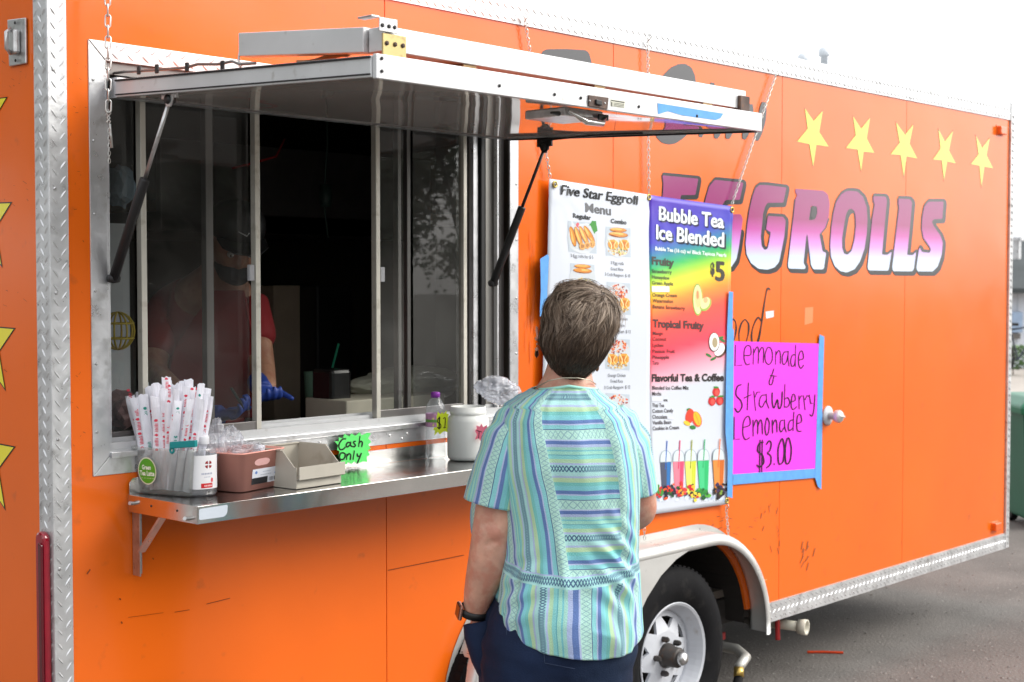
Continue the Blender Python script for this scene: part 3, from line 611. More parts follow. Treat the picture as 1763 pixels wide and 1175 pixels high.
# ---- serving shelf
ZS = 1.165; SX0, SX1, SY0 = 2.05, 3.62, 2.9
m = MB(); m.box(SX0, SX1, SY0, YS - .012, ZS - .003, ZS); shelf = m.build('shelf', STEEL, TR, bevel=.0008)
m = MB(); m.box(SX0, SX1, SY0 - .0022, SY0 - .0002, ZS - .043, ZS + .0005); m.build('front_lip', STEEL, shelf, bevel=.0008)
m = MB(); m.box(SX0 - .0022, SX0 - .0002, SY0 - .002, YS - .006, ZS - .043, ZS + .0005); m.build('side_lip', STEEL, shelf, bevel=.0008)
m = MB(); m.prism([(SX0, YS - .010, ZS), (SX0, YS - .010, ZS + .03), (SX0 + .012, YS - .010, ZS + .042), (SX1, YS - .010, ZS + .042), (SX1, YS - .010, ZS)], (0, .002, 0)); m.build('splash_back', STEEL, shelf)
for y, z in ((3.17, ZS - .02), (2.935, ZS - .033)): m = MB(); m.tube([(SX0 + .0, y, z), (SX0 - .016, y - .006, z + .003)], .005, 8); m.build('bolt', ZINC, shelf)
s = MB()
for y in (3.09, 2.98): screw(s, (SX0 - .002, y, ZS - .018), (-1, 0, 0), .003)
s.build('screw', BLACK, shelf, stuff=True)
s = MB()
for x in (2.68, 2.83, 2.95, 3.02, 3.15, 3.3, 3.45): screw(s, (x, YS - .0035, 1.245), (0, -1, 0), .0045)
s.build('screw', ZINC, wframe, stuff=True)
PS = Print(lambda x, y: onY(x, y, SY0 - .0025), (0, -1, 0), .0004); PS.poly(chaikin([(342.5, 877), (392, 869), (391, 884), (386, 890), (342.5, 896)], 2, 1), '#c3ccd6'); PS.build('tape_label', shelf, PAPERP)
for xx in (SX0 + .012, 3.45):
    m = MB(); m.box(xx, xx + .003, YS - .036, YS - .003, .958, ZS - .045); m.box(xx + .003, xx + .026, YS - .006, YS - .003, .958, ZS - .045); br = m.build('shelf_bracket', ZINC, TR, bevel=.0008)
    m = MB(); d0 = Vector((xx + .008, YS - .03, 1.02)); d1 = Vector((xx + .008, YS - .16, ZS - .012)); m.obox((d0 + d1) / 2, (.01, 0, 0), (d1 - d0) / 2, Vector((0, .6, .6)) * .004); m.build('brace', ALU, br, bevel=.0008)

# ---- tandem wheel arch
prof = [(YS + .010, -.004), (YS - .0035, -.006), (YS - .012, 0), (YS - .085, -.004), (YS - .098, -.012), (YS - .103, -.03), (YS - .101, -.045), (YS - .097, -.045), (YS - .098, -.03), (YS - .094, -.017), (YS - .08, -.010), (YS - .012, -.008)]
path = archpts(FXL, FXR, FR, 16); path[0] = (path[0][0], .318); path[-1] = (path[-1][0], .318)
vs_, fs_ = [], []; n_ = len(path)
for i, (x, z) in enumerate(path):
    a = Vector(path[max(i - 1, 0)]); b = Vector(path[min(i + 1, n_ - 1)]); t = (b - a).normalized(); nn = Vector((-t.y, t.x))
    vs_ += [(x + nn.x * h, y, z + nn.y * h) for y, h in prof]
k_ = len(prof)
for i in range(n_ - 1): fs_ += [(i * k_ + j, i * k_ + (j + 1) % k_, (i + 1) * k_ + (j + 1) % k_, (i + 1) * k_ + j) for j in range(k_)]
fs_ += [tuple(range(k_)), tuple(range((n_ - 1) * k_, n_ * k_))[::-1]]
FEND = mat('worn_fender_alloy', (.6, .6, .58), rough=.34, metal=.4, var=.06, dirt=(.16, .15, .14), dfac=.45, ds=16, dlo=.68, bump=.0004, bs=40, rvar=.1)
mk('fender', vs_, fs_, FEND, TR, True, auto=1)
m = MB(); out_ = path; inn = [(x + (FR - .03) / FR * 0, z) for x, z in path]
rimv, rf = [], []
for i, (x, z) in enumerate(path):
    a = Vector(path[max(i - 1, 0)]); b = Vector(path[min(i + 1, n_ - 1)]); t = (b - a).normalized(); nn = Vector((-t.y, t.x))
    rimv += [(x + nn.x * .022, YS - .003, z + nn.y * .022), (x - nn.x * .004, YS - .003, z - nn.y * .004)]
rf = [(2 * i, 2 * i + 1, 2 * i + 3, 2 * i + 2) for i in range(n_ - 1)]
mk('fender_flange', rimv, rf, FEND, TR)
m = MB(); m.prism([(x, YS - .1015, z) for x, z in ((4.46, .742), (4.36, .728), (4.26, .70), (4.17, .655), (4.09, .59), (4.03, .52), (3.97, .455), (3.90, .43), (3.83, .455), (3.77, .52), (3.71, .59), (3.63, .655), (3.54, .70), (3.44, .728), (3.34, .742))], (0, .004, 0)); m.build('fender_skirt', FEND, TR, bevel=.0015)
# ---- wheels
def wheel(cx, cy=3.225, cz=.333, R_=.333):
    c = Vector((cx, cy, cz)); ax = Vector((0, -1, 0)); m = MB()
    W_ = .10
    m.lathe(c, [(.195, -W_), (.235, -W_ - .004), (.30, -W_), (.326, -W_ + .02), (R_, -.05), (R_, .05), (.326, W_ - .02), (.31, W_ - .004), (.27, W_ + .008), (.235, W_ + .004), (.205, W_ - .008), (.192, W_ - .02)], 64, ax, cap=False)
    ty = m.build('wheel', RUBBER, TR, True)
    gr = MB()
    for k in range(72):
        a = 2 * PI * k / 72; u = Vector((math.cos(a), 0, math.sin(a))); v = Vector((-math.sin(a), 0, math.cos(a)))
        gr.obox(c + u * (R_ - .0035) + ax * .066, v * .0085, ax * .011, u * .003); gr.obox(c + u * (R_ - .001) + ax * .035, v * .0095, ax * .012, u * .002)
    gr.build('tread_block', RUBBER, ty, stuff=True)
    m = MB(); m.lathe(c, [(.17, -.08), (.185, -.06), (.17, .02), (.17, .05), (.183, .075), (.196, .085), (.2, .092), (.197, .095), (.188, .09), (.176, .07), (.164, .045), (.163, .035)], 48, ax, cap=False)
    # face of the rim with eight triangular holes
    h0 = .035; ns = 8
    def P_(r, a, h): return c + Vector((math.cos(a) * r, 0, math.sin(a) * r)) + ax * h
    for k in range(ns):
        a0 = 2 * PI * k / ns + .15; st = 2 * PI / ns
        ai = [a0 + st * q for q in (0, .25, .5, .75, 1)]
        # outer band, inner band, spoke pieces (hole is the triangle: apex inward)
        o_ = [P_(.163, a, h0) for a in ai]; m_ = [P_(.142, a, h0 + .002) for a in ai]; i_ = [P_(.088, a, h0 + .02) for a in ai]; c_ = [P_(.06, a, h0 + .022) for a in ai]; z_ = [P_(.02, a, h0 + .022) for a in ai]
        ap = P_(.098, a0 + st * .5, h0 + .018); hl = P_(.142, a0 + st * .16, h0 + .002); hr = P_(.142, a0 + st * .84, h0 + .002)
        b_ = len(m.v)
        allv = o_ + m_ + i_ + c_ + z_ + [ap, hl, hr]; A, H1_, H2_ = 25, 26, 27
        m.add(allv, [(0, 1, H1_, 5), (1, 2, 7, H1_), (2, 3, H2_, 7), (3, 4, 9, H2_), (5, H1_, A, 10), (9, 14, A, H2_), (10, A, 12, 11), (A, 14, 13, 12)] + [(10 + j, 11 + j, 16 + j, 15 + j) for j in range(4)] + [(15 + j, 16 + j, 21 + j, 20 + j) for j in range(4)] + [(5, H1_, 7, H2_, 9)][:0])
        d = ax * -.012; tri = [hl, hr, ap]; m.add(tri + [p + d for p in tri], [(0, 1, 4, 3), (1, 2, 5, 4), (2, 0, 3, 5)])
    m.build('rim', WHITEP, ty, False)
    m = MB(); m.lathe(c, [(.17, .0), (.001, .0)], 32, ax, cap=False); m.build('brake_drum', DARK, ty)
    m = MB(); m.lathe(c, [(.048, .05), (.045, .07), (.039, .075), (.037, .115), (.03, .12)], 24, ax); m.build('hub', mat('hub_iron', (.045, .04, .038), .5, .3, var=.2, dirt=(.1, .055, .035), dfac=.6, ds=40), ty, True)
    m = MB(); m.lathe(c, [(.026, .115), (.025, .135), (.02, .143), (.0, .145)], 24, ax); m.build('grease_cap', ZINC, ty, True)
    for k in range(5):
        a = 2 * PI * k / 5 + .6; m = MB(); m.lathe(c + Vector((math.cos(a) * .066, 0, math.sin(a) * .066)), [(.011, .055), (.011, .075), (.007, .083)], 6, ax); m.build('lug_nut', bpy.data.materials['hub_iron'], ty)
wheel(4.295); wheel(3.5)

# ---- side lights, door knob, little marks
AMB = mat('amber_lens', (.75, .12, .01), .15, coat=.5, var=.1)
for px, py in ((1725, 225), (1716, 907)):
    c = onY(px, py, YS - .012); m = MB(); m.obox(c, (.034, 0, 0), (0, .012, 0), (0, 0, .021)); sl_ = m.build('marker_light', AMB, TR, bevel=.005)
    m = MB(); m.obox(c + Vector((0, .011, 0)), (.042, 0, 0), (0, .003, 0), (0, 0, .026)); m.build('light_base', ORANGE, sl_, bevel=.002)
c = onY(1424, 716, YS); m = MB(); m.lathe(c, [(.042, .001), (.042, .006), (.03, .012)], 24, (0, -1, 0)); kb = m.build('door_knob', WHITEP, TR, True)
m = MB(); m.lathe(c, [(.016, .01), (.015, .035), (.026, .042), (.028, .06), (.02, .07), (.006, .072), (.004, .085)], 20, (0, -1, 0)); m.build('knob_grip', mat('satin_knob', (.7, .69, .66), .3, .4), kb, True)
PM = Print(lambda x, y: onY(x, y, YS - .0006), (0, -1, 0), .0004)
PM.poly([(1318, 537), (1332, 535), (1332, 546), (1319, 549)], '#dfe0e6')
PM.build('sticker', TR)
# old tape residue, scuffs (worn marks with a shape of their own)
PM = Print(lambda x, y: onY(x, y, YS - .0004), (0, -1, 0), .0003)
PM.poly([(1386, 530), (1400, 529), (1399, 556), (1385, 560)], '#f08a55')
for k in range(26): PM.l += .02; x, y = rnd.uniform(1210, 1300), rnd.uniform(890, 945); l_ = rnd.uniform(2, 9); PM.stroke([(x, y), (x + l_, y + rnd.uniform(-3, 3))], rnd.uniform(.6, 1.6), '#7a4630', smooth=False)
for k in range(14): PM.l += .02; x, y = rnd.uniform(1310, 1345), rnd.uniform(860, 945); PM.stroke([(x, y), (x + rnd.uniform(-3, 3), y + rnd.uniform(3, 12))], rnd.uniform(.6, 1.5), '#8a4a2c', smooth=False)
for k in range(10): PM.l += .02; x, y = rnd.uniform(1375, 1400), rnd.uniform(940, 985); PM.stroke([(x, y), (x + rnd.uniform(2, 6), y - rnd.uniform(5, 14))], rnd.uniform(.8, 2), '#8f532f', smooth=False)
for k in range(7): PM.l += .02; x, y = rnd.uniform(1300, 1310), 1000 + k; PM.stroke([(x, y + 3), (x + 14, y - 2 - k)], 1.2, '#ffab78', smooth=False)
for x, y, dx, dy, w_ in ((300, 1054, 25, -4, 1.2), (355, 1040, 40, -10, 1.4), (220, 1063, 60, -8, .8), (205, 1031, 1.5, 1, 3), (149, 988, 5, -7, 2.5), (208, 1071, 1, 2, 3), (262, 961, 1, 2, 2), (667, 982, 130, -26, 1.4), (245, 560, 0, 0, 0)):
    if w_: PM.l += .05; PM.stroke([(x, y), (x + dx, y + dy)], w_, '#6b2a12', smooth=False)
for k in range(24): PM.l += .02; x, y = rnd.uniform(903, 922), rnd.uniform(385, 600); PM.stroke([(x, y), (x + rnd.uniform(-1, 1), y + rnd.uniform(8, 40))], rnd.uniform(.5, 1.6), '#d0672c', smooth=False)
for k in range(30): PM.l += .02; x, y = rnd.uniform(112, 147), rnd.uniform(100, 900); PM.stroke([(x, y), (x + rnd.uniform(-2, 5), y + rnd.uniform(-1, 4))], rnd.uniform(.4, 1.3), '#8c3a18', smooth=False)
PM.build('scuff_marks', TR, VINYLP)['kind'] = 'stuff'
PX = Print(lambda x, y: onX(x, y, X0 - .0004), (-1, 0, 0), .0003)
for k in range(26): PX.l += .02; x, y = rnd.uniform(2, 50), rnd.choice([rnd.uniform(95, 150), rnd.uniform(310, 380), rnd.uniform(500, 700)]); PX.stroke([(x, y), (x + rnd.uniform(1, 7), y + rnd.uniform(-2, 5))], rnd.uniform(.4, 1.3), '#8c3a18', smooth=False)
PX.build('scuff_marks', TR, VINYLP)['kind'] = 'stuff'

# ---- side lettering
SIDE = lambda x, y: onY(x, y, YS - .0005)
def zz(ox, oy, s): return lambda pts, cut=8: chaikin([(ox + x / s, oy + y / s) for x, y in pts], cut / s, 2)
Z1, Z2, Z3, Z4 = zz(1120, 280, 5.339), zz(1260, 300, 6.528), zz(1400, 300, 6.186), zz(1480, 320, 6.9125)
GRAD = bpy.data.materials.new('letter_gradient'); GRAD.use_nodes = True; n = GRAD.node_tree.nodes; gpn = n.new('ShaderNodeNewGeometry'); sp = n.new('ShaderNodeSeparateXYZ'); mr = n.new('ShaderNodeMapRange')
zt_, zl_ = onY(1400, 325).z, onY(1400, 468).z
mr.inputs[1].default_value = zl_; mr.inputs[2].default_value = zt_; cr = n.new('ShaderNodeValToRGB')
while len(cr.color_ramp.elements) < 6: cr.color_ramp.elements.new(.5)
for e, (p, cc) in zip(cr.color_ramp.elements, ((0, '#cfe2f5'), (.17, '#c3d0ee'), (.32, '#cc8cd8'), (.48, '#b8489c'), (.62, '#96296c'), (1, '#8a2a68'))): e.position = p; e.color = (*lin(cc), 1)
L = GRAD.node_tree.links; L.new(gpn.outputs['Position'], sp.inputs[0]); L.new(sp.outputs[2], mr.inputs[0]); L.new(mr.outputs[0], cr.inputs[0]); L.new(cr.outputs[0], n['Principled BSDF'].inputs['Base Color']); n['Principled BSDF'].inputs['Roughness'].default_value = .16; n['Principled BSDF'].inputs['Coat Weight'].default_value = .35; n['Principled BSDF'].inputs['Coat Roughness'].default_value = .08
LET = [
 ([Z1([(108, 118), (440, 150), (412, 300), (280, 300), (262, 420), (350, 430), (335, 540), (245, 530), (225, 760), (320, 770), (350, 660), (430, 670), (395, 930), (60, 900), (85, 600), (115, 270), (118, 190)])]),
 ([Z1([(590, 160), (855, 185), (820, 345), (690, 345), (655, 400), (620, 640), (640, 760), (680, 700), (700, 600), (660, 590), (690, 480), (830, 475), (848, 520), (835, 620), (812, 780), (790, 890), (740, 965), (650, 975), (570, 930), (500, 800), (480, 560), (500, 360), (540, 220)])]),
 ([Z2([(310, 122), (400, 125), (615, 152), (578, 322), (530, 322), (400, 324), (372, 370), (350, 450), (345, 520), (325, 700), (335, 810), (368, 855), (402, 840), (420, 760), (437, 650), (385, 625), (405, 470), (575, 480), (605, 520), (590, 700), (560, 850), (530, 990), (480, 1050), (400, 1075), (300, 1065), (215, 1000), (165, 900), (155, 780), (175, 560), (195, 420), (230, 260), (265, 160)])]),
 ([Z2([(715, 165), (1030, 188), (1080, 230), (1100, 330), (1090, 480), (1050, 600), (985, 680), (1020, 870), (1060, 885), (1035, 1060), (1020, 1072), (915, 1070), (890, 1020), (870, 850), (850, 680), (838, 690), (805, 1000), (830, 1045), (820, 1068), (640, 1062), (630, 1030), (690, 500), (715, 270), (735, 240), (712, 200)]), Z2([(890, 355), (955, 365), (960, 440), (935, 510), (865, 520)])]),
 ([Z3([(400, 178), (470, 185), (530, 240), (570, 350), (578, 480), (570, 640), (545, 800), (500, 930), (440, 1015), (360, 1048), (290, 1035), (230, 980), (190, 880), (182, 760), (195, 560), (215, 420), (245, 300), (300, 215), (350, 183)]), Z3([(400, 365), (440, 395), (450, 450), (455, 560), (440, 700), (410, 820), (365, 860), (330, 850), (308, 790), (308, 680), (330, 540), (350, 430), (370, 385)])]),
 ([Z4([(165, 125), (310, 130), (325, 180), (265, 820), (330, 825), (380, 785), (350, 980), (340, 1012), (105, 1008), (95, 970), (150, 400), (180, 220), (163, 180)])]),
 ([Z4([(462, 155), (600, 160), (625, 200), (600, 480), (565, 825), (630, 828), (672, 788), (645, 990), (625, 1020), (400, 1018), (388, 980), (440, 520), (470, 260), (460, 215)])]),
 ([Z4([(820, 190), (1000, 190), (985, 395), (880, 400), (860, 430), (880, 480), (960, 590), (990, 680), (975, 830), (930, 960), (870, 1022), (690, 1020), (675, 980), (700, 800), (715, 735), (740, 790), (835, 800), (850, 760), (830, 720), (760, 620), (740, 520), (745, 380), (770, 250)])])]
DKL = lin('#17181d')
for loops in LET:
    P2 = Print(SIDE, (0, -1, 0), .0003)
    outer = [loops[0]]
    P2.shape(loops, DKL, 2.2, lift=1)
    for q, (dx, dy) in enumerate(((2, -3.2), (3.6, -1.2), (3.8, 2.5), (1.8, 4.2), (3.2, 6), (.6, -3.4))): P2.shape(loops, DKL, 1.6, lift=1.4 + q * .4, d=(dx, dy))
    o = P2.build('letter', TR, VINYLP)
    v, f = fill2d(loops); mk('letter_face', [onY(x, y, YS - .0020) for x, y in v], f, GRAD, o)
# upper lettering, dark, mostly behind the awning
ZU = zz(920, 70, 4.198); P2 = Print(SIDE, (0, -1, 0), .0003)
P2.poly(ZU([(45, 115), (55, 80), (90, 63), (230, 62), (370, 70), (395, 90), (415, 160), (425, 260), (300, 240), (60, 215)]), DKL)
u_ = lambda pts: [(920 + x / 4.198, 70 + y / 4.198) for x, y in pts]
P2.l = 2; P2.poly(ZU([(900, 300), (930, 250), (985, 195), (1040, 170), (1090, 168), (1135, 195), (1160, 250), (1172, 340), (1180, 420), (1110, 400), (1000, 380), (960, 400)]), DKL)
P2.l = 3; P2.poly(ZU([(870, 640), (880, 700), (920, 740), (970, 752), (1020, 745), (1070, 712), (1105, 680), (1120, 600), (1040, 480), (960, 420), (920, 440), (930, 500), (1010, 600)]), DKL)
for k, (a, b, w_) in enumerate((((1285, 315), (1200, 690), 12), ((1345, 540), (1312, 700), 12), ((1425, 540), (1395, 702), 12), ((1560, 470), (1515, 705), 12), ((1655, 455), (1606, 715), 12))):
    P2.l = 4 + k; mid = ((a[0] + b[0]) / 2 + 8, (a[1] + b[1]) / 2); P2.stroke(u_([a, mid, b]), lambda t: 5 + 8.5 * math.sin(PI * min(1, .15 + t * .75)), DKL)
P2.build('lettering', TR, VINYLP)
P2 = Print(SIDE, (0, -1, 0), .0003); ZF = lambda pts: [(1250 + x / 8.39, 480 + y / 8.39) for x, y in pts]
for k, pts in enumerate(([(60, 620), (105, 588), (140, 640), (145, 740), (125, 860), (80, 960), (20, 1000)], [(275, 588), (225, 640), (190, 760), (188, 880), (215, 980), (260, 960), (300, 880), (325, 760), (322, 650), (275, 588)], [(505, 610), (465, 562), (420, 620), (378, 740), (368, 860), (390, 960), (440, 940), (480, 820), (515, 620)], [(635, 165), (605, 140), (580, 200), (545, 400), (515, 620), (490, 800), (460, 920), (450, 1000)])):
    P2.l = 1 + k; P2.stroke(ZF(pts), lambda t: 1.7 + 1.2 * math.sin(3 * t * PI) ** 2, DKL)
P2.l = 1
P2.build('lettering', TR, VINYLP)
ZS_ = lambda pts: [(1350 + x / 4.52, 180 + y / 4.52) for x, y in pts]
for pts in ([(160, 30), (228, 130), (300, 50), (272, 215), (345, 330), (250, 315), (225, 485), (195, 310), (100, 290), (182, 190)], [(535, 92), (598, 190), (668, 105), (642, 265), (700, 378), (618, 368), (598, 520), (570, 352), (480, 340), (556, 240)], [(870, 138), (940, 238), (1005, 158), (975, 305), (1035, 422), (952, 405), (930, 562), (905, 395), (828, 388), (898, 300)], [(1200, 193), (1250, 290), (1312, 208), (1282, 360), (1335, 460), (1268, 445), (1243, 592), (1225, 435), (1158, 430), (1216, 345)], [(1492, 243), (1540, 338), (1600, 262), (1574, 395), (1625, 498), (1558, 485), (1535, 642), (1518, 478), (1452, 465), (1512, 390)]):
    P2 = Print(SIDE, (0, -1, 0), .0004); P2.shape([ZS_(pts)], '#4a4a30', .45, lift=1); P2.shape([ZS_(pts)], '#cfcc38', 0, lift=2); P2.build('star', TR, VINYLP)

# ---- under the trailer
PVC = mat('aged_pvc', (.55, .52, .43), .45, dirt=(.3, .25, .17), ds=20); REDP = mat('red_plastic', (.42, .02, .02), .4)
c = onY(1383, 1080, 3.18); a = c + Vector((-.03, .16, .0)); m = MB(); m.tube([a, c], .021, 16); m.lathe(c, [(.03, -.02), (.033, .0), (.033, .016), (.024, .016), (.024, -.01)], 20, (c - a).normalized()); dv = m.build('drain_pipe', PVC, TR, True)
m = MB(); v_ = a.lerp(c, .25); m.obox(v_ + Vector((0, 0, .03)), (.012, 0, 0), (0, .012, 0), (0, 0, .012)); m.obox(v_ + Vector((0, -.01, .045)), (.04, -.01, 0), (0, .012, 0), (0, 0, .006)); m.tube([v_ + Vector((-.02, -.02, .04)), v_ + Vector((-.03, -.03, -.06))], .011, 8); m.build('valve_handle', REDP, dv, bevel=.002)
m = MB(); m.tube([a + Vector((.0, .1, 0)), a], .024, 12); m.build('valve_body', mat('grey_pvc', (.2, .19, .18), .5), dv, True)
p = [onY(x, y, Y_) for x, y, Y_ in ((1180, 1090, 3.5), (1235, 1112, 3.32), (1268, 1118, 3.2), (1284, 1132, 3.14), (1272, 1150, 3.1))]
m = MB(); m.tube(p, [.02, .02, .021, .021, .019], 14); hs_ = m.build('drain_elbow', mat('silver_hose', (.55, .54, .5), .35, .5, bump=.002, bs=50), TR, True)
m = MB(); m.tube([p[-1], p[-1] + Vector((-.015, -.01, -.03))], .02, 10); m.build('brass_coupling', mat('brass', (.6, .42, .12), .3, .9), hs_, True)
m = MB(); q_ = p[-1] + Vector((-.015, -.01, -.03)); m.tube([q_, q_ + Vector((-.06, -.01, -.08)), Vector((q_.x - .16, 3.12, .03)), Vector((q_.x - .5, 3.3, .02))], .017, 12); m.build('black_hose', RUBBER, hs_, True)
m = MB(); m.obox(onY(1238, 1095, 3.4), (.02, 0, 0), (0, .02, 0), (0, 0, .015)); m.build('red_valve', REDP, hs_, bevel=.003)
m = MB(); c = onY(1610, 985, 3.5); m.box(c.x - .1, c.x + .12, 3.45, 3.55, .24, .33); m.tube([(c.x, 3.5, .3), (c.x, 3.5, .2)], .03, 10); m.build('stabiliser_foot', BLACK, TR, bevel=.005)
for px, py in ((1383, 98), (1419, 87)):
    q_ = onY(px, py + 10, 3.9); m = MB(); m.lathe((q_.x, 3.9, 2.6), [(.018, 0), (.018, q_.z - 2.6), (.028, q_.z - 2.6), (.028, q_.z - 2.565), (.008, q_.z - 2.55)], 12); m.build('roof_pipe', mat('pale_blue_pipe', (.72, .77, .82), .4), TR, True)
UP_ = Vector((0, 0, 1))
# ============================================================= hanging chains
def chain_links(p, q, L_, r_, parent, name='chain_link', wd=.6, joined=False, sag=0, mt=ZINC):
    p, q = Vector(p), Vector(q); n_ = max(1, int((q - p).length / (L_ * .82))); big = MB(); d = (q - p) / n_
    side = Vector((1, 0, 0)) if abs(d.normalized().x) < .9 else Vector((0, 1, 0))
    for i in range(n_):
        c = p + d * (i + .5) + Vector((0, 0, -sag * math.sin(PI * (i + .5) / n_))); t = d.normalized(); s_ = (side if i % 2 else t.cross(side)).normalized(); s_ = Matrix.Rotation(.5, 3, t) @ s_
        pts = []
        for k in range(14):
            a = 2 * PI * k / 14; pts.append(c + t * ((L_ / 2 - L_ * wd / 2) * (1 if math.sin(a) > 0 else -1) + math.sin(a) * L_ * wd / 2 - 0) + s_ * math.cos(a) * L_ * wd / 2)
        if joined: big.tube(pts, r_, 5, closed=True)
        else: m = MB(); m.tube(pts, r_, 6, closed=True); m.build(name, mt, parent, True)
    if joined: return big
BC = mat('bright_zinc_chain', (.6, .6, .58), rough=.3, metal=.9, var=.15, vs=40)
xc = onY(185.5, 0, 3.13)
top = Vector((xc.x, 3.13, xc.z + .09)); bot = Vector((onY(187, 192, 3.13).x, 3.13, onY(187, 192, 3.13).z))
t = thing('hanging_chain', 'shiny steel chain hanging down over the left corner of the serving window', 'chain', (top.x, 3.13, bot.z))
chain_links(top, bot, .0305, .0022, t, wd=.42, mt=BC)
m = MB(); hk = bot; m.tube([hk + Vector((.0, 0, .004)), hk + Vector((.006, 0, -.004)), hk + Vector((-.004, 0, -.016)), hk + Vector((.005, 0, -.024)), hk + Vector((0, 0, -.032)), hk + Vector((-.005, 0, -.026)), hk + Vector((.004, 0, -.016)), hk + Vector((-.005, 0, -.006))], .0018, 6, closed=True); m.build('figure_eight_hook', BC, t, True)
m = MB(); m.tube([hk + Vector((.003, 0, -.03)), hk + Vector((.008, 0, -.088))], .003, 8); m.build('pin', BC, t, True)
b_ = chain_links(hk + Vector((0, -.002, -.033)), hk + Vector((-.001, -.002, -.125)), .011, .0009, t, wd=.5, joined=True); b_.build('fine_chain', BC, t, stuff=True)
def small_chain(name, label, a, b, grp='thin chains holding the menu banner'):
    t = thing(name, label, 'chain', b, grp); mb = chain_links(a, b, .016, .0015, t, wd=.55, joined=True); o = mb.build('link', BC, t, stuff=True)
    m = MB(); m.tube([a + Vector((0, -.004, .012)), a + Vector((0, -.014, 0)), a + Vector((0, -.004, -.01))], .0022, 6); m.build('hook', BC, t, True); return t
YC = 3.182
small_chain('banner_chain', 'thin chain from the roof edge to the top left corner of the menu banner', onY(903, 30, YC), onY(947, 306, YC))
small_chain('banner_chain', 'thin vertical chain from the roof edge to the middle grommet of the menu banner', onY(1115, 66, YC), onY(1117, 333, YC))
small_chain('banner_chain', 'thin slanting chain across the lettering to the top right corner of the banner', onY(1336, 128, YC), onY(1260, 352, YC))
small_chain('banner_chain', 'short chain hanging below the bottom right corner of the banner beside the wheel arch', onY(1250, 872, YC), onY(1256, 945, YC))
small_chain('banner_chain', 'short chain below the banner just right of the customer, above the wheel arch', onY(1108, 888, YC), onY(1110, 930, YC))

# ============================================================= menu banner
bn = thing('menu_banner', 'hanging vinyl menu banner, white egg roll menu half beside a rainbow bubble tea half', 'banner', (4.2, YC, .86))
YBn = 3.182
C_ = dict(TL=(943, 308), TM=(1117, 336), TR=(1258, 356), BL=(925, 905), BM=(1117, 886), BR=(1252, 868))
def bl(a, b, c, d, s, t_): return (a[0] * (1 - s) * (1 - t_) + b[0] * s * (1 - t_) + c[0] * s * t_ + d[0] * (1 - s) * t_, a[1] * (1 - s) * (1 - t_) + b[1] * s * (1 - t_) + c[1] * s * t_ + d[1] * (1 - s) * t_)
def wv(x, z):
    q = 0
    for cx_, cz_ in ((3.68, 2.03), (4.22, 2.01), (4.73, 1.99)): dd = math.hypot(x - cx_, z - cz_); q += .0022 * math.exp(-dd / .16) * math.sin(14 * math.atan2(z - cz_, x - cx_))
    return .004 * math.sin(5.5 * x + 1.5 * z) + .002 * math.sin(11 * z + 3 * x) + q
def bplace(px, py):
    p = onY(px, py, YBn); q = wv(p.x, p.z); p.y = YBn - .006 + q; return p
STOPS = [(335, '#5636b0'), (420, '#4848bd'), (443, '#3a86a8'), (466, '#2fb85c'), (484, '#a9dc3c'), (500, '#eede38'), (524, '#fb9434'), (555, '#fb5443'), (612, '#f9445a'), (650, '#f7a2b6'), (682, '#ccd2dc'), (1000, '#ccd2dc')]
def rainbow(px, py):
    s_ = py + (px - 1125) * .3
    for (a, ca), (b, cb) in zip(STOPS, STOPS[1:]):
        if s_ <= b:
            q = max(0, (s_ - a) / (b - a)); A, B = lin(ca), lin(cb); return tuple(x + (y - x) * q for x, y in zip(A, B))
    return lin('#ccd2dc')
def sheet(name, k0, k1, k2, k3, colf):
    NX, NZ = 26, 60; vs_, cs, fs_ = [], [], []
    for j in range(NZ + 1):
        for i in range(NX + 1):
            px, py = bl(C_[k0], C_[k1], C_[k2], C_[k3], i / NX, j / NZ); vs_.append(bplace(px, py)); cs.append(colf(px, py))
    for j in range(NZ):
        for i in range(NX): a = j * (NX + 1) + i; fs_.append((a, a + 1, a + NX + 2, a + NX + 1))
    o = mk(name, vs_, fs_, PRINT, bn, True); at = o.data.color_attributes.new('Col', 'FLOAT_COLOR', 'POINT')
    for i, c in enumerate(cs): at.data[i].color = (*c, 1)
    so_ = o.modifiers.new('thick', 'SOLIDIFY'); so_.thickness = .0008; so_.offset = 1; return o
WHT = lin('#ccd2dc')
sheet('white_sheet', 'TL', 'TM', 'BM', 'BL', lambda x, y: WHT); sheet('rainbow_sheet', 'TM', 'TR', 'BR', 'BM', rainbow)
for p_ in ((951, 318), (1116, 340), (1256, 362), (1249, 862)):
    c = bplace(*p_); m = MB(); m.tube([c + Vector((math.cos(a) * .009, -.002, math.sin(a) * .009)) for a in [2 * PI * k / 14 for k in range(14)]], .0035, 6, closed=True); m.build('grommet', mat('brass_grommet', (.55, .42, .12), .3, .9) if 'brass_grommet' not in bpy.data.materials else bpy.data.materials['brass_grommet'], bn, True)
NB = (0, -1, 0)
def PB(): return Print(bplace, NB, .0006)
def fat(t_, a, b, h, col, d, l0=1.6):
    for k, (dx, dy) in enumerate(((0, 0), (d, 0), (-d, 0), (0, d * .8), (0, -d * .8), (d * .7, d * .6), (-d * .7, -d * .6))): P.text(t_, (a[0] + dx, a[1] + dy), (b[0] + dx, b[1] + dy), h, col, bold=.005, lift=l0 + k * .08)
P = PB(); P.l = 2.6
DK, GY, DG = '#141518', '#5b5c60', '#3f3c33'
for k_, dx_ in enumerate((0, .45, -.45)): P.text('Five Star Eggroll', (962 + dx_, 335), (1097 + dx_, 353), 16.5, DK, bold=.012, shear=.12, h2=15, lift=2.6 + k_ * .08)
fat('Menu', (1005, 365), (1049, 371), 15, GY, .6)
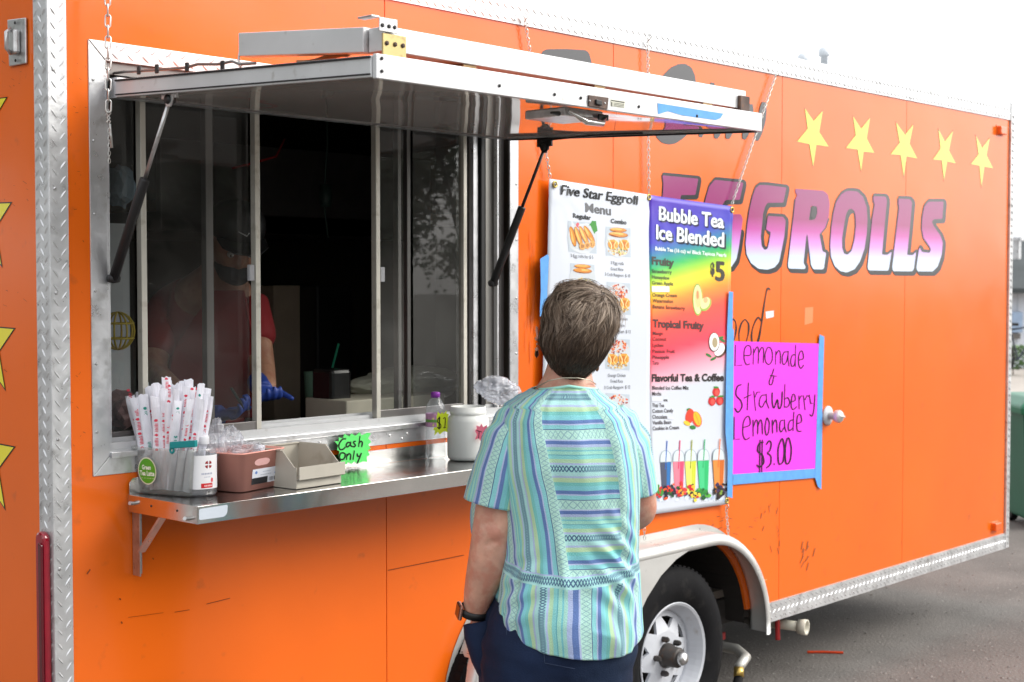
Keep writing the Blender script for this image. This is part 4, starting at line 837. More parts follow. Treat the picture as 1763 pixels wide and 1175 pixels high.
P.text('Regular', (983, 375), (1014, 379), 7.5, '#2a2b2f', bold=.03); P.text('Combo', (1049, 384), (1077, 387), 7, '#2a2b2f', bold=.03)
P.text('3 Egg rolls for $ 5', (978, 443), (1017, 446), 5.5, GY)
cap = '#4a4c52'
for t_, a, b in (('3 Egg rolls', (1048, 455), (1071, 457)), ('Fried Rice', (1048, 466), (1070, 467)), ('3 Crab Rangoon  $ 10', (1037, 475), (1082, 478)), ('Sesame Chicken', (1043, 551), (1076, 552)), ('Fried Rice', (1049, 562), (1071, 563)), ('3 Crab Rangoon  $ 12', (1037, 573), (1082, 574)),
                 ('Orange Chicken', (1043, 649), (1074, 649)), ('Fried Rice', (1048, 659), (1069, 659)), ('3 Crab Rangoon  $ 12', (1037, 670), (1082, 669)), ('Fried Rice', (978, 510), (1017, 512))): P.text(t_, a, b, 5.4, cap)
fat('Bubble Tea', (1137, 381.5), (1244, 395.5), 23, '#1d1440', 1.0, 2.2); fat('Bubble Tea', (1134, 379), (1242, 393), 23, '#e6f0f4', .8, 3.4)
fat('Ice Blended', (1132, 414.5), (1246, 428.5), 24, '#1c2436', 1.0, 2.2); fat('Ice Blended', (1129, 411.5), (1243, 425.5), 24, '#e6f0f4', .8, 3.4)
P.text('Bubble Tea (16 oz) w/ Black Tapioca Pearls', (1127, 431), (1248, 443), 6, '#e8f4f0', bold=.03)
P.text('Fruity', (1121, 455), (1160, 459), 12.5, DG, bold=.04); fat('5', (1231, 483), (1245, 484), 32, DG, 1.3); P.text('$', (1222, 472), (1229, 473), 19, DG, bold=.05)
P.text('Tropical Fruity', (1121, 563), (1210, 567), 12.5, '#4d2f2f', bold=.045); P.text('Flavorful Tea & Coffee', (1120, 657), (1244, 656), 12, '#2a2223', bold=.04)
for t_, y, x1, c, dy in (('Strawberry', 470, 1156, DG, 2), ('Honeydew', 480, 1152, DG, 2), ('Green Apple', 490, 1158, DG, 2), ('Orange Cream', 511, 1164, '#4a3826', 1), ('Watermelon', 521, 1157, '#4a3226', 1), ('Banana Strawberry', 531, 1178, '#4a2b24', 3),
                       ('Mango', 577, 1139, '#54262a', 0), ('Coconut', 587, 1145, '#54262a', 0), ('Lychee', 597.5, 1140, '#54262a', 0), ('Passion Fruit', 608, 1160, '#54262a', 0), ('Pineapple', 618, 1150, '#542a30', 0), ('Taro', 628, 1132, '#54303a', 0),
                       ('Blended Ice Coffee Mix', 671, 1185, '#332b2e', 0), ('Mocha', 681, 1137, '#332b2e', 0), ('Thai Tea', 701, 1142, '#332b2e', 0), ('Cotton Candy', 711, 1158, '#332b2e', -1), ('Chocolate', 721, 1147, '#332b2e', 0), ('Vanilla Bean', 731, 1154, '#332b2e', -1), ('Cookies in Cream', 741, 1168, '#332b2e', -2)):
    P.text(t_, (1121, y), (x1, y + dy), 6.2, c, bold=.014)
P.text('ea', (1141, 691), (1148, 691), 5, '#332b2e', bold=.014)
P.build('lettering', bn)
for r in ((1120, 493, 1151, 503), (1120, 684, 1139, 691), (1148, 718, 1158, 722)): P = PB(); P.l = 2.5; P.rect(*r, '#d4d8e2'); P.build('cover_up_patch', bn)
def rnd_c(cols): return rnd.choice(cols)
def food(x, y, w_, h_, kind):
    """ flat photograph printed on the banner """
    P = PB(); P.l = 1.0; sk = w_ * .07
    P.poly([(x - w_ / 2, y - h_ / 2 - sk / 2), (x + w_ / 2, y - h_ / 2 + sk / 2), (x + w_ / 2, y + h_ / 2 + sk / 2), (x - w_ / 2, y + h_ / 2 - sk / 2)], '#b3bec8'); P.l += .4; w_ *= 1.15; h_ *= 1.14
    P.blob(x, y + 1, w_ * .47, h_ * .45, '#c3c9ce', n=18); P.l += .4
    def roll(cx_, cy_, lx, ly, rot):
        P.blob(cx_, cy_, lx, ly, '#8f4a12', rot, 14); P.l += .1; P.blob(cx_ - .3, cy_ - .5, lx * .95, ly * .85, '#cf8734', rot, 14); P.l += .1; P.blob(cx_ - lx * .1, cy_ - ly * .35, lx * .75, ly * .35, '#eebb66', rot, 12); P.l += .1
    if kind == 'rolls':
        P.blob(x + w_ * .33, y - h_ * .28, w_ * .13, h_ * .2, '#3f8d3a', wob=.4); P.blob(x - w_ * .1, y - h_ * .35, w_ * .1, h_ * .08, '#c9525c'); P.l += .2
        for k in range(4): roll(x - w_ * .3 + k * w_ * .17, y - h_ * (.02 + .03 * (k == 2) + .05 * (k == 3)), h_ * .3, w_ * .085, 1.35 - .1 * k)
        for k in range(3): P.blob(x - w_ * .02 + k * w_ * .16, y + h_ * .26 - k * 2, w_ * .09, h_ * .1, '#dca45c', wob=.2); P.l += .1; P.blob(x - w_ * .02 + k * w_ * .16, y + h_ * .26 - k * 2, w_ * .055, h_ * .06, '#a8713a', wob=.5); P.l += .1
    else:
        cols = {'rice': ['#c99a4a', '#e3c77c', '#b07a33', '#efe0aa', '#7f9b4a'], 'red': ['#b33a20', '#d95a2e', '#8e2415', '#e98b50', '#f2b088']}['red' if kind == 'red' else 'rice']
        for k in range(70):
            a = rnd.uniform(0, 2 * PI); q = rnd.random() ** .5; yy = y + (h_ * .22 if kind != 'red' else -h_ * .2) + math.sin(a) * q * h_ * .2; P.blob(x + math.cos(a) * q * w_ * .36, yy, rnd.uniform(.8, 2.4), rnd.uniform(.8, 1.8), rnd_c(cols), rnd.uniform(0, 3), 6, lift=P.l + rnd.random() * .8)
        P.l += 1
        if kind == 'red':
            for k in range(40):
                a = rnd.uniform(0, 2 * PI); q = rnd.random() ** .5; P.blob(x + math.cos(a) * q * w_ * .38, y + h_ * .3 + math.sin(a) * q * h_ * .1, 1.6, 1.2, rnd_c(['#c99a4a', '#e3c77c', '#8d5a22']), rnd.uniform(0, 3), 6, lift=P.l + rnd.random() * .5)
            P.l += .6
        if kind in ('rice', 'combo'):
            roll(x, y - h_ * .36, w_ * .3, h_ * .07, .05); roll(x, y - h_ * .22, w_ * .34, h_ * .085, .08)
        if kind in ('combo', 'red'):
            for sx in (-1, 1):
                cx_, cy_ = x + sx * w_ * .2, y + h_ * (.08 if kind == 'combo' else .14)
                P.blob(cx_, cy_, w_ * .19, h_ * .17, '#d99a3d', sx * .5, 8, .3); P.l += .15; P.blob(cx_, cy_, w_ * .12, h_ * .1, '#c06f22', sx * .5, 8, .3); P.l += .15
                P.stroke([(cx_ - w_ * .15, cy_ - h_ * .15), (cx_ - w_ * .05, cy_ + h_ * .02), (cx_ - w_ * .08, cy_ + h_ * .17)], 1.6, '#f4dfa6'); P.stroke([(cx_ + w_ * .14, cy_ - h_ * .13), (cx_ + w_ * .04, cy_ + h_ * .03), (cx_ + w_ * .12, cy_ + h_ * .15)], 1.4, '#f0d692'); P.l += .1
    P.build('food_photo', bn)
food(999, 409, 49, 53, 'rolls'); food(1062, 417, 44, 50, 'combo'); food(998, 478, 42, 46, 'rice'); food(1061, 514, 42, 54, 'red'); food(1060, 610, 42, 53, 'red'); food(1060, 704, 42, 52, 'red'); food(996, 560, 42, 50, 'rice')
def art(name, fn):
    P = PB(); P.l = 1.6; fn(P); P.build(name, bn)
def melon(P):
    P.blob(1200, 516, 9, 28, '#8fb04a', n=18); P.l += .4; P.blob(1200, 516, 7.6, 25.5, '#dfe6a0'); P.l += .4; P.blob(1200, 514, 4.4, 16, '#eec88a'); P.l += .3; P.blob(1200, 508, 2, 7, '#d98a58', wob=.4); P.l += .2
    P.blob(1213, 524, 9, 13, '#9fb650', .5); P.l += .3; P.blob(1212, 522, 7.5, 11, '#e7e4a0', .5); P.l += .2; P.blob(1213, 517, 4, 5, '#eeb07c')
art('melon_picture', melon)
def coco(P):
    for a, b in ((1218, 612), (1226, 618), (1241, 586), (1238, 582)): P.blob(a, b, 6, 2.4, '#2f7a3a', rnd.uniform(-1, 1), 8); P.l += .2
    P.blob(1238, 604, 9, 13, '#5a3a24', .5); P.l += .3; P.blob(1236, 602, 8, 12, '#ece9ea', .5); P.l += .3; P.blob(1227, 589, 9.5, 17, '#4c3322'); P.l += .3; P.blob(1227, 589, 8.5, 15.5, '#f3f0f0'); P.l += .3; P.blob(1228, 590, 4.6, 9, '#a99a78')
art('coconut_picture', coco)
def straw(P):
    for x, y in ((1232, 675), (1225, 691), (1238, 690)): P.blob(x, y, 6.4, 8.2, '#c8222a', n=12); P.l += .3; P.blob(x + 1, y + 1, 3.6, 5, '#e8564c'); P.l += .2; P.blob(x, y - 7.5, 5, 1.8, '#3e8a38', 0, 8, .8); P.l += .2
art('strawberry_picture', straw)
def mango(P):
    P.blob(1186, 706, 4.5, 3, '#2f7a35'); P.l += .2; P.blob(1187, 717, 7.5, 13, '#d8402a', .2); P.l += .3; P.blob(1199, 722, 8.5, 14, '#d8402a', -.3); P.l += .3; P.blob(1200, 721, 6, 12.5, '#f3b62c', -.3); P.l += .2; P.stroke([(1196, 712), (1200, 722), (1203, 731)], 1, '#c98420'); P.blob(1182, 729, 6.5, 3.6, '#f0c23c', .5); P.l += .2; P.blob(1192, 736, 5.5, 3.4, '#2f7a35', .2)
art('mango_picture', mango)
def cups(P):
    for k in range(90): P.blob(rnd.uniform(1122, 1246), rnd.uniform(846, 862), rnd.uniform(1.5, 4), rnd.uniform(1, 2.4), rnd_c(['#c5d6ea', '#dbe6f2', '#aebfd9']), rnd.uniform(0, 3), 6, .5, lift=P.l + rnd.random() * .3)
    P.l += .4
    for x, c, c2, sc_ in ((1143, '#4b5166', '#2d6fb0', '#2a5fb4'), (1166, '#ef7f92', '#f04a70', '#d03a6a'), (1187, '#dede6a', '#c8cf3a', '#98a02c'), (1209, '#46c483', '#2bb56c', '#22a866'), (1235, '#de8a3e', '#c9661c', '#e2702c')):
        dy = (x - 1187) * -.04
        P.poly([(x - 10, 794 + dy), (x + 10, 793 + dy), (x + 7, 850 + dy), (x - 7, 850 + dy)], c); P.l += .2; P.poly([(x + 2, 794 + dy), (x + 9, 793 + dy), (x + 6, 850 + dy), (x + 1, 850 + dy)], c2); P.l += .2
        P.poly([(x - 10, 794 + dy), (x - 9, 782 + dy), (x - 4, 775 + dy), (x + 4, 775 + dy), (x + 9, 781 + dy), (x + 10, 793 + dy)], '#ccd8dd'); P.l += .2
        P.stroke([(x - 10, 794 + dy), (x - 9, 782 + dy), (x - 4, 775 + dy), (x + 4, 775 + dy), (x + 9, 781 + dy), (x + 10, 793 + dy)], .9, '#8fa0a8'); P.stroke([(x - 11, 794 + dy), (x + 11, 793 + dy)], 1.4, '#a7b7be'); P.stroke([(x - 1, 806 + dy), (x + 3, 758 + dy)], 2.2, sc_); P.l += .1
    for x, cs in ((1130, ['#c8222a', '#3e8a38']), (1150, ['#c8222a', '#e2572b', '#2a2430', '#245a2c']), (1172, ['#c8222a', '#e8a030', '#2a2440', '#d93a3a']), (1190, ['#f0b83a', '#e0d040', '#242030', '#c8222a']), (1208, ['#2d8a3a', '#1c5a28', '#57a83e']), (1236, ['#1c1618', '#332422', '#3a2a55', '#7a9a3a'])):
        for k in range(24): P.blob(x + rnd.gauss(0, 5.5), 846 + rnd.gauss(0, 6), rnd.uniform(1.8, 4), rnd.uniform(1.8, 4), rnd_c(cs), rnd.uniform(0, 3), 7, .35, lift=P.l + rnd.random())
art('drink_cups_picture', cups)
def tape(name, pts, par, y=YBn - .0085, mt=BTAPE):
    m = MB(); m.prism([onY(*p, y) for p in pts], (0, -.0005, 0)); return m.build(name, mt, par)
tape('tape_strip', [(930, 446), (943, 438), (945, 443), (942, 510), (940, 545), (929, 545), (931, 500)], bn, YBn - .012)
tape('tape_strip', [(1255, 502), (1262, 503), (1261, 566), (1263.5, 569), (1262.5, 690), (1262, 780), (1261, 858), (1252, 855), (1253, 790), (1249, 745), (1250, 650), (1252, 560)], bn, YBn - .0125)
# ============================================================= pink lemonade poster
pp = thing('lemonade_poster', 'bright pink hand-written lemonade price poster taped with blue tape', 'poster', onY(1335, 815, 3.194))
PINK = mat('pink_poster_paper', lin('#f436e4'), rough=.6, var=.03, vs=8)
m = MB(); m.prism([onY(*p, 3.194) for p in ((1263, 588), (1410, 592), (1407, 807), (1261, 817))], (0, -.0006, 0)); m.build('paper', PINK, pp)
P = Print(lambda x, y: onY(x, y, 3.1928), NB, .00025); Q = lambda pts: [(1240 + x / 3.917, 560 + y / 3.917) for x, y in pts]
HAND = [[(103, 135), (100, 275), (146, 270)], [(165, 205), (205, 200), (205, 150), (185, 138), (165, 160), (160, 220), (175, 265), (200, 262)], [(225, 160), (222, 265)], [(222, 200), (245, 150), (258, 165), (256, 260)], [(256, 200), (278, 152), (292, 170), (290, 255)],
 [(318, 152), (302, 200), (308, 250), (330, 265), (350, 235), (350, 180), (335, 152), (318, 152)], [(375, 175), (372, 265)], [(374, 205), (392, 172), (405, 190), (405, 262)], [(455, 180), (430, 185), (418, 225), (425, 265), (445, 250), (457, 200)], [(458, 175), (457, 230), (464, 278)],
 [(505, 200), (485, 205), (475, 240), (482, 278), (500, 268), (507, 230)], [(508, 135), (506, 282)], [(530, 235), (560, 225), (555, 180), (540, 178), (528, 215), (530, 270), (545, 292), (562, 270)],
 [(362, 295), (350, 330), (330, 380), (335, 402), (350, 395), (362, 340)], [(335, 340), (380, 345)],
 [(142, 402), (115, 415), (106, 470), (138, 510), (146, 550), (120, 588), (98, 560)], [(190, 390), (182, 572)], [(160, 492), (208, 470)], [(226, 445), (238, 577)], [(232, 490), (248, 452), (268, 452)], [(305, 470), (275, 480), (262, 530), (280, 555), (305, 510)], [(310, 465), (312, 520), (328, 562)],
 [(350, 455), (350, 520), (362, 560), (385, 500), (393, 562), (412, 540), (418, 448)], [(436, 400), (432, 555)], [(432, 500), (455, 490), (468, 520), (455, 550), (432, 552)], [(475, 520), (505, 505), (500, 470), (485, 475), (478, 540), (490, 570), (515, 550)], [(530, 475), (532, 567)], [(532, 505), (545, 475), (557, 480)],
 [(560, 475), (572, 572)], [(570, 505), (585, 475), (597, 480)], [(600, 470), (610, 530), (624, 528)], [(638, 468), (632, 560), (620, 612), (603, 602)],
 [(94, 620), (92, 770), (130, 768)], [(155, 690), (200, 672), (195, 620), (175, 620), (155, 660), (152, 735), (170, 772), (198, 758)], [(220, 640), (222, 750)], [(222, 690), (240, 640), (252, 660), (252, 735)], [(252, 690), (268, 640), (280, 655), (284, 735)], [(312, 628), (301, 690), (310, 742), (325, 720), (330, 660), (318, 628), (312, 628)],
 [(350, 640), (352, 728)], [(352, 680), (368, 640), (380, 655), (382, 722)], [(425, 640), (405, 650), (400, 700), (410, 720), (430, 690)], [(432, 638), (434, 690), (446, 722)], [(490, 640), (470, 645), (458, 680), (465, 712), (487, 695)], [(496, 585), (490, 712)], [(515, 665), (547, 650), (540, 605), (522, 610), (515, 660), (520, 712), (546, 715)],
 [(290, 790), (260, 800), (252, 850), (285, 880), (292, 930), (262, 958), (246, 942)], [(267, 775), (264, 990)], [(283, 775), (279, 990)], [(310, 805), (328, 780), (343, 800), (334, 845), (318, 862), (340, 885), (338, 935), (312, 962)], [(361, 934), (364, 940)],
 [(410, 770), (390, 830), (391, 920), (405, 938), (425, 910), (431, 830), (420, 770), (410, 770)], [(450, 765), (438, 830), (440, 920), (455, 935), (472, 905), (478, 830), (463, 765), (450, 765)]]
for s_ in HAND: P.stroke(Q(s_), (2.4 if s_[0][1] > 760 or s_[0][0] in (142, 160, 190, 350) else 1.9), '#2a0d22', smooth=len(s_) > 3)
P.build('lettering', pp, PAPERP)
tape('tape_strip', [(1411, 576), (1419, 580), (1416, 700), (1414, 843), (1408, 838), (1403, 822), (1407, 700), (1409, 610)], pp, 3.1925)
tape('tape_strip', [(1262, 817), (1403, 807), (1403, 823), (1330, 829), (1262, 835)], pp, 3.1922)

# ============================================================= things on the serving shelf
def S(px, py): return onZ(px, py, ZS + .0012)
CLEARP = thin('clear_box_plastic', tint=(.93, .94, .93), rough=.12, diff=.17, dcol=(.85, .87, .84), bump=.001, bs=40)
CLEARB = thin('clear_bottle_plastic', tint=(.95, .97, .98), rough=.04, diff=.1, dcol=(.8, .85, .88), bump=.006, bs=45)
def tapered(c, w1, d1, w2, d2, h, ang=0, z0=0):
    ca, sa = math.cos(ang), math.sin(ang); U = Vector((ca, sa, 0)); V = Vector((-sa, ca, 0)); return [c + U * (sx * w_) + V * (sy * d_) + Vector((0, 0, z)) for w_, d_, z in ((w1, d1, z0), (w2, d2, z0 + h)) for sx, sy in ((-1, -1), (1, -1), (1, 1), (-1, 1))]
def rounded(c, w_, d_, z, r=.012, ang=0, n=5):
    ca, sa = math.cos(ang), math.sin(ang); U = Vector((ca, sa, 0)); V = Vector((-sa, ca, 0)); out = []
    for (sx, sy), a0 in (((1, -1), -PI / 2), ((1, 1), 0), ((-1, 1), PI / 2), ((-1, -1), PI)):
        for k in range(n + 1): a = a0 + PI / 2 * k / n; out.append(c + U * (sx * (w_ - r) + r * math.cos(a)) + V * (sy * (d_ - r) + r * math.sin(a)) + Vector((0, 0, z)))
    return out
def loft(mb, rings, close_bottom=True, close_top=False):
    n_ = len(rings[0]); vs_ = [p for r in rings for p in r]; fs_ = [(i * n_ + k, i * n_ + (k + 1) % n_, (i + 1) * n_ + (k + 1) % n_, (i + 1) * n_ + k) for i in range(len(rings) - 1) for k in range(n_)]
    if close_bottom: fs_.append(tuple(range(n_))[::-1])
    if close_top: fs_.append(tuple(range((len(rings) - 1) * n_, len(rings) * n_)))
    return mb.add(vs_, fs_)
# --- straw container
k0 = S(236, 849); k1_ = S(326, 857); UC = (k1_ - k0).normalized(); VC = Vector((-UC.y, UC.x, 0)); hw_ = (k1_ - k0).length / 2; hd_ = .036; angc = math.atan2(UC.y, UC.x); bc = (k0 + k1_) / 2 + VC * hd_
sb = thing('clear_container', 'clear plastic container with a round green tea latte label, full of paper wrapped straws', 'container', bc)
m = MB(); RC = lambda e, z: rounded(bc, hw_ + e, hd_ + e * .8, z, .01, angc)
loft(m, [RC(0, .001), RC(.008, .112), RC(.013, .113), RC(.013, .119), RC(.0075, .119), RC(.0055, .112), RC(-.003, .004)]); m.f[-1] = m.f[-1]
m.build('box', CLEARP, sb, True)
fx = bc - VC * (hd_ + .004); q_ = ray(255, 811); lc_ = CAM + q_ * ((fx - CAM).dot(VC) / q_.dot(VC)); P = Print(lambda u, v: lc_ + UC * u - VC * (.003 + v * .055) + UP_ * v, -VC, .0004)
P.shape([[(.030 * math.cos(a), .035 * math.sin(a)) for a in [2 * PI * k / 32 for k in range(32)]]], '#e6e3c8', lift=1); P.shape([[(.0272 * math.cos(a), .0318 * math.sin(a)) for a in [2 * PI * k / 32 for k in range(32)]]], '#5aa52a', lift=2)
def ltext(t_, x0, x1, y, h, col='#f4f6ea', bold=.03):
    v, f = glyphs(t_, bold); xs = [p[0] for p in v]; a, b = min(xs), max(xs); P._add([P.P(x0 + (x - a) / (b - a) * (x1 - x0), y + yy / CAPH * h) for x, yy in v], f, col, 3)
ltext('Green', -.016, .013, .004, .011); ltext('Tea Latte', -.024, .024, -.0115, .0115)
for k in range(5): P.shape([[(-.02 + k * .009, -.019), (-.014 + k * .009, -.019), (-.014 + k * .009, -.0178), (-.02 + k * .009, -.0178)]], '#cfe2b0', lift=3)
P.build('round_label', sb)
# --- wrapped straws: flat paper sleeves, each its own
PAPER = mat('straw_paper', (.86, .86, .93), rough=.75, var=.05, vs=40, bump=.0006, bs=160)
R = random.Random(11)
def sleeve(base, tipp, wd, i):
    st = thing('wrapped_straw', 'white paper wrapped straw with red print standing in the clear container', 'straw', base, 'paper wrapped straws in the clear container')
    ax = (tipp - base); L_ = ax.length; ax.normalize(); side = ax.cross(Vector((math.cos(R.uniform(.6, 1.3)), math.sin(R.uniform(.5, 1.1)), 0))).normalized(); nrm = side.cross(ax).normalized()
    if nrm.dot(FH) > 0: nrm = -nrm
    vs_, fs_ = [], []; n_ = 9
    for k in range(n_ + 1):
        q = k / n_; w_ = wd * (1 if q < .93 else 1.05); cr_ = .0035 * math.sin(q * 9 + i)
        th = .0032 if q < .95 else .0008
        for u, h in ((-1, 0), (-.5, th), (0, th * 1.25), (.5, th), (1, 0), (.5, -th), (0, -th * 1.25), (-.5, -th)): vs_.append(base + ax * (L_ * q + (R.uniform(-.003, .003) if k == n_ else 0)) + side * (u * w_ / 2 + cr_ * .3) + nrm * (h + cr_))
    for k in range(n_): fs_ += [(k * 8 + j, k * 8 + (j + 1) % 8, k * 8 + 8 + (j + 1) % 8, k * 8 + 8 + j) for j in range(8)]
    fs_ += [tuple(range(8))[::-1], tuple(range(n_ * 8, n_ * 8 + 8))]
    mk('sleeve', vs_, fs_, PAPER, st)
    P = Print(lambda u, v: base + ax * v + side * u + nrm * .0046, nrm, .0003); P.l = 1
    col = '#2f9a8c' if i % 6 == 2 else '#e0455a'; v0 = R.uniform(.3, .5) * L_
    for g_ in range(R.randint(2, 4)):
        y0 = v0 + g_ * L_ * .16
        for j in range(6): P.poly([(-wd * .2, y0 + j * .0036), (wd * R.uniform(.05, .24), y0 + j * .0036), (wd * R.uniform(.05, .24), y0 + j * .0036 + .0018), (-wd * .2, y0 + j * .0036 + .0018)], col)
        P.blob(wd * .02, y0 + .028, wd * .2, .0035, col, n=8, wob=.6)
    P.build('printed_mark', st, PAPERP)
rim_y = 762
tips = [(224, 682, .0), (238, 676, .03), (246, 678, -.02), (255, 668, .01), (262, 672, .05), (274, 662, .02), (282, 670, -.03), (292, 676, -.04), (300, 664, .03), (308, 661, .0), (316, 656, .04), (322, 668, -.02), (330, 664, .02), (337, 672, .05), (346, 660, -.01), (352, 676, .0), (360, 684, .02), (288, 655, .045), (268, 683, -.045), (328, 688, -.05), (307, 690, -.05), (240, 690, .045), (342, 690, .05), (318, 682, .0), (232, 684, -.03), (251, 660, .045), (268, 660, -.02), (286, 650, .0), (303, 672, -.045), (325, 654, .03), (347, 684, -.035), (356, 670, .04), (296, 684, .0)]
for i, (px, py, dy) in enumerate(tips):
    q = (px - 224) / (362 - 224); bs_ = bc + VC * (dy * .5) + UC * ((hw_ - .012) * (2 * q - 1)); bx, by = bs_.x, bs_.y; q_ = ray(px, py + R.uniform(-2, 2)); tp = CAM + q_ * ((bc + VC * dy * .8 - CAM).dot(VC) / q_.dot(VC))
    sleeve(Vector((bx, by, bc.z + .006 + R.uniform(0, .012))), tp, R.uniform(.017, .024), i)
order_ = sorted([i for i in range(len(tips))], key=lambda i: tips[i][0]); ordn = 'first second third fourth fifth sixth seventh eighth ninth tenth eleventh twelfth thirteenth fourteenth fifteenth sixteenth seventeenth eighteenth nineteenth twentieth twenty-first twenty-second twenty-third twenty-fourth twenty-fifth twenty-sixth twenty-seventh twenty-eighth twenty-ninth thirtieth thirty-first thirty-second thirty-third'.split()
sts_ = sorted([o for o in sc.objects if o.name.startswith('wrapped_straw')], key=lambda o: o.name)
for rk_, i in enumerate(order_): sts_[i]['label'] = ordn[rk_] + ' paper wrapped straw from the left in the clear container'
# torn paper tips
for i, (px, py, dx, dy) in enumerate(((250, 672, 6, -10), (272, 668, -3, -9), (305, 662, 4, -6), (344, 664, 5, -16), (318, 656, -8, -4))):
    pass
# --- teal clip on the rim
fp_ = bc - VC * (hd_ + .018)
def onC(px, py): q_ = ray(px, py); return CAM + q_ * ((fp_ - CAM).dot(VC) / q_.dot(VC))
cl = onC(318, 765)
t = thing('teal_clip', 'teal plastic bag clip pinched on the rim of the clear container', 'clip', cl)
TEAL = mat('teal_plastic', (.0, .24, .25), .35, var=.06)
cA, cB = onC(294, 767), onC(338, 764)
m = MB(); m.obox((cA + cB) / 2, (cB - cA) / 2, VC * .006, (0, 0, .0085)); m.build('clip_bar', TEAL, t, bevel=.002)
m = MB(); c = onC(296, 776); m.tube([c + UC * (math.cos(a) * .006) + Vector((0, 0, math.sin(a) * .006)) for a in [2 * PI * k / 12 for k in range(12)]], .0028, 6, closed=True); m.build('clip_hinge', TEAL, t, True)
# --- hand sanitiser
SCALE_ = lambda p: F / p.dot(FH) if 0 else F / (Vector((p.x, p.y, 0)).dot(FH))
b0 = S(350, 853); k_ = 1 / SCALE_(b0)
t = thing('sanitizer_bottle', 'clear hand sanitizer pump bottle with white label at the shelf corner', 'bottle', b0)
LIQ = thin('sanitizer_clear', tint=(.93, .93, .97), rough=.03, diff=.12, dcol=(.8, .82, .86))
m = MB(); rr_ = 25.5 * k_; hh = 1 * k_
m.lathe(b0, [(rr_ * .86, .0), (rr_ * .98, 4 * hh), (rr_, 12 * hh), (rr_, 72 * hh), (rr_ * .93, 80 * hh), (rr_ * .7, 87 * hh), (rr_ * .42, 91 * hh), (rr_ * .4, 95 * hh)], 40, sx=1, sy=.72); m.build('body', LIQ, t, True)
m = MB(); m.lathe(b0, [(rr_ * 1.012, 13 * hh), (rr_ * 1.012, 71 * hh)], 40, sx=1, sy=.725, cap=False)
lb = m.build('label', mat('white_label', (.8, .8, .82), .45, var=.02), t, True)
m = MB(); m.lathe(b0, [(11 * hh, 89 * hh), (11 * hh, 102 * hh), (8.5 * hh, 104 * hh), (5 * hh, 106 * hh)], 24); m.lathe(b0, [(3.4 * hh, 104 * hh), (3.4 * hh, 122 * hh)], 12); m.obox(b0 + Vector((-6 * hh, -.001, 124 * hh)), (14 * hh, 0, 0), (0, 4 * hh, 0), (0, 0, 2.6 * hh)); m.build('pump', mat('white_plastic', (.75, .76, .8), .35, var=.03), t, True, bevel=.0008)
def onlabel(u, v):    # u along the label in px from centre towards camera-right, v up px
    a = -PI / 2 - .62 + u / 25.5; return b0 + Vector((math.cos(a) * rr_ * 1.02, math.sin(a) * rr_ * .735, v * hh))
P = Print(onlabel, -FH, .0002); P.l = 1
for a0 in range(4):
    a = a0 * PI / 2; P.poly([(14 + 1.2 * math.cos(a + .4), 55 + 1.2 * math.sin(a + .4)), (14 + 7 * math.cos(a + .25), 55 + 7 * math.sin(a + .25)), (14 + 7.4 * math.cos(a + .78), 55 + 7.4 * math.sin(a + .78)), (14 + 7 * math.cos(a + 1.3), 55 + 7 * math.sin(a + 1.3))], '#8e1c22')
P.rect(0, 15, 22, 23, '#c8242c', n=6)
for k in range(7): P.rect(1 + k * 3, 38, 2.8 + k * 3, 41, '#9aa0b8')
for k in range(4): P.rect(6 + k * 3, 33, 8 + k * 3, 34.5, '#b0b4c4')
for k in range(5): P.l = 2; P.rect(6 + k * 3, 17.4, 8 + k * 3, 20, '#f0d0d0')
P.blob(21, 28, 2.6, 4.2, '#d85058', n=12); P.build('label_print', t)
# --- pink basket
k1 = S(415, 849); k2 = S(482, 836); ang = math.atan2(k2.y - k1.y, k2.x - k1.x); U = Vector((math.cos(ang), math.sin(ang), 0)); V = Vector((-U.y, U.x, 0)); W_ = (k2 - k1).length / 2; D_ = .062
bc2 = k1 + U * W_ + V * D_; bh = .098
t = thing('pink_basket', 'salmon pink plastic basket with a price sticker, holding clear bags', 'basket', bc2)
PK = mat('salmon_plastic', (.98, .45, .37), .36, var=.04, vs=10)
m = MB(); loft(m, [rounded(bc2, W_, D_, .001, .018, ang), rounded(bc2, W_ + .011, D_ + .011, bh, .02, ang), rounded(bc2, W_ + .0145, D_ + .0145, bh, .02, ang), rounded(bc2, W_ + .0145, D_ + .0145, bh + .003, .02, ang), rounded(bc2, W_ + .009, D_ + .009, bh + .003, .02, ang), rounded(bc2, W_ - .002, D_ - .002, .004, .016, ang)], True, True)
m.build('body', PK, t, True)
def onb(u, v):  # front face of the basket: u along, v up
    o_ = .0112 * v / bh; return k1 + U * (u * 1.0) - V * (o_ + .0008) + Vector((0, 0, v))
P = Print(onb, -V, .0003); wf_ = 2 * W_
P.shape([[(wf_ * .40 + .02 * math.cos(a) * (1) + (.022 if math.cos(a) > 0 else 0), bh * .74 + .009 * math.sin(a)) for a in [2 * PI * k / 28 for k in range(28)]]], '#d9aaa6', lift=1); P.build('handle_slot', t)
P = Print(onb, -V, .0003); x0, x1 = wf_ * .24, wf_ * .93; P.l = 1; P.rect(x0, bh * .16, x1, bh * .56, '#dfe3ec'); P.l = 2; P.rect(x0, bh * .16, x0 + (x1 - x0) * .58, bh * .33, '#1e1f24')
for k in range(9): P.rect(x0 + (x1 - x0) * (.64 + k * .032), bh * .2, x0 + (x1 - x0) * (.64 + k * .032 + rnd.uniform(.006, .02)), bh * .3, '#2a2b30')
P.blob(x0 + (x1 - x0) * .14, bh * .47, .005, .004, '#5f86c8'); P.rect(x0 + (x1 - x0) * .83, bh * .37, x0 + (x1 - x0) * .97, bh * .41, '#2f6fc4'); 
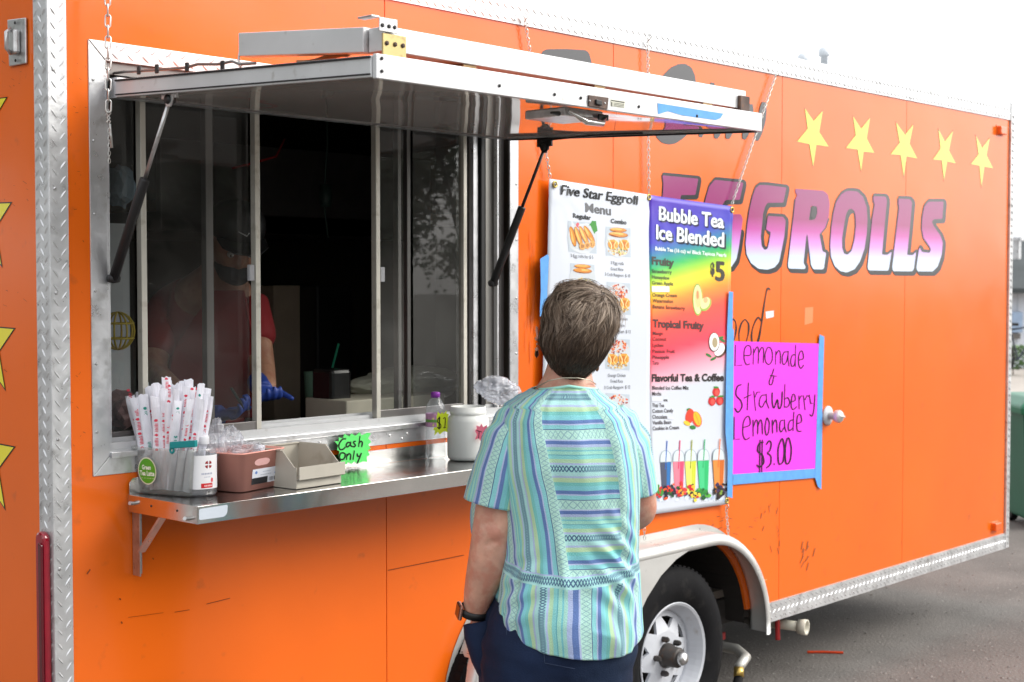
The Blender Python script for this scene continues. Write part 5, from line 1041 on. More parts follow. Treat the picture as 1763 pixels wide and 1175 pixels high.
def bt(s_, a, b, y, h, col):
    v, f = glyphs(s_); xs = [p[0] for p in v]; q0, q1 = min(xs), max(xs); P._add([P.P(a + (x - q0) / (q1 - q0) * (b - a), y + yy / CAPH * h) for x, yy in v], f, col, 3)
bt('2', x0 + (x1 - x0) * .88, x0 + (x1 - x0) * .93, bh * .42, .007, '#2f6fc4'); bt('storage', x0 + (x1 - x0) * .38, x0 + (x1 - x0) * .68, bh * .46, .0035, '#8a90a0') if 0 else None
for k in range(6): P.l = 3; P.rect(x0 + (x1 - x0) * (.38 + k * .05), bh * .46, x0 + (x1 - x0) * (.41 + k * .05), bh * .48, '#9aa2b4'); P.rect(x0 + (x1 - x0) * (.3 + k * .07), bh * .38, x0 + (x1 - x0) * (.35 + k * .07), bh * .4, '#aab0bc')
P.build('price_sticker', t)
WBAG = None
BAG = thin('crinkled_film', tint=(.95, .96, .98), rough=.1, diff=.3, dcol=(.85, .87, .92), bump=.01, bs=55)
def crumple(name, label, cat, c, sz, seed, mt=BAG, sub=4, amp=.4, grp=None, parent=None, fr=1.6):
    bm = bmesh.new(); bmesh.ops.create_icosphere(bm, subdivisions=sub, radius=1)
    for v in bm.verts:
        q = v.co.copy(); d = 1 + amp * (noise.noise(q * fr + Vector((seed, 0, 0))) + .5 * abs(noise.noise(q * fr * 2.6 + Vector((seed, 5, 0)))) + .3 * noise.noise(q * fr * 6 + Vector((0, seed, 3))))
        v.co = Vector((q.x * d * sz[0], q.y * d * sz[1], q.z * d * sz[2]))
    vs_ = [v.co + Vector(c) for v in bm.verts]; fs_ = [tuple(x.index for x in f.verts) for f in bm.faces]; bm.free()
    o = mk(name, vs_, fs_, mt, parent, False, org=None if parent else Vector(c)); 
    if not parent: tag(o, label, cat, grp)
    if mt is WBAG: o.data.polygons.foreach_set('use_smooth', [True] * len(o.data.polygons))
    return o
top = bc2 + Vector((0, 0, bh))
crumple('plastic_bag', 'crinkled clear bag of cutlery standing tallest in the pink basket, nearest the sanitizer', 'plastic bag', onY(373, 757, bc2.y) , (.022, .026, .047), 3, amp=.5)
crumple('plastic_bag', 'clear loop of plastic bag in the middle of the pink basket', 'plastic bag', onY(397, 758, bc2.y + .01), (.026, .03, .032), 8, amp=.5)
crumple('plastic_bag', 'low clear plastic bag lying across the pink basket', 'plastic bag', onY(423, 772, bc2.y), (.045, .03, .016), 14, amp=.6)
crumple('paper_napkin', 'white folded paper corner peeking out at the right end of the pink basket', 'napkin', onY(447, 773, bc2.y - .01), (.014, .016, .011), 4, PAPER, 2, .5)
# --- beige stacking bin
BG = mat('aged_beige_plastic', (.5, .47, .4), .45, var=.1, vs=8, dirt=(.28, .22, .14), dfac=.5, ds=12)
j1 = S(512, 843); j2 = S(586, 832); ang = math.atan2(j2.y - j1.y, j2.x - j1.x); U2 = Vector((math.cos(ang), math.sin(ang), 0)); V2 = Vector((-U2.y, U2.x, 0)); w2 = (j2 - j1).length; dp = .165; h2 = .098
t = thing('stacking_bin', 'dirty beige open-fronted stacking bin between the pink basket and the green sign', 'bin', j1)
def pt(u, v, z): return j1 + U2 * u + V2 * v + Vector((0, 0, z))
for u0 in (-.003, w2): m = MB(); m.prism([pt(u0, 0, .0), pt(u0, dp, 0), pt(u0 - .0, dp, h2), pt(u0, .055, h2), pt(u0, .008, .056), pt(u0, 0, .056)][::-1], U2 * .003); m.build('side_wall', BG, t, bevel=.0008)
m = MB(); m.obox(pt(w2 / 2, dp, h2 / 2), U2 * (w2 / 2 + .003), V2 * .0015, (0, 0, h2 / 2)); m.build('back_wall', BG, t, bevel=.0008)
m = MB(); m.obox(pt(w2 / 2, dp / 2, .003), U2 * w2 / 2, V2 * dp / 2, (0, 0, .002)); m.build('bottom', BG, t)
m = MB(); m.obox(pt(w2 / 2, .0015, .014), U2 * w2 / 2, V2 * .0015, (0, 0, .013)); m.obox(pt(w2 / 2, -.012, .041), U2 * (w2 / 2 + .005), V2 * .002 + Vector((0, 0, -.001)), (0, 0, .017)); m.obox(pt(w2 / 2, -.006, .0265), U2 * (w2 / 2 + .002), V2 * .007, (0, 0, .0012)); m.build('front_lip', BG, t, bevel=.001)
m = MB()
m.obox(pt(w2 / 2, dp - .003, h2 + .0), U2 * (w2 / 2 + .004), V2 * .004, (0, 0, .002))
for u0 in (-.0045, w2 + .0035): m.obox(pt(u0, dp / 2 + .028, h2), U2 * .003, V2 * (dp / 2 - .028), (0, 0, .002))
m.build('top_rim', BG, t, bevel=.0008)
# --- burst price cards
def burst(cx_, cy_, w_, h_, n_, seed, k=.84):
    R_ = random.Random(seed); out = []
    for i in range(n_ * 2):
        a = 2 * PI * i / (n_ * 2); q = (1 if i % 2 == 0 else k) * R_.uniform(.95, 1.05); ex = max(abs(math.cos(a)), abs(math.sin(a))); q /= (ex * .55 + .45); out.append((cx_ + w_ * q * math.cos(a), cy_ + h_ * q * math.sin(a)))
    return out
g0 = onY(606, 800, 3.172); g0.z = ZS + .001; NR = Vector((0, -1, .06)).normalized()
def card(name, label, base, nr, px0, py0, pts, col, strokes, rough_col, wd=2.2, thick=.0012, cat='sign'):
    """ upright card through base with normal nr; pixels read on its plane """
    def pl(px, py):
        d = ray(px, py); return CAM + d * ((base - CAM).dot(nr) / d.dot(nr))
    t = thing(name, label, cat, base); m = MB(); m.prism([pl(*p) for p in pts], -nr * thick); m.build('card', col, t)
    P = Print(pl, nr, .0004); P.l = 1
    for s_ in strokes: P.stroke(s_, wd, rough_col, smooth=len(s_) > 2)
    P.build('lettering', t, PAPERP); return t
GR = mat('fluorescent_green_card', (.11, .78, .16), .6, var=.02); YL = mat('fluorescent_yellow_card', (.72, .86, .02), .6, var=.02); PKC = mat('fluorescent_pink_card', (.9, .2, .3), .6, var=.02)
K5 = lambda pts: [(350 + x / 5.687, 720 + y / 5.687) for x, y in pts]
card('cash_sign', 'fluorescent green starburst sign reading Cash Only standing behind the beige bin', g0, NR, 0, 0, [(x, y) for x, y in K5([(1285, 225), (1330, 230), (1325, 190), (1370, 200), (1380, 155), (1430, 180), (1450, 150), (1490, 175), (1530, 140), (1550, 170), (1610, 145), (1640, 150), (1615, 200), (1645, 235), (1615, 260), (1640, 300), (1610, 320), (1630, 360), (1600, 380), (1605, 430), (1565, 425), (1530, 440), (1500, 445), (1480, 425), (1450, 450), (1420, 430), (1400, 455), (1375, 450), (1345, 460), (1350, 400), (1325, 370), (1335, 330), (1310, 310), (1320, 270)])], GR,
     [K5(s_) for s_ in ([(1395, 205), (1360, 210), (1328, 260), (1335, 305), (1365, 308), (1390, 285)], [(1440, 245), (1415, 240), (1398, 265), (1410, 285), (1435, 262)], [(1443, 235), (1440, 265), (1455, 280)], [(1490, 228), (1470, 235), (1475, 250), (1488, 265), (1478, 282), (1462, 278)], [(1533, 180), (1520, 280)], [(1522, 250), (1540, 228), (1556, 240), (1550, 282)],
                          [(1365, 340), (1340, 350), (1335, 395), (1360, 408), (1385, 385), (1385, 350), (1362, 340)], [(1405, 355), (1402, 408)], [(1403, 375), (1425, 350), (1442, 365), (1438, 408)], [(1478, 322), (1465, 405)], [(1505, 350), (1510, 375), (1530, 372)], [(1545, 345), (1525, 400), (1505, 445)])], '#0b1a0e', 2.6)
# --- water bottle
b1 = S(750, 790); k_ = 1 / SCALE_(b1)
t = thing('water_bottle', 'clear ribbed water bottle with purple cap between the green sign and the white jar', 'bottle', b1)
m = MB(); pf = [(15, 0), (17.5, 3), (18, 8)]
for j in range(10): pf += [(17.6, 12 + j * 5), (16.6, 14.5 + j * 5)]
pf += [(16, 62), (17, 66), (17, 80), (17, 86), (15, 94), (10, 102), (7, 107), (6.8, 110)]
m.lathe(b1, [(r * k_, h * k_) for r, h in pf], 28); m.build('body', CLEARB, t, True)
m = MB(); m.lathe(b1, [(8 * k_, 106 * k_), (8 * k_, 114 * k_), (7.2 * k_, 115.5 * k_)], 20); m.build('cap', mat('purple_cap', (.22, .03, .33), .35), t, True)
m = MB(); m.lathe(b1, [(17.3 * k_, 56 * k_), (17.3 * k_, 79 * k_)], 28, cap=False); m.build('label_wrap', mat('pink_label', (.5, .25, .42), .4, var=.3, vs=60), t, True)
m = MB(); m.lathe(b1, [(17.45 * k_, 64 * k_), (17.45 * k_, 69 * k_)], 28, cap=False); m.build('label_band', mat('green_band', (.12, .3, .05), .4), t, True)
y0 = b1 - FH * .03 + RR * .008
card('price_card', 'fluorescent yellow burst card reading one dollar stuck on the water bottle', y0 + Vector((0, 0, .1)), -FH, 0, 0, [(700 + x / 6.53, 630 + y / 6.53) for x, y in [(290, 590), (320, 585), (310, 545), (345, 555), (350, 515), (380, 545), (400, 520), (415, 545), (450, 505), (450, 540), (475, 540), (465, 580), (470, 620), (460, 650), (470, 700), (455, 715), (465, 750), (425, 735), (400, 750), (375, 775), (355, 745), (310, 785), (318, 730), (295, 720), (315, 690), (290, 670), (310, 640)]], YL,
     [[(700 + x / 6.53, 630 + y / 6.53) for x, y in s_] for s_ in ([(378, 590), (355, 595), (350, 635), (380, 655), (385, 690), (365, 705), (345, 690)], [(366, 575), (362, 712)], [(374, 575), (370, 712)], [(412, 595), (435, 590), (430, 695)], [(412, 698), (440, 695)])], '#15170a', 1.5, .001, cat='price card')
# --- white jar with a pink T card
jb = S(806, 791); k_ = 1 / SCALE_(jb)
t = thing('plastic_jar', 'translucent white open plastic jar with a pink T card, behind the customer shoulder', 'jar', jb)
JM = mat('milky_plastic', (.68, .7, .68), .38, var=.05, vs=6, trans=.0, dirt=(.5, .48, .36), dfac=.4, ds=6)
m = MB(); m.lathe(jb, [(r * k_, h * k_) for r, h in ((32, 0), (35, 3), (36, 8), (36, 66), (35, 72), (31, 76), (30, 78), (31.5, 79), (31.5, 84), (30.5, 84.5), (30.5, 92), (29, 92), (29, 78), (33, 70), (33, 6), (30, 3))], 40); m.build('body', JM, t, True)
card('price_card', 'fluorescent pink burst card with a letter T on the white jar', jb - FH * (37 * k_) + RR * .02 + Vector((0, 0, .06)), -FH, 0, 0, [(818, 742), (821, 738), (820, 733), (826, 735), (829, 730), (832, 736), (838, 732), (840, 740), (843, 746), (838, 752), (840, 758), (832, 756), (828, 760), (824, 755), (818, 757), (821, 749)], PKC, [[(820.5, 741.5), (829, 744)], [(825, 743), (824, 755)]], '#2a0810', 1.6, .001, cat='price card')
WBAG = thin('white_film', tint=(.9, .92, .95), rough=.15, diff=.3, dcol=(.85, .87, .95), bump=.004, bs=28)
bgp = onD(858, 672, jb.dot(FH) + .12)
crumple('plastic_bag', 'large clear and white crumpled plastic bag above the white jar', 'plastic bag', bgp, (.075, .05, .040), 21, WBAG, 5, .35, fr=1.2)
m = MB(); 
# ============================================================= inside the trailer
CT = MB(); CT.box(WX0 - .05, 5.15, 3.3, 3.72, 1.10, 1.13); CT.build('inner_counter', mat('inner_counter_steel', (.18, .17, .16), .35, .6), TR)
m = MB(); m.box(1.95, 5.1, 4.9, 5.28, 1.0, 1.04); m.box(1.95, 5.1, 5.0, 5.28, 1.98, 2.03); m.build('back_shelf', mat('tan_board', (.34, .22, .12), .6), TR)
def prop(name, label, cat, c, mt, fn, part_='body', bevel=0, smooth=False):
    t = thing(name, label, cat, c); m = MB(); fn(m, c); m.build(part_, mt, t, smooth, bevel=bevel); return t
c = onY(490, 625, 4.4); prop('cardboard_box', 'tall brown cardboard box standing inside behind the open window', 'box', Vector((c.x, 4.4, 1.13)), mat('cardboard', (.42, .33, .24), .8), lambda m, c: m.box(c.x - .09, c.x + .1, 4.35, 4.55, 1.13, onY(490, 492, 4.35).z), bevel=.003)
c = onY(566, 620, 4.3); prop('black_case', 'black upright case beside the brown cardboard box inside the trailer', 'case', Vector((c.x, 4.3, 1.13)), BLACK, lambda m, c: m.box(c.x - .1, c.x + .08, 4.25, 4.4, 1.13, onY(560, 490, 4.3).z), bevel=.01)
SACK = mat('cream_sack', (.42, .42, .34), .6, bump=.003, bs=20)
c = onY(690, 665, 3.62); crumple('cream_sack', 'large cream coloured sack lying on the counter inside the window', 'sack', c, (.23, .1, .062), 31, SACK, 4, .25, fr=1.0)
c = onY(605, 706, 3.5); prop('cream_box', 'low cream box on the inner counter under the sack', 'box', Vector((c.x, 3.5, 1.13)), mat('cream_card', (.5, .47, .38), .6), lambda m, c: m.box(c.x - .09, c.x + .34, 3.42, 3.62, 1.131, onY(605, 690, 3.42).z), bevel=.004)
c = onY(572, 662, 3.55); prop('napkin_dispenser', 'black napkin dispenser on the counter inside the open window', 'dispenser', Vector((c.x, 3.55, c.z - .06)), mat('gloss_black', (.015, .015, .015), .15), lambda m, c: m.box(c.x - .045, c.x + .04, 3.5, 3.6, 1.2, c.z + .11), bevel=.012)
c = onY(545, 640, 3.9); cupt = thing('green_cup', 'pale green cup with a green straw inside the trailer', 'cup', Vector((c.x, 3.9, 1.14)))
m = MB(); m.lathe(Vector((c.x, 3.9, 1.14)), [(.03, 0), (.045, c.z - 1.14)], 20); m.build('cup_body', mat('pale_green', (.2, .35, .25), .4), cupt, True)
m = MB(); m.tube([Vector((c.x, 3.9, 1.2)), onY(583, 592, 3.88)], .004, 6); m.build('straw', mat('green_straw', (.03, .35, .2), .4), cupt)
# yellow wire ball hanging in the left pane
c = onY(203, 570, 3.42); t = thing('wire_ball', 'yellow wire ball hanging behind the leftmost pane', 'lamp guard', c); YW = mat('yellow_wire', (.75, .55, .04), .4)
for k in range(4):
    a = PI * k / 4; m = MB(); m.tube([c + Vector((math.cos(a) * math.cos(b) * .044, math.sin(a) * math.cos(b) * .044, math.sin(b) * .05)) for b in [2 * PI * j / 24 for j in range(24)]], .0028, 6, closed=True); m.build('wire_ring', YW, t, True)
for z in (-.02, .02): m = MB(); m.tube([c + Vector((math.cos(b) * .041, math.sin(b) * .041, z)) for b in [2 * PI * j / 24 for j in range(24)]], .0028, 6, closed=True); m.build('wire_ring', YW, t, True)
c = onY(204, 440, 3.6); prop('white_board', 'pale white board standing inside behind the leftmost pane', 'board', Vector((c.x, 3.6, 1.3)), mat('pale_board', (.55, .58, .6), .5), lambda m, c: m.box(c.x - .2, c.x + .035, 3.6, 3.62, 1.3, onY(204, 385, 3.6).z))
c = onY(205, 320, 3.55); crumple('blue_cloth', 'grey blue cloth bundle hanging high inside the leftmost pane', 'cloth', c, (.035, .04, .06), 41, mat('grey_blue_cloth', (.22, .3, .36), .8), 3, .5)
c = onY(210, 705, 3.5); crumple('red_white_bag', 'red and white striped bag on the counter inside the leftmost pane', 'bag', c, (.04, .06, .05), 44, mat('red_white_bag', (.45, .25, .25), .5, var=.5, vs=20), 3, .35)

HOODM = mat('hood_steel', (.25, .24, .23), .35, .7)
m = MB(); m.box(2.9, 4.2, 4.3, 5.25, 1.88, 1.95); m.box(2.9, 4.2, 4.3, 4.33, 1.88, 2.2); m.build('exhaust_hood', HOODM, TR, bevel=.003)
for k, (x, z, w_, h_, cc) in enumerate(((2.45, 2.03, .16, .2, (.3, .2, .12)), (2.7, 2.03, .12, .14, (.12, .12, .13)), (3.05, 1.04, .2, .28, (.2, .2, .19)), (3.5, 1.04, .16, .36, (.08, .08, .08)), (3.85, 1.04, .14, .22, (.3, .28, .22)), (4.3, 1.04, .22, .3, (.15, .1, .07)))):
    c = Vector((x, 5.1, z)); prop('storage_box', ['brown box on the high back shelf inside the trailer', 'small dark box on the high back shelf', 'grey appliance box on the rear counter behind the sack', 'tall black container on the rear counter', 'cream tub on the rear counter', 'dark brown box at the right of the rear counter'][k], 'box', c, mat('storage_%s' % 'abcdef'[k], cc, .6), lambda m, c: m.box(c.x - w_ / 2, c.x + w_ / 2, 5.0, 5.2, c.z + .001, c.z + h_), bevel=.006)
m = MB(); q_ = onY(560, 195, 4.0); m.tube([(q_.x, 4, 2.49), (q_.x + .01, 4, 2.2), (q_.x - .01, 4, 2.0), (q_.x + .01, 4, 1.86)], .004, 6); m.lathe((q_.x, 4, 2.0), [(.02, -.03), (.024, 0), (.02, .05)], 12); m.build('hanging_cord', mat('dark_green_cord', (.03, .06, .05), .5), TR, True)
m = MB(); m.tube([onY(400, 290, 3.9), onY(440, 280, 3.9), onY(475, 270, 3.9), onY(490, 240, 3.9)], .004, 6); m.build('red_wire', mat('red_wire', (.35, .02, .02), .5), TR, True)
# ============================================================= people
def skin_mesh(nodes, edges, sub=2):
    """ nodes: list of (pos, r or (rx, ry)) -> evaluated mesh data """
    me = bpy.data.meshes.new('s'); me.from_pydata([tuple(p) for p, r in nodes], edges, []); o = link(bpy.data.objects.new('s', me))
    md = o.modifiers.new('skin', 'SKIN'); md.use_smooth_shade = True
    for i, (p, r) in enumerate(nodes): me.skin_vertices[0].data[i].radius = (r, r) if not isinstance(r, tuple) else r
    me.skin_vertices[0].data[0].use_root = True
    if sub: sb_ = o.modifiers.new('sub', 'SUBSURF'); sb_.levels = sub; sb_.render_levels = sub
    dg = bpy.context.evaluated_depsgraph_get(); dg.update(); ev = o.evaluated_get(dg); em = ev.to_mesh(); v = [x.co.copy() for x in em.vertices]; f = [tuple(p.vertices) for p in em.polygons]; ev.to_mesh_clear()
    bpy.data.objects.remove(o); bpy.data.meshes.remove(me); return v, f
def remesh(v, f, vox, smooth=3, factor=.5):
    me = bpy.data.meshes.new('r'); me.from_pydata(v, [], f); o = link(bpy.data.objects.new('r', me)); md = o.modifiers.new('r', 'REMESH'); md.mode = 'VOXEL'; md.voxel_size = vox
    if smooth: sm = o.modifiers.new('sm', 'SMOOTH'); sm.iterations = smooth; sm.factor = factor
    dg = bpy.context.evaluated_depsgraph_get(); dg.update(); ev = o.evaluated_get(dg); em = ev.to_mesh(); v = [x.co.copy() for x in em.vertices]; f = [tuple(p.vertices) for p in em.polygons]; ev.to_mesh_clear()
    bpy.data.objects.remove(o); bpy.data.meshes.remove(me); return v, f
def head_geo(c, rt, fw, up, s=1.0, eo=(.078, .078)):
    vs_, fs_ = [], []; NU, NV = 40, 30
    for j in range(NV + 1):
        ph = PI * j / NV
        for i in range(NU):
            th = 2 * PI * i / NU; x, y, z = math.sin(ph) * math.sin(th), math.sin(ph) * math.cos(th), math.cos(ph)
            X, Y, Z = x * .076, y * .094, z * .115
            if z < 0: X *= 1 - .32 * (-z) ** 1.6; Y = Y * (1 - .12 * -z) + .012 * -z
            if y > 0:
                g_ = lambda a, b, w_: math.exp(-((x - a) ** 2 + (z - b) ** 2) / w_)
                Y += .022 * g_(0, -.22, .012) + .012 * g_(0, -.08, .01) + .005 * g_(0, .12, .06) - .008 * (g_(.36, .0, .02) + g_(-.36, .0, .02)) + .007 * g_(0, -.52, .03) + .008 * g_(0, -.86, .03) + .004 * (g_(.5, -.25, .05) + g_(-.5, -.25, .05))
            vs_.append(c + rt * (X * s) + fw * (Y * s) + up * (Z * s))
    for j in range(NV):
        for i in range(NU): fs_.append((j * NU + i, j * NU + (i + 1) % NU, (j + 1) * NU + (i + 1) % NU, (j + 1) * NU + i))
    b = MB(); b.add(vs_, fs_)
    for sx in (-1, 1):
        eo_ = eo[0] if sx < 0 else eo[1]; e = c + rt * (sx * eo_ * s) - up * (.008 * s) - fw * (.006 * s)
        b.lathe(c + rt * (sx * (.066 + eo_) / 2 * s) - up * (.008 * s), [(.001, -.012 * s), (.012 * s, -.008 * s), (.012 * s, .008 * s), (.001, .012 * s)], 10, rt, cap=False)
        for (dy, dz, r) in ((0, .028, .006), (.012, .02, .006), (-.012, .022, .007), (-.018, .006, .007), (-.012, -.012, .006), (0, -.026, .0075), (.004, 0, .008)):
            b.lathe(e + fw * dy * s + up * dz * s + rt * (sx * .004 * s), [(.001, -r * s), (r * .8 * s, -r * .6 * s), (r * s, 0), (r * .8 * s, r * .6 * s), (.001, r * s)], 8, rt, cap=False)
    return b.v, b.f
def hand_nodes(wr, d, pn, s=1.0, curl=.35):
    """ wrist point, direction to the fingers, palm normal: palm plus five finger chains """
    d = d.normalized(); pn = (pn - d * pn.dot(d)).normalized(); sd_ = d.cross(pn); b = MB()
    pm = wr + d * .05 * s; v, f = skin_mesh([(wr, .024 * s), (wr + d * .035 * s, (.034 * s, .016 * s)), (wr + d * .075 * s, (.038 * s, .014 * s))], [(0, 1), (1, 2)], 2); b.add(v, f)
    for k, (o_, l_) in enumerate(((-.03, .055), (-.010, .068), (.010, .072), (.029, .065))):
        p0 = wr + (d * .072 + sd_ * o_ * .95) * s; q = [p0 - d * .02 * s, p0]; dd = d.copy(); ax_ = sd_
        for i, fr_ in enumerate((.45, .32, .23)): dd = (Matrix.Rotation(-curl * (1 + .25 * i), 3, ax_) @ dd); q.append(q[-1] + dd * l_ * fr_ * s)
        v, f = skin_mesh([(p, r * s) for p, r in zip(q, (.0095, .0092, .0085, .0078, .0065))], [(i, i + 1) for i in range(4)], 1); b.add(v, f)
    p0 = wr + (d * .022 + sd_ * .026) * s; dd = (d * .65 + sd_ * .75 + pn * .15).normalized(); q = [p0, p0 + dd * .03 * s]; dd = (dd + d * .5).normalized(); q += [q[-1] + dd * .026 * s, q[-1] + dd * .048 * s]
    v, f = skin_mesh([(p, r * s) for p, r in zip(q, (.014, .012, .0095, .008))], [(0, 1), (1, 2), (2, 3)], 1); b.add(v, f); return b.v, b.f
def skin_mat(name, col, red):
    m = mat(name, col, rough=.46, var=.2, vs=18, bump=.0011, bs=140, dirt=red, dfac=.6, ds=26, dlo=.47); p = m.node_tree.nodes['Principled BSDF']
    p.inputs['Subsurface Weight'].default_value = .12; p.inputs['Subsurface Radius'].default_value = (.01, .004, .002); return m
def eyes(par, c, rt, fw, up, s=1):
    for sx in (-1, 1):
        e = c + rt * (.030 * sx * s) + fw * (.079 * s) + up * (.002 * s); m = MB(); m.m = 0
        m.lathe(e, [(.0005, -.011 * s), (.008 * s, -.008 * s), (.0115 * s, 0), (.009 * s, .007 * s), (.0055 * s, .0102 * s)], 14, fw, cap=False); m.m = 1; m.lathe(e, [(.0055 * s, .0102 * s), (.0002, .0115 * s)], 14, fw, cap=False)
        m.build('eye', [mat('eye_white', (.7, .68, .65), .2), mat('iris', (.05, .03, .02), .1)], par, True)

# ---- the customer --------------------------------------------------------
D0 = 3.55
def Wd(px, py, b=0.): return onD(px, py, D0 + b)
UP = Vector((0, 0, 1)); foot = Wd(975, 1150); foot.z = 0
CU = thing('person', 'woman with short brown hair, striped aqua top and dark jeans seen from behind, one hand in her pocket', 'person', foot)
CU['label'] = 'woman with short brown hair and striped aqua top seen from behind, hand in pocket'
SK = skin_mat('fair_skin', (.60, .33, .24), (.52, .2, .14))
hcn = Wd(990, 566, .0); hr = (RR * .995 + FH * .05).normalized(); hf = UP.cross(hr).normalized(); hf = (hf + UP * .06).normalized(); hu = hr.cross(hf).normalized()
hcn_sk = hcn + hf * .004 - hu * .017
nodes = [(Wd(975, 1120), .14), (Wd(980, 980, .03), .13), (Wd(980, 800, .01), .125), (Wd(975, 706, .01), .085), (Wd(975, 660, .015), .058), (Wd(982, 610, .02), .056), (hcn_sk, .06),
         (Wd(893, 742, 0), .060), (Wd(862, 850, -.005), .064), (Wd(850, 928, -.01), .060), (Wd(839, 980, .01), .056), (Wd(824, 1025, .035), .042), (Wd(819, 1048, .048), .034), (Wd(818, 1062, .055), .030),
         (Wd(1070, 742, .02), .055), (Wd(1098, 830, .035), .045), (Wd(1106, 885, .06), .043), (Wd(1070, 900, .2), .036), (Wd(1030, 880, .30), .027),
         (Wd(925, 1160, 0), .10), (foot + RR * -.085 + FH * .02 + UP * .46, .068), (foot + RR * -.09 + UP * .09, .042), (foot + RR * -.10 + FH * .14 + UP * .035, .035),
         (Wd(1030, 1160, 0), .10), (foot + RR * .085 + FH * .02 + UP * .46, .068), (foot + RR * .09 + UP * .09, .042), (foot + RR * .11 + FH * .14 + UP * .035, .035)]
edges = [(0, 1), (1, 2), (2, 3), (3, 4), (4, 5), (5, 6), (3, 7), (7, 8), (8, 9), (9, 10), (10, 11), (11, 12), (12, 13), (3, 14), (14, 15), (15, 16), (16, 17), (17, 18), (0, 19), (19, 20), (20, 21), (21, 22), (0, 23), (23, 24), (24, 25), (25, 26)]
B = MB(); B.add(*skin_mesh(nodes, edges, 2)); B.add(*head_geo(hcn_sk, hr, hf, hu, .97, (.092, .074)))
B.add(*hand_nodes(Wd(818, 1062, .055), Wd(836, 1140, .06) - Wd(818, 1062, .055), -RR, .95, .2)); B.add(*hand_nodes(Wd(1030, 880, .30), Wd(985, 850, .38) - Wd(1030, 880, .30), UP * -1, .95, .45))
v, f = remesh(B.v, B.f, .0052, 4)
def dimple(px, py, r, dep, el=1.0):
    o_ = ray(px, py).normalized()
    for p in v:
        q = p - CAM; t_ = q.dot(o_)
        if t_ > D0 + .03: continue
        w_ = q - o_ * t_; a_ = w_.dot(RR); b_ = w_.dot(UP)
        e_ = (a_ / (r * el)) ** 2 + (b_ / r) ** 2
        if e_ < 6: p += FH * dep * math.exp(-e_)
for a_ in ((848, 934, .006, .006, 2.2), (842, 940, .005, .004, 2.0), (858, 918, .012, -.004, 1.5), (838, 902, .010, .003, 2.5)): dimple(*a_)
body = mk('body', v, f, SK, CU, True); eyes(CU, hcn_sk, hr, hf, hu)
# arm dimple / elbow crease comes from the mesh shading; shoes
for sx in (-1, 1):
    c = foot + RR * (.1 * sx) + FH * .06; m = MB(); loft(m, [rounded(c, .045, .14, .0, .04, TH - PI / 2 + .1 * sx), rounded(c, .048, .143, .02, .042, TH - PI / 2 + .1 * sx), rounded(c, .042, .13, .055, .04, TH - PI / 2 + .1 * sx), rounded(c - FH * .04, .036, .07, .09, .034, TH - PI / 2 + .1 * sx)], True, True); m.build('shoe', mat('dark_shoe', (.03, .03, .035), .5), CU, True)

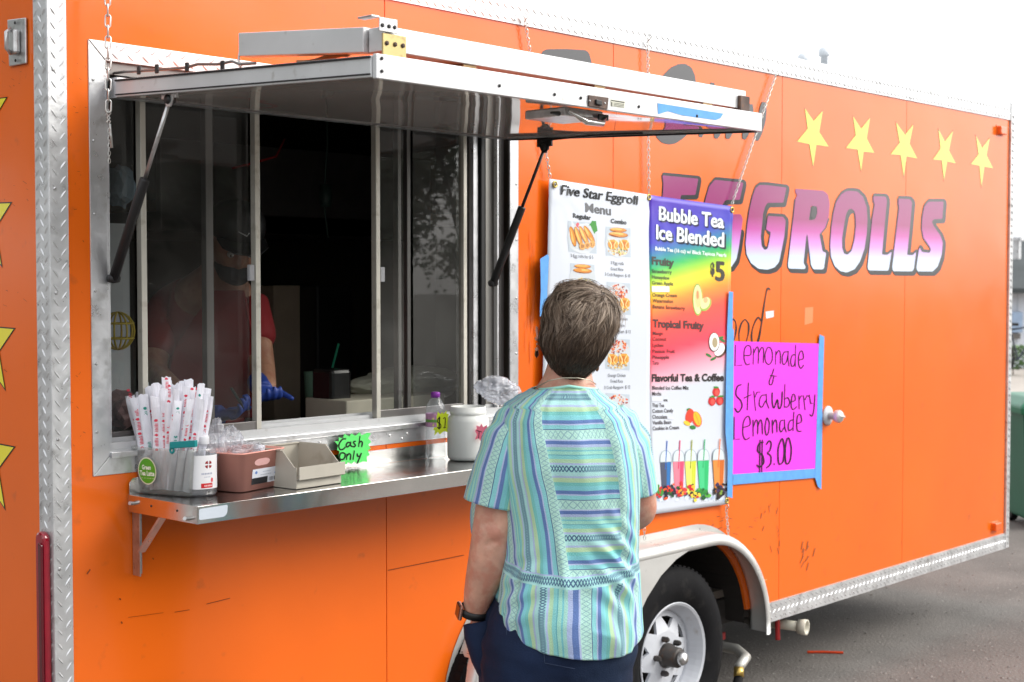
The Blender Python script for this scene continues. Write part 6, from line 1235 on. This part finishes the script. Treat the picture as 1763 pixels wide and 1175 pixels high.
# striped cloth
def cloth_mat(name, torso):
    m = bpy.data.materials.new(name); m.use_nodes = True; nt = m.node_tree; n = nt.nodes; L = nt.links; P_ = n['Principled BSDF']; P_.inputs['Roughness'].default_value = .78; P_.inputs['Specular IOR Level'].default_value = .2
    P_.inputs['Sheen Weight'].default_value = .15
    uv = n.new('ShaderNodeUVMap'); uv.uv_map = 'UVMap'; sx = n.new('ShaderNodeSeparateXYZ'); L.new(uv.outputs[0], sx.inputs[0])
    def M(op, a, b=None, c=None):
        x = n.new('ShaderNodeMath'); x.operation = op
        for i, q in enumerate((a, b, c)):
            if q is None: continue
            if isinstance(q, (int, float)): x.inputs[i].default_value = q
            else: L.new(q, x.inputs[i])
        return x.outputs[0]
    u0, v0 = sx.outputs[0], sx.outputs[1]
    nz = n.new('ShaderNodeTexNoise'); nz.inputs['Scale'].default_value = 9; L.new(uv.outputs[0], nz.inputs['Vector']); wob = M('MULTIPLY', M('SUBTRACT', nz.outputs[0], .5), .006)
    u = M('ADD', u0, wob); v = M('ADD', v0, wob)
    if torso:
        ztop, zb_ = Wd(980, 672).z, Wd(980, 968).z; q = M('DIVIDE', M('SUBTRACT', ztop, v), ztop - zb_)
        ul = M('ADD', M('MULTIPLY', q, .058), -.062); ur = M('ADD', M('MULTIPLY', q, .05), .082)
        band0 = M('ADD', M('MULTIPLY', M('ABSOLUTE', M('SUBTRACT', u, .0)), .10), zb_ - .008)
        inc = M('MULTIPLY', M('GREATER_THAN', u, ul), M('LESS_THAN', u, ur)); up_ = M('GREATER_THAN', v, band0); cen = M('MULTIPLY', inc, up_)
        isband = M('MULTIPLY', M('LESS_THAN', v, band0), M('GREATER_THAN', v, M('SUBTRACT', band0, .030)))
        tl = M('ADD', M('SUBTRACT', ul, u), .012); tr = M('ADD', M('SUBTRACT', u, ur), .012); side = M('ADD', M('MULTIPLY', M('LESS_THAN', u, ul), tl), M('MULTIPLY', M('GREATER_THAN', u, ul), tr))
        t = M('ADD', M('MULTIPLY', cen, v), M('MULTIPLY', M('SUBTRACT', 1, cen), M('ADD', M('MULTIPLY', up_, side), M('MULTIPLY', M('SUBTRACT', 1, up_), u))))
        s_ = M('ADD', M('MULTIPLY', cen, u), M('MULTIPLY', M('SUBTRACT', 1, cen), v))
        t = M('ADD', M('MULTIPLY', M('SUBTRACT', 1, isband), t), M('MULTIPLY', isband, M('ADD', .165 * .655, M('MULTIPLY', M('SUBTRACT', v, M('SUBTRACT', band0, .015)), .8)))); s_ = M('ADD', M('MULTIPLY', M('SUBTRACT', 1, isband), s_), M('MULTIPLY', isband, u))
    else: t, s_ = u, v
    fr = M('FRACT', M('ADD', M('DIVIDE', t, .165), 10))
    cr = n.new('ShaderNodeValToRGB'); cr.color_ramp.interpolation = 'CONSTANT'
    bands = [(0, '#5f7dba'), (.05, '#b9c8ee'), (.07, '#bdebde'), (.20, '#4b6796'), (.212, '#90dbe0'), (.27, '#bccaf0'), (.29, '#6684c0'), (.34, '#86d6de'), (.41, '#9fe4d4'), (.46, '#bfe2b4'), (.52, '#b3c3ea'), (.55, '#b4e8e6'), (.60, '#a9e2e0'), (.71, '#b6c6ec'), (.735, '#b9e2b8'), (.79, '#8fdcdc'), (.84, '#5fb6c6'), (.855, '#a8e6d4'), (.90, '#78cbd6'), (.92, '#a8dfd2'), (.96, '#b0c0e8')]
    while len(cr.color_ramp.elements) < len(bands): cr.color_ramp.elements.new(.5)
    for e, (p, c) in zip(cr.color_ramp.elements, bands): e.position = p; e.color = (*lin(c), 1)
    L.new(fr, cr.inputs[0])
    def lace(a, b, per, wd, col, prev):
        w_ = M('DIVIDE', M('SUBTRACT', fr, a), b - a); ins = M('MULTIPLY', M('GREATER_THAN', w_, 0), M('LESS_THAN', w_, 1)); tr_ = M('ABSOLUTE', M('SUBTRACT', M('MULTIPLY', M('FRACT', M('DIVIDE', s_, per)), 2), 1))
        ln_ = M('MAXIMUM', M('LESS_THAN', M('ABSOLUTE', M('SUBTRACT', w_, tr_)), wd), M('LESS_THAN', M('ABSOLUTE', M('SUBTRACT', M('SUBTRACT', 1, w_), tr_)), wd)); k = M('MULTIPLY', ins, ln_)
        mx = n.new('ShaderNodeMix'); mx.data_type = 'RGBA'; L.new(k, mx.inputs[0]); L.new(prev, mx.inputs[6]); mx.inputs[7].default_value = (*lin(col), 1); return mx.outputs[2]
    c_ = lace(.08, .195, .022, .08, '#8fbcc4', cr.outputs[0]); c_ = lace(.61, .70, .0125, .17, '#46688c', c_); c_ = lace(.41, .46, .008, .25, '#6fc8c8', c_)
    wv_ = n.new('ShaderNodeTexNoise'); wv_.inputs['Scale'].default_value = 420; L.new(uv.outputs[0], wv_.inputs['Vector'])
    hs_ = n.new('ShaderNodeHueSaturation'); L.new(M('ADD', .62, M('MULTIPLY', wv_.outputs[0], .42)), hs_.inputs['Value']); hs_.inputs['Saturation'].default_value = .95; L.new(c_, hs_.inputs['Color']); L.new(hs_.outputs[0], P_.inputs['Base Color'])
    bp_ = n.new('ShaderNodeBump'); bp_.inputs['Distance'].default_value = .0012; L.new(wv_.outputs[0], bp_.inputs['Height']); L.new(bp_.outputs[0], P_.inputs['Normal'])
    return m
CLT, CLS = cloth_mat('striped_cloth', True), cloth_mat('striped_sleeve_cloth', False)
def interp(tab, y):
    if y <= tab[0][0]: return tab[0][1:]
    for a, b in zip(tab, tab[1:]):
        if y <= b[0]: q = (y - a[0]) / (b[0] - a[0]); q = q * q * (3 - 2 * q) * .5 + q * .5; return [p + (r - p) * q for p, r in zip(a[1:], b[1:])]
    return tab[-1][1:]
ROW = [(664, 928, 1026, .06, -.068), (674, 912, 1034, .07, -.08), (684, 893, 1047, .085, -.093), (698, 874, 1066, .10, -.112), (722, 862, 1084, .12, -.125), (760, 858, 1096, .14, -.14), (800, 858, 1101, .16, -.145), (850, 864, 1102, .18, -.14), (900, 868, 1101, .195, -.135), (950, 868, 1100, .205, -.137), (1000, 860, 1103, .205, -.152), (1050, 853, 1106, .19, -.17), (1085, 856, 1108, .18, -.175), (1120, 862, 1106, .17, -.17)]
HEM = [(800, 1050), (850, 1046), (880, 1082), (940, 1099), (1030, 1110), (1080, 1102), (1112, 1076)]
def hem_y(px):
    if px <= HEM[0][0]: return HEM[0][1]
    for a, b in zip(HEM, HEM[1:]):
        if px <= b[0]: return a[1] + (b[1] - a[1]) * (px - a[0]) / (b[0] - a[0])
    return HEM[-1][1]
NU, NV = 300, 150; vs_, uvs_ = [], []
cxm = 981
for j in range(NV + 1):
    for i in range(NU + 1):
        th = 2 * PI * i / NU - PI          # 0 = back centre
        st, ct = math.sin(th), math.cos(th); ex = .82
        X_ = math.copysign(abs(st) ** ex, st); Y_ = -math.copysign(abs(ct) ** ex, ct)     # Y_<0 back
        q = j / NV; yb = 664 + (1116 - 664) * q
        # hem drop by angle
        lf, rt_, bf_, bb_ = interp(ROW, min(yb, 1085)); apx = cxm + (X_ * (rt_ - lf) / 2)
        hy = hem_y(apx) if Y_ < .2 else 1062 + 0 * apx; y = 664 + (hy - 664) * q + (8 * (1 - q) ** 4 * (abs(X_) - .3)) 
        lf, rt_, bf_, bb_ = interp(ROW, y); mid = (lf + rt_) / 2; half = (rt_ - lf) / 2 / 707
        b_ = (bf_ * Y_ if Y_ > 0 else -bb_ * Y_); a_ = X_ * half + (-(.38 + (.5 * math.exp(-((y - 900) / 110) ** 2) if X_ < 0 else 0)) * b_ if b_ > 0 else 0)
        p = Wd(mid, y, 0); p = p + RR * a_ + FH * b_
        nr_ = (RR * (st / max(half, .05)) + FH * (-ct / .16)).normalized()
        # folds
        arm_ = th * .17; z = p.z; d = 0
        lowq = max(0, (y - 900) / 200); d += .011 * lowq * noise.noise(Vector((arm_ * 26, z * 3.0 + arm_ * 5, 1)))
        d += .018 * lowq * abs(noise.noise(Vector((arm_ * 9 + z * 6, z * 9 - arm_ * 9, 4)))) * -1
        if th > 0: d += .0075 * math.exp(-((y - 950) / 60) ** 2) * math.sin((z * .8 + arm_ * .55) * 150) * min(1, th * 2)
        d += .0075 * math.exp(-((y - 1000) / 55) ** 2) * math.sin((z - arm_ * .35) * 120 + 1) * max(0, -th) 
        d += .0075 * noise.noise(Vector((arm_ * 13, z * 5, 7))) + .0035 * noise.noise(Vector((arm_ * 40, z * 7, 9)))
        d += .006 * max(0, min(1, (th - .2) * 2)) * math.exp(-((y - 1010) / 45) ** 2) * math.sin((z * .55 + arm_ * .8) * 130) 
        d += .004 * math.sin(arm_ * 62 + 3 * noise.noise(Vector((z * 4, 0, 0)))) * max(0, min(1, (y - 690) / 60)) * max(0, 1 - (y - 700) / 260)
        # box fold line at the lower left end of the yoke panel
        qz = (y - 672) / 296; ulz, urz = -.062 + .058 * qz, .082 + .05 * qz
        if y < 975: d += .0045 / (1 + math.exp(-(ulz - arm_) / .0022)) + .0035 / (1 + math.exp(-(arm_ - urz) / .003)) - .0045
        d += .007 * math.exp(-((arm_ - ulz + .012) / .008) ** 2) * max(0, min(1, (y - 880) / 60)) * (1 if y < 985 else max(0, 1 - (y - 985) / 25))
        d *= 1 - .95 * max(0, min(1, (abs(th) - .75) / .55))
        p = p + nr_ * d
        vs_.append(p); uvs_.append((arm_ * (1.0 if y > 700 else .9), Wd(981, y).z))
fs_ = [(j * (NU + 1) + i, (j + 1) * (NU + 1) + i, (j + 1) * (NU + 1) + i + 1, j * (NU + 1) + i + 1) for j in range(NV) for i in range(NU)]
top_ = mk('striped_top', vs_, fs_, CLT, CU, True, uv=uvs_)
so_ = top_.modifiers.new('t', 'SOLIDIFY'); so_.thickness = .0022; so_.offset = -1
def sleeve_geo(cs, name, ph, flip=1):
    vs_, uvs_ = [], []; n_ = 72; m_ = len(cs); rings = []
    P0 = [Wd(px, py, b) for px, py, b, r, d in cs]; L_ = 0; SUB = 14; pts = []
    for i in range(m_ - 1):
        for k in range(SUB if i < m_ - 2 else SUB + 1):
            t = k / SUB; pts.append((P0[i].lerp(P0[i + 1], t), cs[i][3] + (cs[i + 1][3] - cs[i][3]) * t, cs[i][4] + (cs[i + 1][4] - cs[i][4]) * t))
    for i, (p, r, dp_) in enumerate(pts):
        t = (pts[min(i + 1, len(pts) - 1)][0] - pts[max(i - 1, 0)][0]).normalized(); e1 = (RR - t * RR.dot(t)).normalized(); e2 = t.cross(e1).normalized()
        if e2.dot(FH) > 0: e2 = -e2
        q = i / (len(pts) - 1)
        if i: L_ += (p - pts[i - 1][0]).length
        for k in range(n_ + 1):
            a = 2 * PI * k / n_ - PI; fd = .005 * noise.noise(Vector((a * 1.3 + ph, q * 2.2, 2))) + .005 * q * math.sin(a * 3 + ph + 2 * q) + .003 * noise.noise(Vector((a * 3 + q * 3, ph, q * 6)))
            fd += .004 * math.sin(q * 22 + a * 2) * max(0, 1 - abs(q - .3) * 3)
            vs_.append(p + e1 * math.sin(a) * (r + fd) + e2 * math.cos(a) * (dp_ + fd)); uvs_.append((a * .068 * flip + .047, L_))
    fs_ = [(j * (n_ + 1) + i, (j + 1) * (n_ + 1) + i, (j + 1) * (n_ + 1) + i + 1, j * (n_ + 1) + i + 1) for j in range(len(pts) - 1) for i in range(n_)]
    fs_.append(tuple(range(n_)))
    o = mk(name, vs_, fs_, CLS, CU, True, uv=uvs_); s_ = o.modifiers.new('t', 'SOLIDIFY'); s_.thickness = .002; s_.offset = -1; return o
sleeve_geo([(905, 706, .01, .035, .05), (888, 730, 0, .052, .075), (874, 765, -.005, .064, .08), (862, 815, -.01, .071, .078), (851, 869, -.012, .0765, .075)], 'left_sleeve'.replace('left_', ''), 0)
sleeve_geo([(1055, 708, .02, .03, .05), (1068, 728, .02, .042, .07), (1084, 765, .03, .048, .072), (1094, 805, .04, .046, .068), (1100, 846, .05, .042, .064)], 'sleeve', 2.2, -1)
# collar band, undershirt edge
m = MB(); ring_ = []
for k in range(61):
    th = 2 * PI * k / 60; lf, rt_, bf_, bb_ = ROW[0][1:]; X_ = math.sin(th); Y_ = -math.cos(th)
    b_ = bf_ * Y_ if Y_ > 0 else -bb_ * Y_; ring_.append(Wd((lf + rt_) / 2, 664 + 8 * (abs(X_) - .3), 0) + RR * (X_ * (rt_ - lf) / 2 / 707 - (.38 * b_ if b_ > 0 else 0)) + FH * b_)
m.tube(ring_[:-1], .0035, 6, closed=True); m.build('collar_trim', mat('mint_trim', lin('#9fdccf'), .8), CU, True)
m = MB(); r_ = [Wd(px, py, b) for px, py, b in ((925, 1101, -.135), (960, 1113, -.145), (1000, 1119, -.15), (1035, 1119, -.135))]
m.tube(r_, [.002, .006, .006, .002], 6); m.build('undershirt_edge', mat('cream_cotton', (.6, .6, .5), .9), CU, True)
# jeans
DEN = mat('dark_denim', (.007, .015, .042), rough=.8, spec=.25, var=.35, vs=9, wave=.008, ws=13, bump=.0012, bs=300, dirt=(.014, .028, .06), dfac=.5, ds=5, dlo=.5)
PR_ = [(1030, 852, 1100, .15, -.13), (1075, 838, 1103, .16, -.15), (1110, 828, 1099, .165, -.16), (1150, 826, 1092, .16, -.155), (1190, 828, 1086, .14, -.14), (1230, 832, 1080, .12, -.12)]
vs_, fs_ = [], []; NU, NV = 96, 40
for j in range(NV + 1):
    y = 1030 + 200 * j / NV; lf, rt_, bf_, bb_ = interp(PR_, y)
    for i in range(NU):
        th = 2 * PI * i / NU; st, ct = math.sin(th), math.cos(th); X_ = math.copysign(abs(st) ** .85, st); Y_ = -math.copysign(abs(ct) ** .85, ct); b_ = bf_ * Y_ if Y_ > 0 else -bb_ * Y_
        crease = -.012 * math.exp(-((X_ - .02) / .09) ** 2) * max(0, (y - 1090) / 100) * (1 if Y_ < 0 else 0)
        d = .004 * noise.noise(Vector((X_ * 4, y / 26, Y_ * 3))) + .003 * math.sin(y / 7 + X_ * 5) * max(0, abs(X_) - .4)
        nr_ = RR * st - FH * ct; vs_.append(Wd((lf + rt_) / 2, y, 0) + RR * (X_ * (rt_ - lf) / 2 / 707 - (.3 * b_ if b_ > 0 else 0)) + FH * b_ + nr_ * (d + crease))
for j in range(NV): fs_ += [(j * NU + i, (j + 1) * NU + i, (j + 1) * NU + (i + 1) % NU, j * NU + (i + 1) % NU) for i in range(NU)]
fs_.append(tuple(range(NV * NU, NV * NU + NU)))
jn = mk('jeans', vs_, fs_, DEN, CU, True)
for sx, px in ((-1, 895), (1, 1025)):
    h_ = Wd(px, 1200, 0); m = MB(); m.tube([h_, h_.lerp(foot + RR * (.09 * sx) + UP * .45, .6), foot + RR * (.09 * sx) + FH * .01 + UP * .45, foot + RR * (.092 * sx) + UP * .25, foot + RR * (.095 * sx) + UP * .055], [.11, .098, .085, .078, .078], 32); m.build('trouser_leg', DEN, CU, True)
m = MB(); A_ = Wd(829, 1070, .05); m.tube([A_ + (Wd(817, 1060, .05) - A_) * 0, Wd(833, 1090, .045), Wd(843, 1130, .035), Wd(858, 1172, .03), Wd(875, 1215, .03)], [.046, .050, .047, .04, .02], 28); m.build('pocket', DEN, CU, True)
m = MB(); m.tube([Wd(868, 1055, -.085), Wd(872, 1085, -.108), Wd(875, 1130, -.115), Wd(880, 1180, -.11)], .0012, 5); m.tube([Wd(935, 1108, -.160), Wd(938, 1142, -.163), Wd(990, 1152, -.168)], .001, 5); m.build('seam_stitch', mat('navy_stitch', (.025, .04, .085), .8), CU, stuff=True)
# watch
wc = Wd(818, 1052, .05); wax = (Wd(818, 1064, .055) - Wd(824, 1030, .04)).normalized(); m = MB()
e1 = (RR - wax * RR.dot(wax)).normalized(); e2 = wax.cross(e1).normalized()
rg = [wc + e1 * (math.cos(a) * .0365) + e2 * (math.sin(a) * .034) for a in [2 * PI * k / 40 for k in range(40)]]
vs_ = []
for h, r in ((-.0095, 1.0), (-.0095, 1.06), (.0095, 1.06), (.0095, 1.0)): vs_ += [wc + (p - wc) * r + wax * h for p in rg]
wb = mk('wrist_watch', vs_, [(i * 40 + k, i * 40 + (k + 1) % 40, ((i + 1) % 4) * 40 + (k + 1) % 40, ((i + 1) % 4) * 40 + k) for i in range(4) for k in range(40)], BLACK, CU, True)
fn_ = (-e1 * .9 + -FH * .28); fn_ = (fn_ - wax * fn_.dot(wax)).normalized(); tn = wax.cross(fn_).normalized(); fc = wc + fn_ * .0405
m = MB(); m.obox(fc, fn_ * .005, tn * .0175, wax * .0195); m.build('watch_case', mat('rose_gold', (.75, .42, .33), .25, .9), wb, bevel=.004)
m = MB(); m.obox(fc + fn_ * .0046, fn_ * .0012, tn * .0155, wax * .0175); m.build('watch_glass', mat('black_glass', (.01, .01, .012), .05, coat=.5), wb, bevel=.002)
# necklace, earrings
NC = mat('necklace_silver', (.6, .56, .45), .3, .9); m = MB(); m.tube([Wd(916, 672, .02), Wd(926, 666, -.02), Wd(944, 656, -.052), Wd(968, 651, -.066), Wd(995, 651, -.062), Wd(1016, 655, -.04), Wd(1026, 662, .0)], .0013, 6); m.build('necklace', NC, CU, True)
for (px, py, b) in ((924, 606, .0), (1028, 630, .02)):
    c = Wd(px, py, b); m = MB(); m.tube([c + UP * .022, c + UP * .008], .0008, 5); m.lathe(c - UP * .004, [(.0005, -.011), (.0065, -.006), (.0075, 0), (.0045, .008), (.0005, .012)], 12, UP, sy=.4); er = m.build('earring', mat('dark_bronze', (.12, .06, .03), .35, .6), CU, True)
# ---- hair: cap and many fine locks
HAIR = bpy.data.materials.new('brown_hair'); HAIR.use_nodes = True; n = HAIR.node_tree.nodes; L = HAIR.node_tree.links; P_ = n['Principled BSDF']; gi = n.new('ShaderNodeNewGeometry'); cr = n.new('ShaderNodeValToRGB')
while len(cr.color_ramp.elements) < 5: cr.color_ramp.elements.new(.5)
for e, (p, c) in zip(cr.color_ramp.elements, ((0, (.022, .014, .009)), (.35, (.05, .03, .018)), (.62, (.10, .062, .038)), (.85, (.20, .135, .09)), (1, (.36, .27, .19)))): e.position = p; e.color = (*c, 1)
L.new(gi.outputs['Random Per Island'], cr.inputs[0]); L.new(cr.outputs[0], P_.inputs['Base Color']); P_.inputs['Roughness'].default_value = .42; P_.inputs['Specular IOR Level'].default_value = .5
CAPM = mat('hair_base', (.028, .018, .012), .7, var=.3, vs=60)
hc2 = Wd(992, 570, .0); EX, EY, EZ = .0905, .114, .112; Rh = random.Random(3)
def surf(d, k=1.0):
    """ d: unit vector in head frame (right, forward, up) """
    x, y, z = d; s_ = 1.0; x0 = x
    s_ *= 1 + .085 * (min(1, abs(x) * abs(z) * 2.0)) * (1 if z > 0 else .6)      # squarer outline
    if z > 0: s_ *= 1 + .05 * z * max(0, x + .2)
    ex = EX * (1 - .30 * max(0, -z - .25) - .04 * max(0, -x)); ez = EZ * (1.13 if z < 0 else 1)
    s_ += .075 * math.exp(-((x - .72) ** 2 + (z - .62) ** 2) / .18) - .03 * math.exp(-((x + .75) ** 2 + (z - .6) ** 2) / .12)
    return hc2 + hr * (x * ex * s_ * k + (.006 if z > 0 else -.010 * -z)) + hf * (y * EY * s_ * k) + hu * (z * ez * s_ * k)
def haired(x, y, z):
    if y > .25: return z > .35 + (y - .25) * .5
    if y > -.2: return z > -.10 + (.3 if y > 0 else 0) * .6
    return z > -.90 + max(0, abs(x + .05) - .42) * .8
vs_, fs_ = [], []; NUc, NVc = 64, 48
for j in range(NVc + 1):
    ph = PI * j / NVc
    for i in range(NUc): th = 2 * PI * i / NUc; vs_.append(((math.sin(ph) * math.sin(th), math.sin(ph) * math.cos(th), math.cos(ph))))
pv = [surf(d, .955) for d in vs_]
for j in range(NVc):
    for i in range(NUc):
        q = (j * NUc + i, j * NUc + (i + 1) % NUc, (j + 1) * NUc + (i + 1) % NUc, (j + 1) * NUc + i); cc = [sum(vs_[k][t] for k in q) / 4 for t in range(3)]
        if haired(*cc): fs_.append(q)
hair = mk('hair', pv, fs_, CAPM, CU, True)
whorl = Vector((.45, -.15, .88)).normalized(); V3, F3, C3 = [], [], []
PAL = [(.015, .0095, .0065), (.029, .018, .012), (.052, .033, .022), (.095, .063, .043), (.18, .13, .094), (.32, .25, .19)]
ncl = 0
while ncl < 1150:
    d0 = Vector((Rh.gauss(0, 1), Rh.gauss(0, 1), Rh.gauss(0, 1))).normalized()
    if not haired(*d0) or (d0.y > .3 and Rh.random() < .6): continue
    ncl += 1
    away = d0 - whorl; dist = away.length; topness = max(0, min(1, (d0.z + .1) / .75)); cl = noise.noise_vector(d0 * 2.2 + Vector((3, 0, 0)))
    base_fl = away.normalized() * (1.0 if dist < .8 else .5) + Vector((-.12, -.05, -1.0 if d0.z < .65 else -.3)) + cl * (.95 + 1.0 * topness) + whorl.cross(d0) * (.8 * max(0, 1 - dist))
    Ln = (.40 + .35 * topness) * Rh.uniform(.75, 1.3) * (.55 if d0.z < -.4 else 1); lift = .012 + .10 * topness * Rh.random() ** 1.5 + .02 * Rh.random(); endl = .03 * topness * Rh.uniform(-.3, 1.6); ns_ = Rh.uniform(0, 50)
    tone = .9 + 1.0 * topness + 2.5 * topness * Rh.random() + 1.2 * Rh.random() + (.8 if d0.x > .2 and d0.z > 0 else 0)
    fly = Rh.random() < .26 and topness > .2
    if fly: lift += .05 * Rh.random() + .02; endl += .07 * Rh.random()
    for q_ in range(5 if fly else 20):
        off = Vector((Rh.gauss(0, .062), Rh.gauss(0, .062), Rh.gauss(0, .062))); cur = (d0 + off).normalized(); pts = []; n_ = 7
        for k in range(n_):
            t = k / (n_ - 1); kk = .955 + (lift + off.x * .12) * math.sin(t * PI * .7) + endl * t * t; pts.append(surf(cur, kk))
            fl2 = base_fl + noise.noise_vector(cur * 3 + Vector((ns_, 0, 0))) * .95 - off * (t * 5.5); fl2 = fl2 - cur * fl2.dot(cur); cur = (cur + fl2.normalized() * (Ln / n_)).normalized()
            if cur.z < -.95 + max(0, abs(cur.x + .05) - .42) * .8 and cur.y < 0: break
        if len(pts) < 3: continue
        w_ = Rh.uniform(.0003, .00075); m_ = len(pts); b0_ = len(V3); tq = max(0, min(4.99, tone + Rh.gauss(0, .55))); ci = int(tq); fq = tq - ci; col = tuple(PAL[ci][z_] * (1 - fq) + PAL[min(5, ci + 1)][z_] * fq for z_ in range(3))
        for k, p in enumerate(pts):
            tg = (pts[min(k + 1, m_ - 1)] - pts[max(k - 1, 0)]).normalized(); out = (p - hc2).normalized(); sd_ = tg.cross(out).normalized(); sd_ = (sd_ + out * (off.y * 8)).normalized(); ww = w_ * (1 if k < m_ - 2 else (.7 if k == m_ - 2 else .15)); V3 += [p + sd_ * ww, p - sd_ * ww]; C3 += [col, col]
        F3 += [(b0_ + 2 * k, b0_ + 2 * k + 1, b0_ + 2 * k + 3, b0_ + 2 * k + 2) for k in range(m_ - 1)]
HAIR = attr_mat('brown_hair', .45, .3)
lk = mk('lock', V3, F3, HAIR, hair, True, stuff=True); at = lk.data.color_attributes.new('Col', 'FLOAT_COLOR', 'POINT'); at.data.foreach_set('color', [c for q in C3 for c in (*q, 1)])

# ---- the worker inside ------------------------------------------------------
def Kd(px, py, D): return onD(px, py, D)
wf0 = Kd(350, 600, 4.62); wf0.z = .47
WK = thing('person', 'worker inside the window in black cap, black mask, red apron and blue gloves', 'person', wf0)
SK2 = skin_mat('worker_skin', (.42, .22, .14), (.35, .14, .09))
hw = Kd(403, 415, 4.40); wfw = (-FH * .75 + RR * .38 - UP * .55).normalized(); wr_ = wfw.cross(UP).normalized(); wu = wr_.cross(wfw).normalized()
nodes = [(Kd(350, 770, 4.66), .13), (Kd(348, 660, 4.66), .12), (Kd(352, 560, 4.62), .125), (Kd(372, 498, 4.56), .08), (Kd(385, 462, 4.5), .052), (hw, .06), (Kd(282, 530, 4.62), .06), (Kd(262, 640, 4.45), .045), (Kd(330, 705, 4.28), .036), (Kd(372, 716, 4.22), .028), (Kd(432, 530, 4.56), .058), (Kd(452, 640, 4.42), .043), (Kd(460, 668, 4.32), .030), (Kd(462, 676, 4.3), .027)]
edges = [(0, 1), (1, 2), (2, 3), (3, 4), (4, 5), (3, 6), (6, 7), (7, 8), (8, 9), (3, 10), (10, 11), (11, 12), (12, 13)]
for sx in (-1, 1):
    k = len(nodes); nodes += [(Kd(350, 780, 4.66) + wr_ * .09 * sx - UP * .08, .085), (wf0 + wr_ * .1 * sx + UP * .42, .06), (wf0 + wr_ * .1 * sx + UP * .07, .045), (wf0 + wr_ * .1 * sx - FH * .12 + UP * .03, .035)]; edges += [(0, k), (k, k + 1), (k + 1, k + 2), (k + 2, k + 3)]
B = MB(); B.add(*skin_mesh(nodes, edges, 2)); B.add(*head_geo(hw, wr_, wfw, wu, .98)); v, f = remesh(B.v, B.f, .008, 3); mk('body', v, f, SK2, WK, True); eyes(WK, hw, wr_, wfw, wu)
RED = mat('red_apron', (.27, .013, .017), .7, var=.2, vs=8, bump=.002, bs=15)
v, f = skin_mesh([(Kd(350, 790, 4.66), .155), (Kd(348, 660, 4.66), .15), (Kd(352, 560, 4.62), .15), (Kd(372, 506, 4.57), .095), (Kd(284, 532, 4.62), .078), (Kd(264, 620, 4.47), .062), (Kd(430, 534, 4.56), .075), (Kd(448, 600, 4.46), .06)], [(0, 1), (1, 2), (2, 3), (3, 4), (4, 5), (3, 6), (6, 7)], 2)
mk('red_shirt', v, f, RED, WK, True)
m = MB(); ap = [Kd(x, y, D) for x, y, D in ((365, 500, 4.42), (420, 500, 4.38), (440, 600, 4.40), (450, 720, 4.45), (270, 720, 4.50), (300, 600, 4.46))]; m.prism(ap, FH * .01); m.build('apron', RED, WK, bevel=.004)
m = MB(); m.lathe(hw + wu * .05, [(.083, -.012), (.085, .01), (.08, .035), (.06, .06), (.03, .073), (.001, .076)], 28, wu, sy=1.1, cap=False); cp_ = m.build('cap', BLACK, WK, True)
bpz = hw + wu * .042 + wfw * .082; m = MB(); m.prism([bpz + wr_ * x + wfw * y for x, y in ((-.075, -.02), (-.07, .03), (-.04, .065), (0, .075), (.04, .065), (.07, .03), (.075, -.02))], wu * .006); m.build('cap_brim', BLACK, cp_, bevel=.002)
m = MB(); sw = hw + wu * .075 + wfw * .085; m.tube([sw + wr_ * -.012 + wu * .006, sw - wu * .004 + wr_ * -.006 + wfw * .003, sw + wr_ * .02 + wu * .008], [.003, .0035, .001], 6); m.build('cap_emblem', mat('white_emblem', (.6, .6, .6), .5), cp_)
m = MB(); mc = hw - wu * .072 + wfw * .036; m.lathe(mc, [(.056, -.02), (.054, .02), (.038, .052), (.001, .064)], 24, wfw, sx=1, sy=.85, cap=False); m.build('face_mask', mat('black_cloth', (.015, .015, .018), .8), WK, True)
GL = mat('blue_nitrile', (.025, .06, .30), .45, var=.12, vs=20)
for (px, py, D, dx, dy, dD) in ((372, 716, 4.22, 45, -4, -.02), (450, 668, 4.31, 22, 34, -.10)):
    w_ = Kd(px, py, D); v, f = hand_nodes(w_, Kd(px + dx, py + dy, D + dD) - w_, -UP + FH * .3, 1.0, .62); b_ = MB(); b_.add(v, f); b_.lathe(w_, [(.03, -.05), (.033, -.02), (.03, .02)], 16, (Kd(px + dx, py + dy, D + dD) - w_).normalized()); v, f = remesh(b_.v, b_.f, .0045, 2); mk('glove', v, f, GL, WK, True)
m = MB(); p_ = Kd(398, 668, 4.16); m.tube([p_, Kd(415, 695, 4.15), Kd(420, 705, 4.15)], [.004, .004, .001], 8); t = m.build('pen', BLACK, None, org=p_); tag(t, 'dark pen held upright in the gloved hand of the worker', 'pen')
# thin orange line on the ground right of the wheel
a_, b_ = onZ(1390, 1123, .006), onZ(1452, 1124, .006); m = MB(); m.tube([a_, a_.lerp(b_, .5) + Vector((0, .01, 0)), b_], .006, 6); t = m.build('orange_stick', mat('orange_stick', (.7, .06, .01), .5), None, org=a_); tag(t, 'thin orange stick lying on the asphalt right of the wheel', 'stick')
for i, o in enumerate([o for o in sc.objects if o.name.startswith('wrapped_straw')]):
    pass
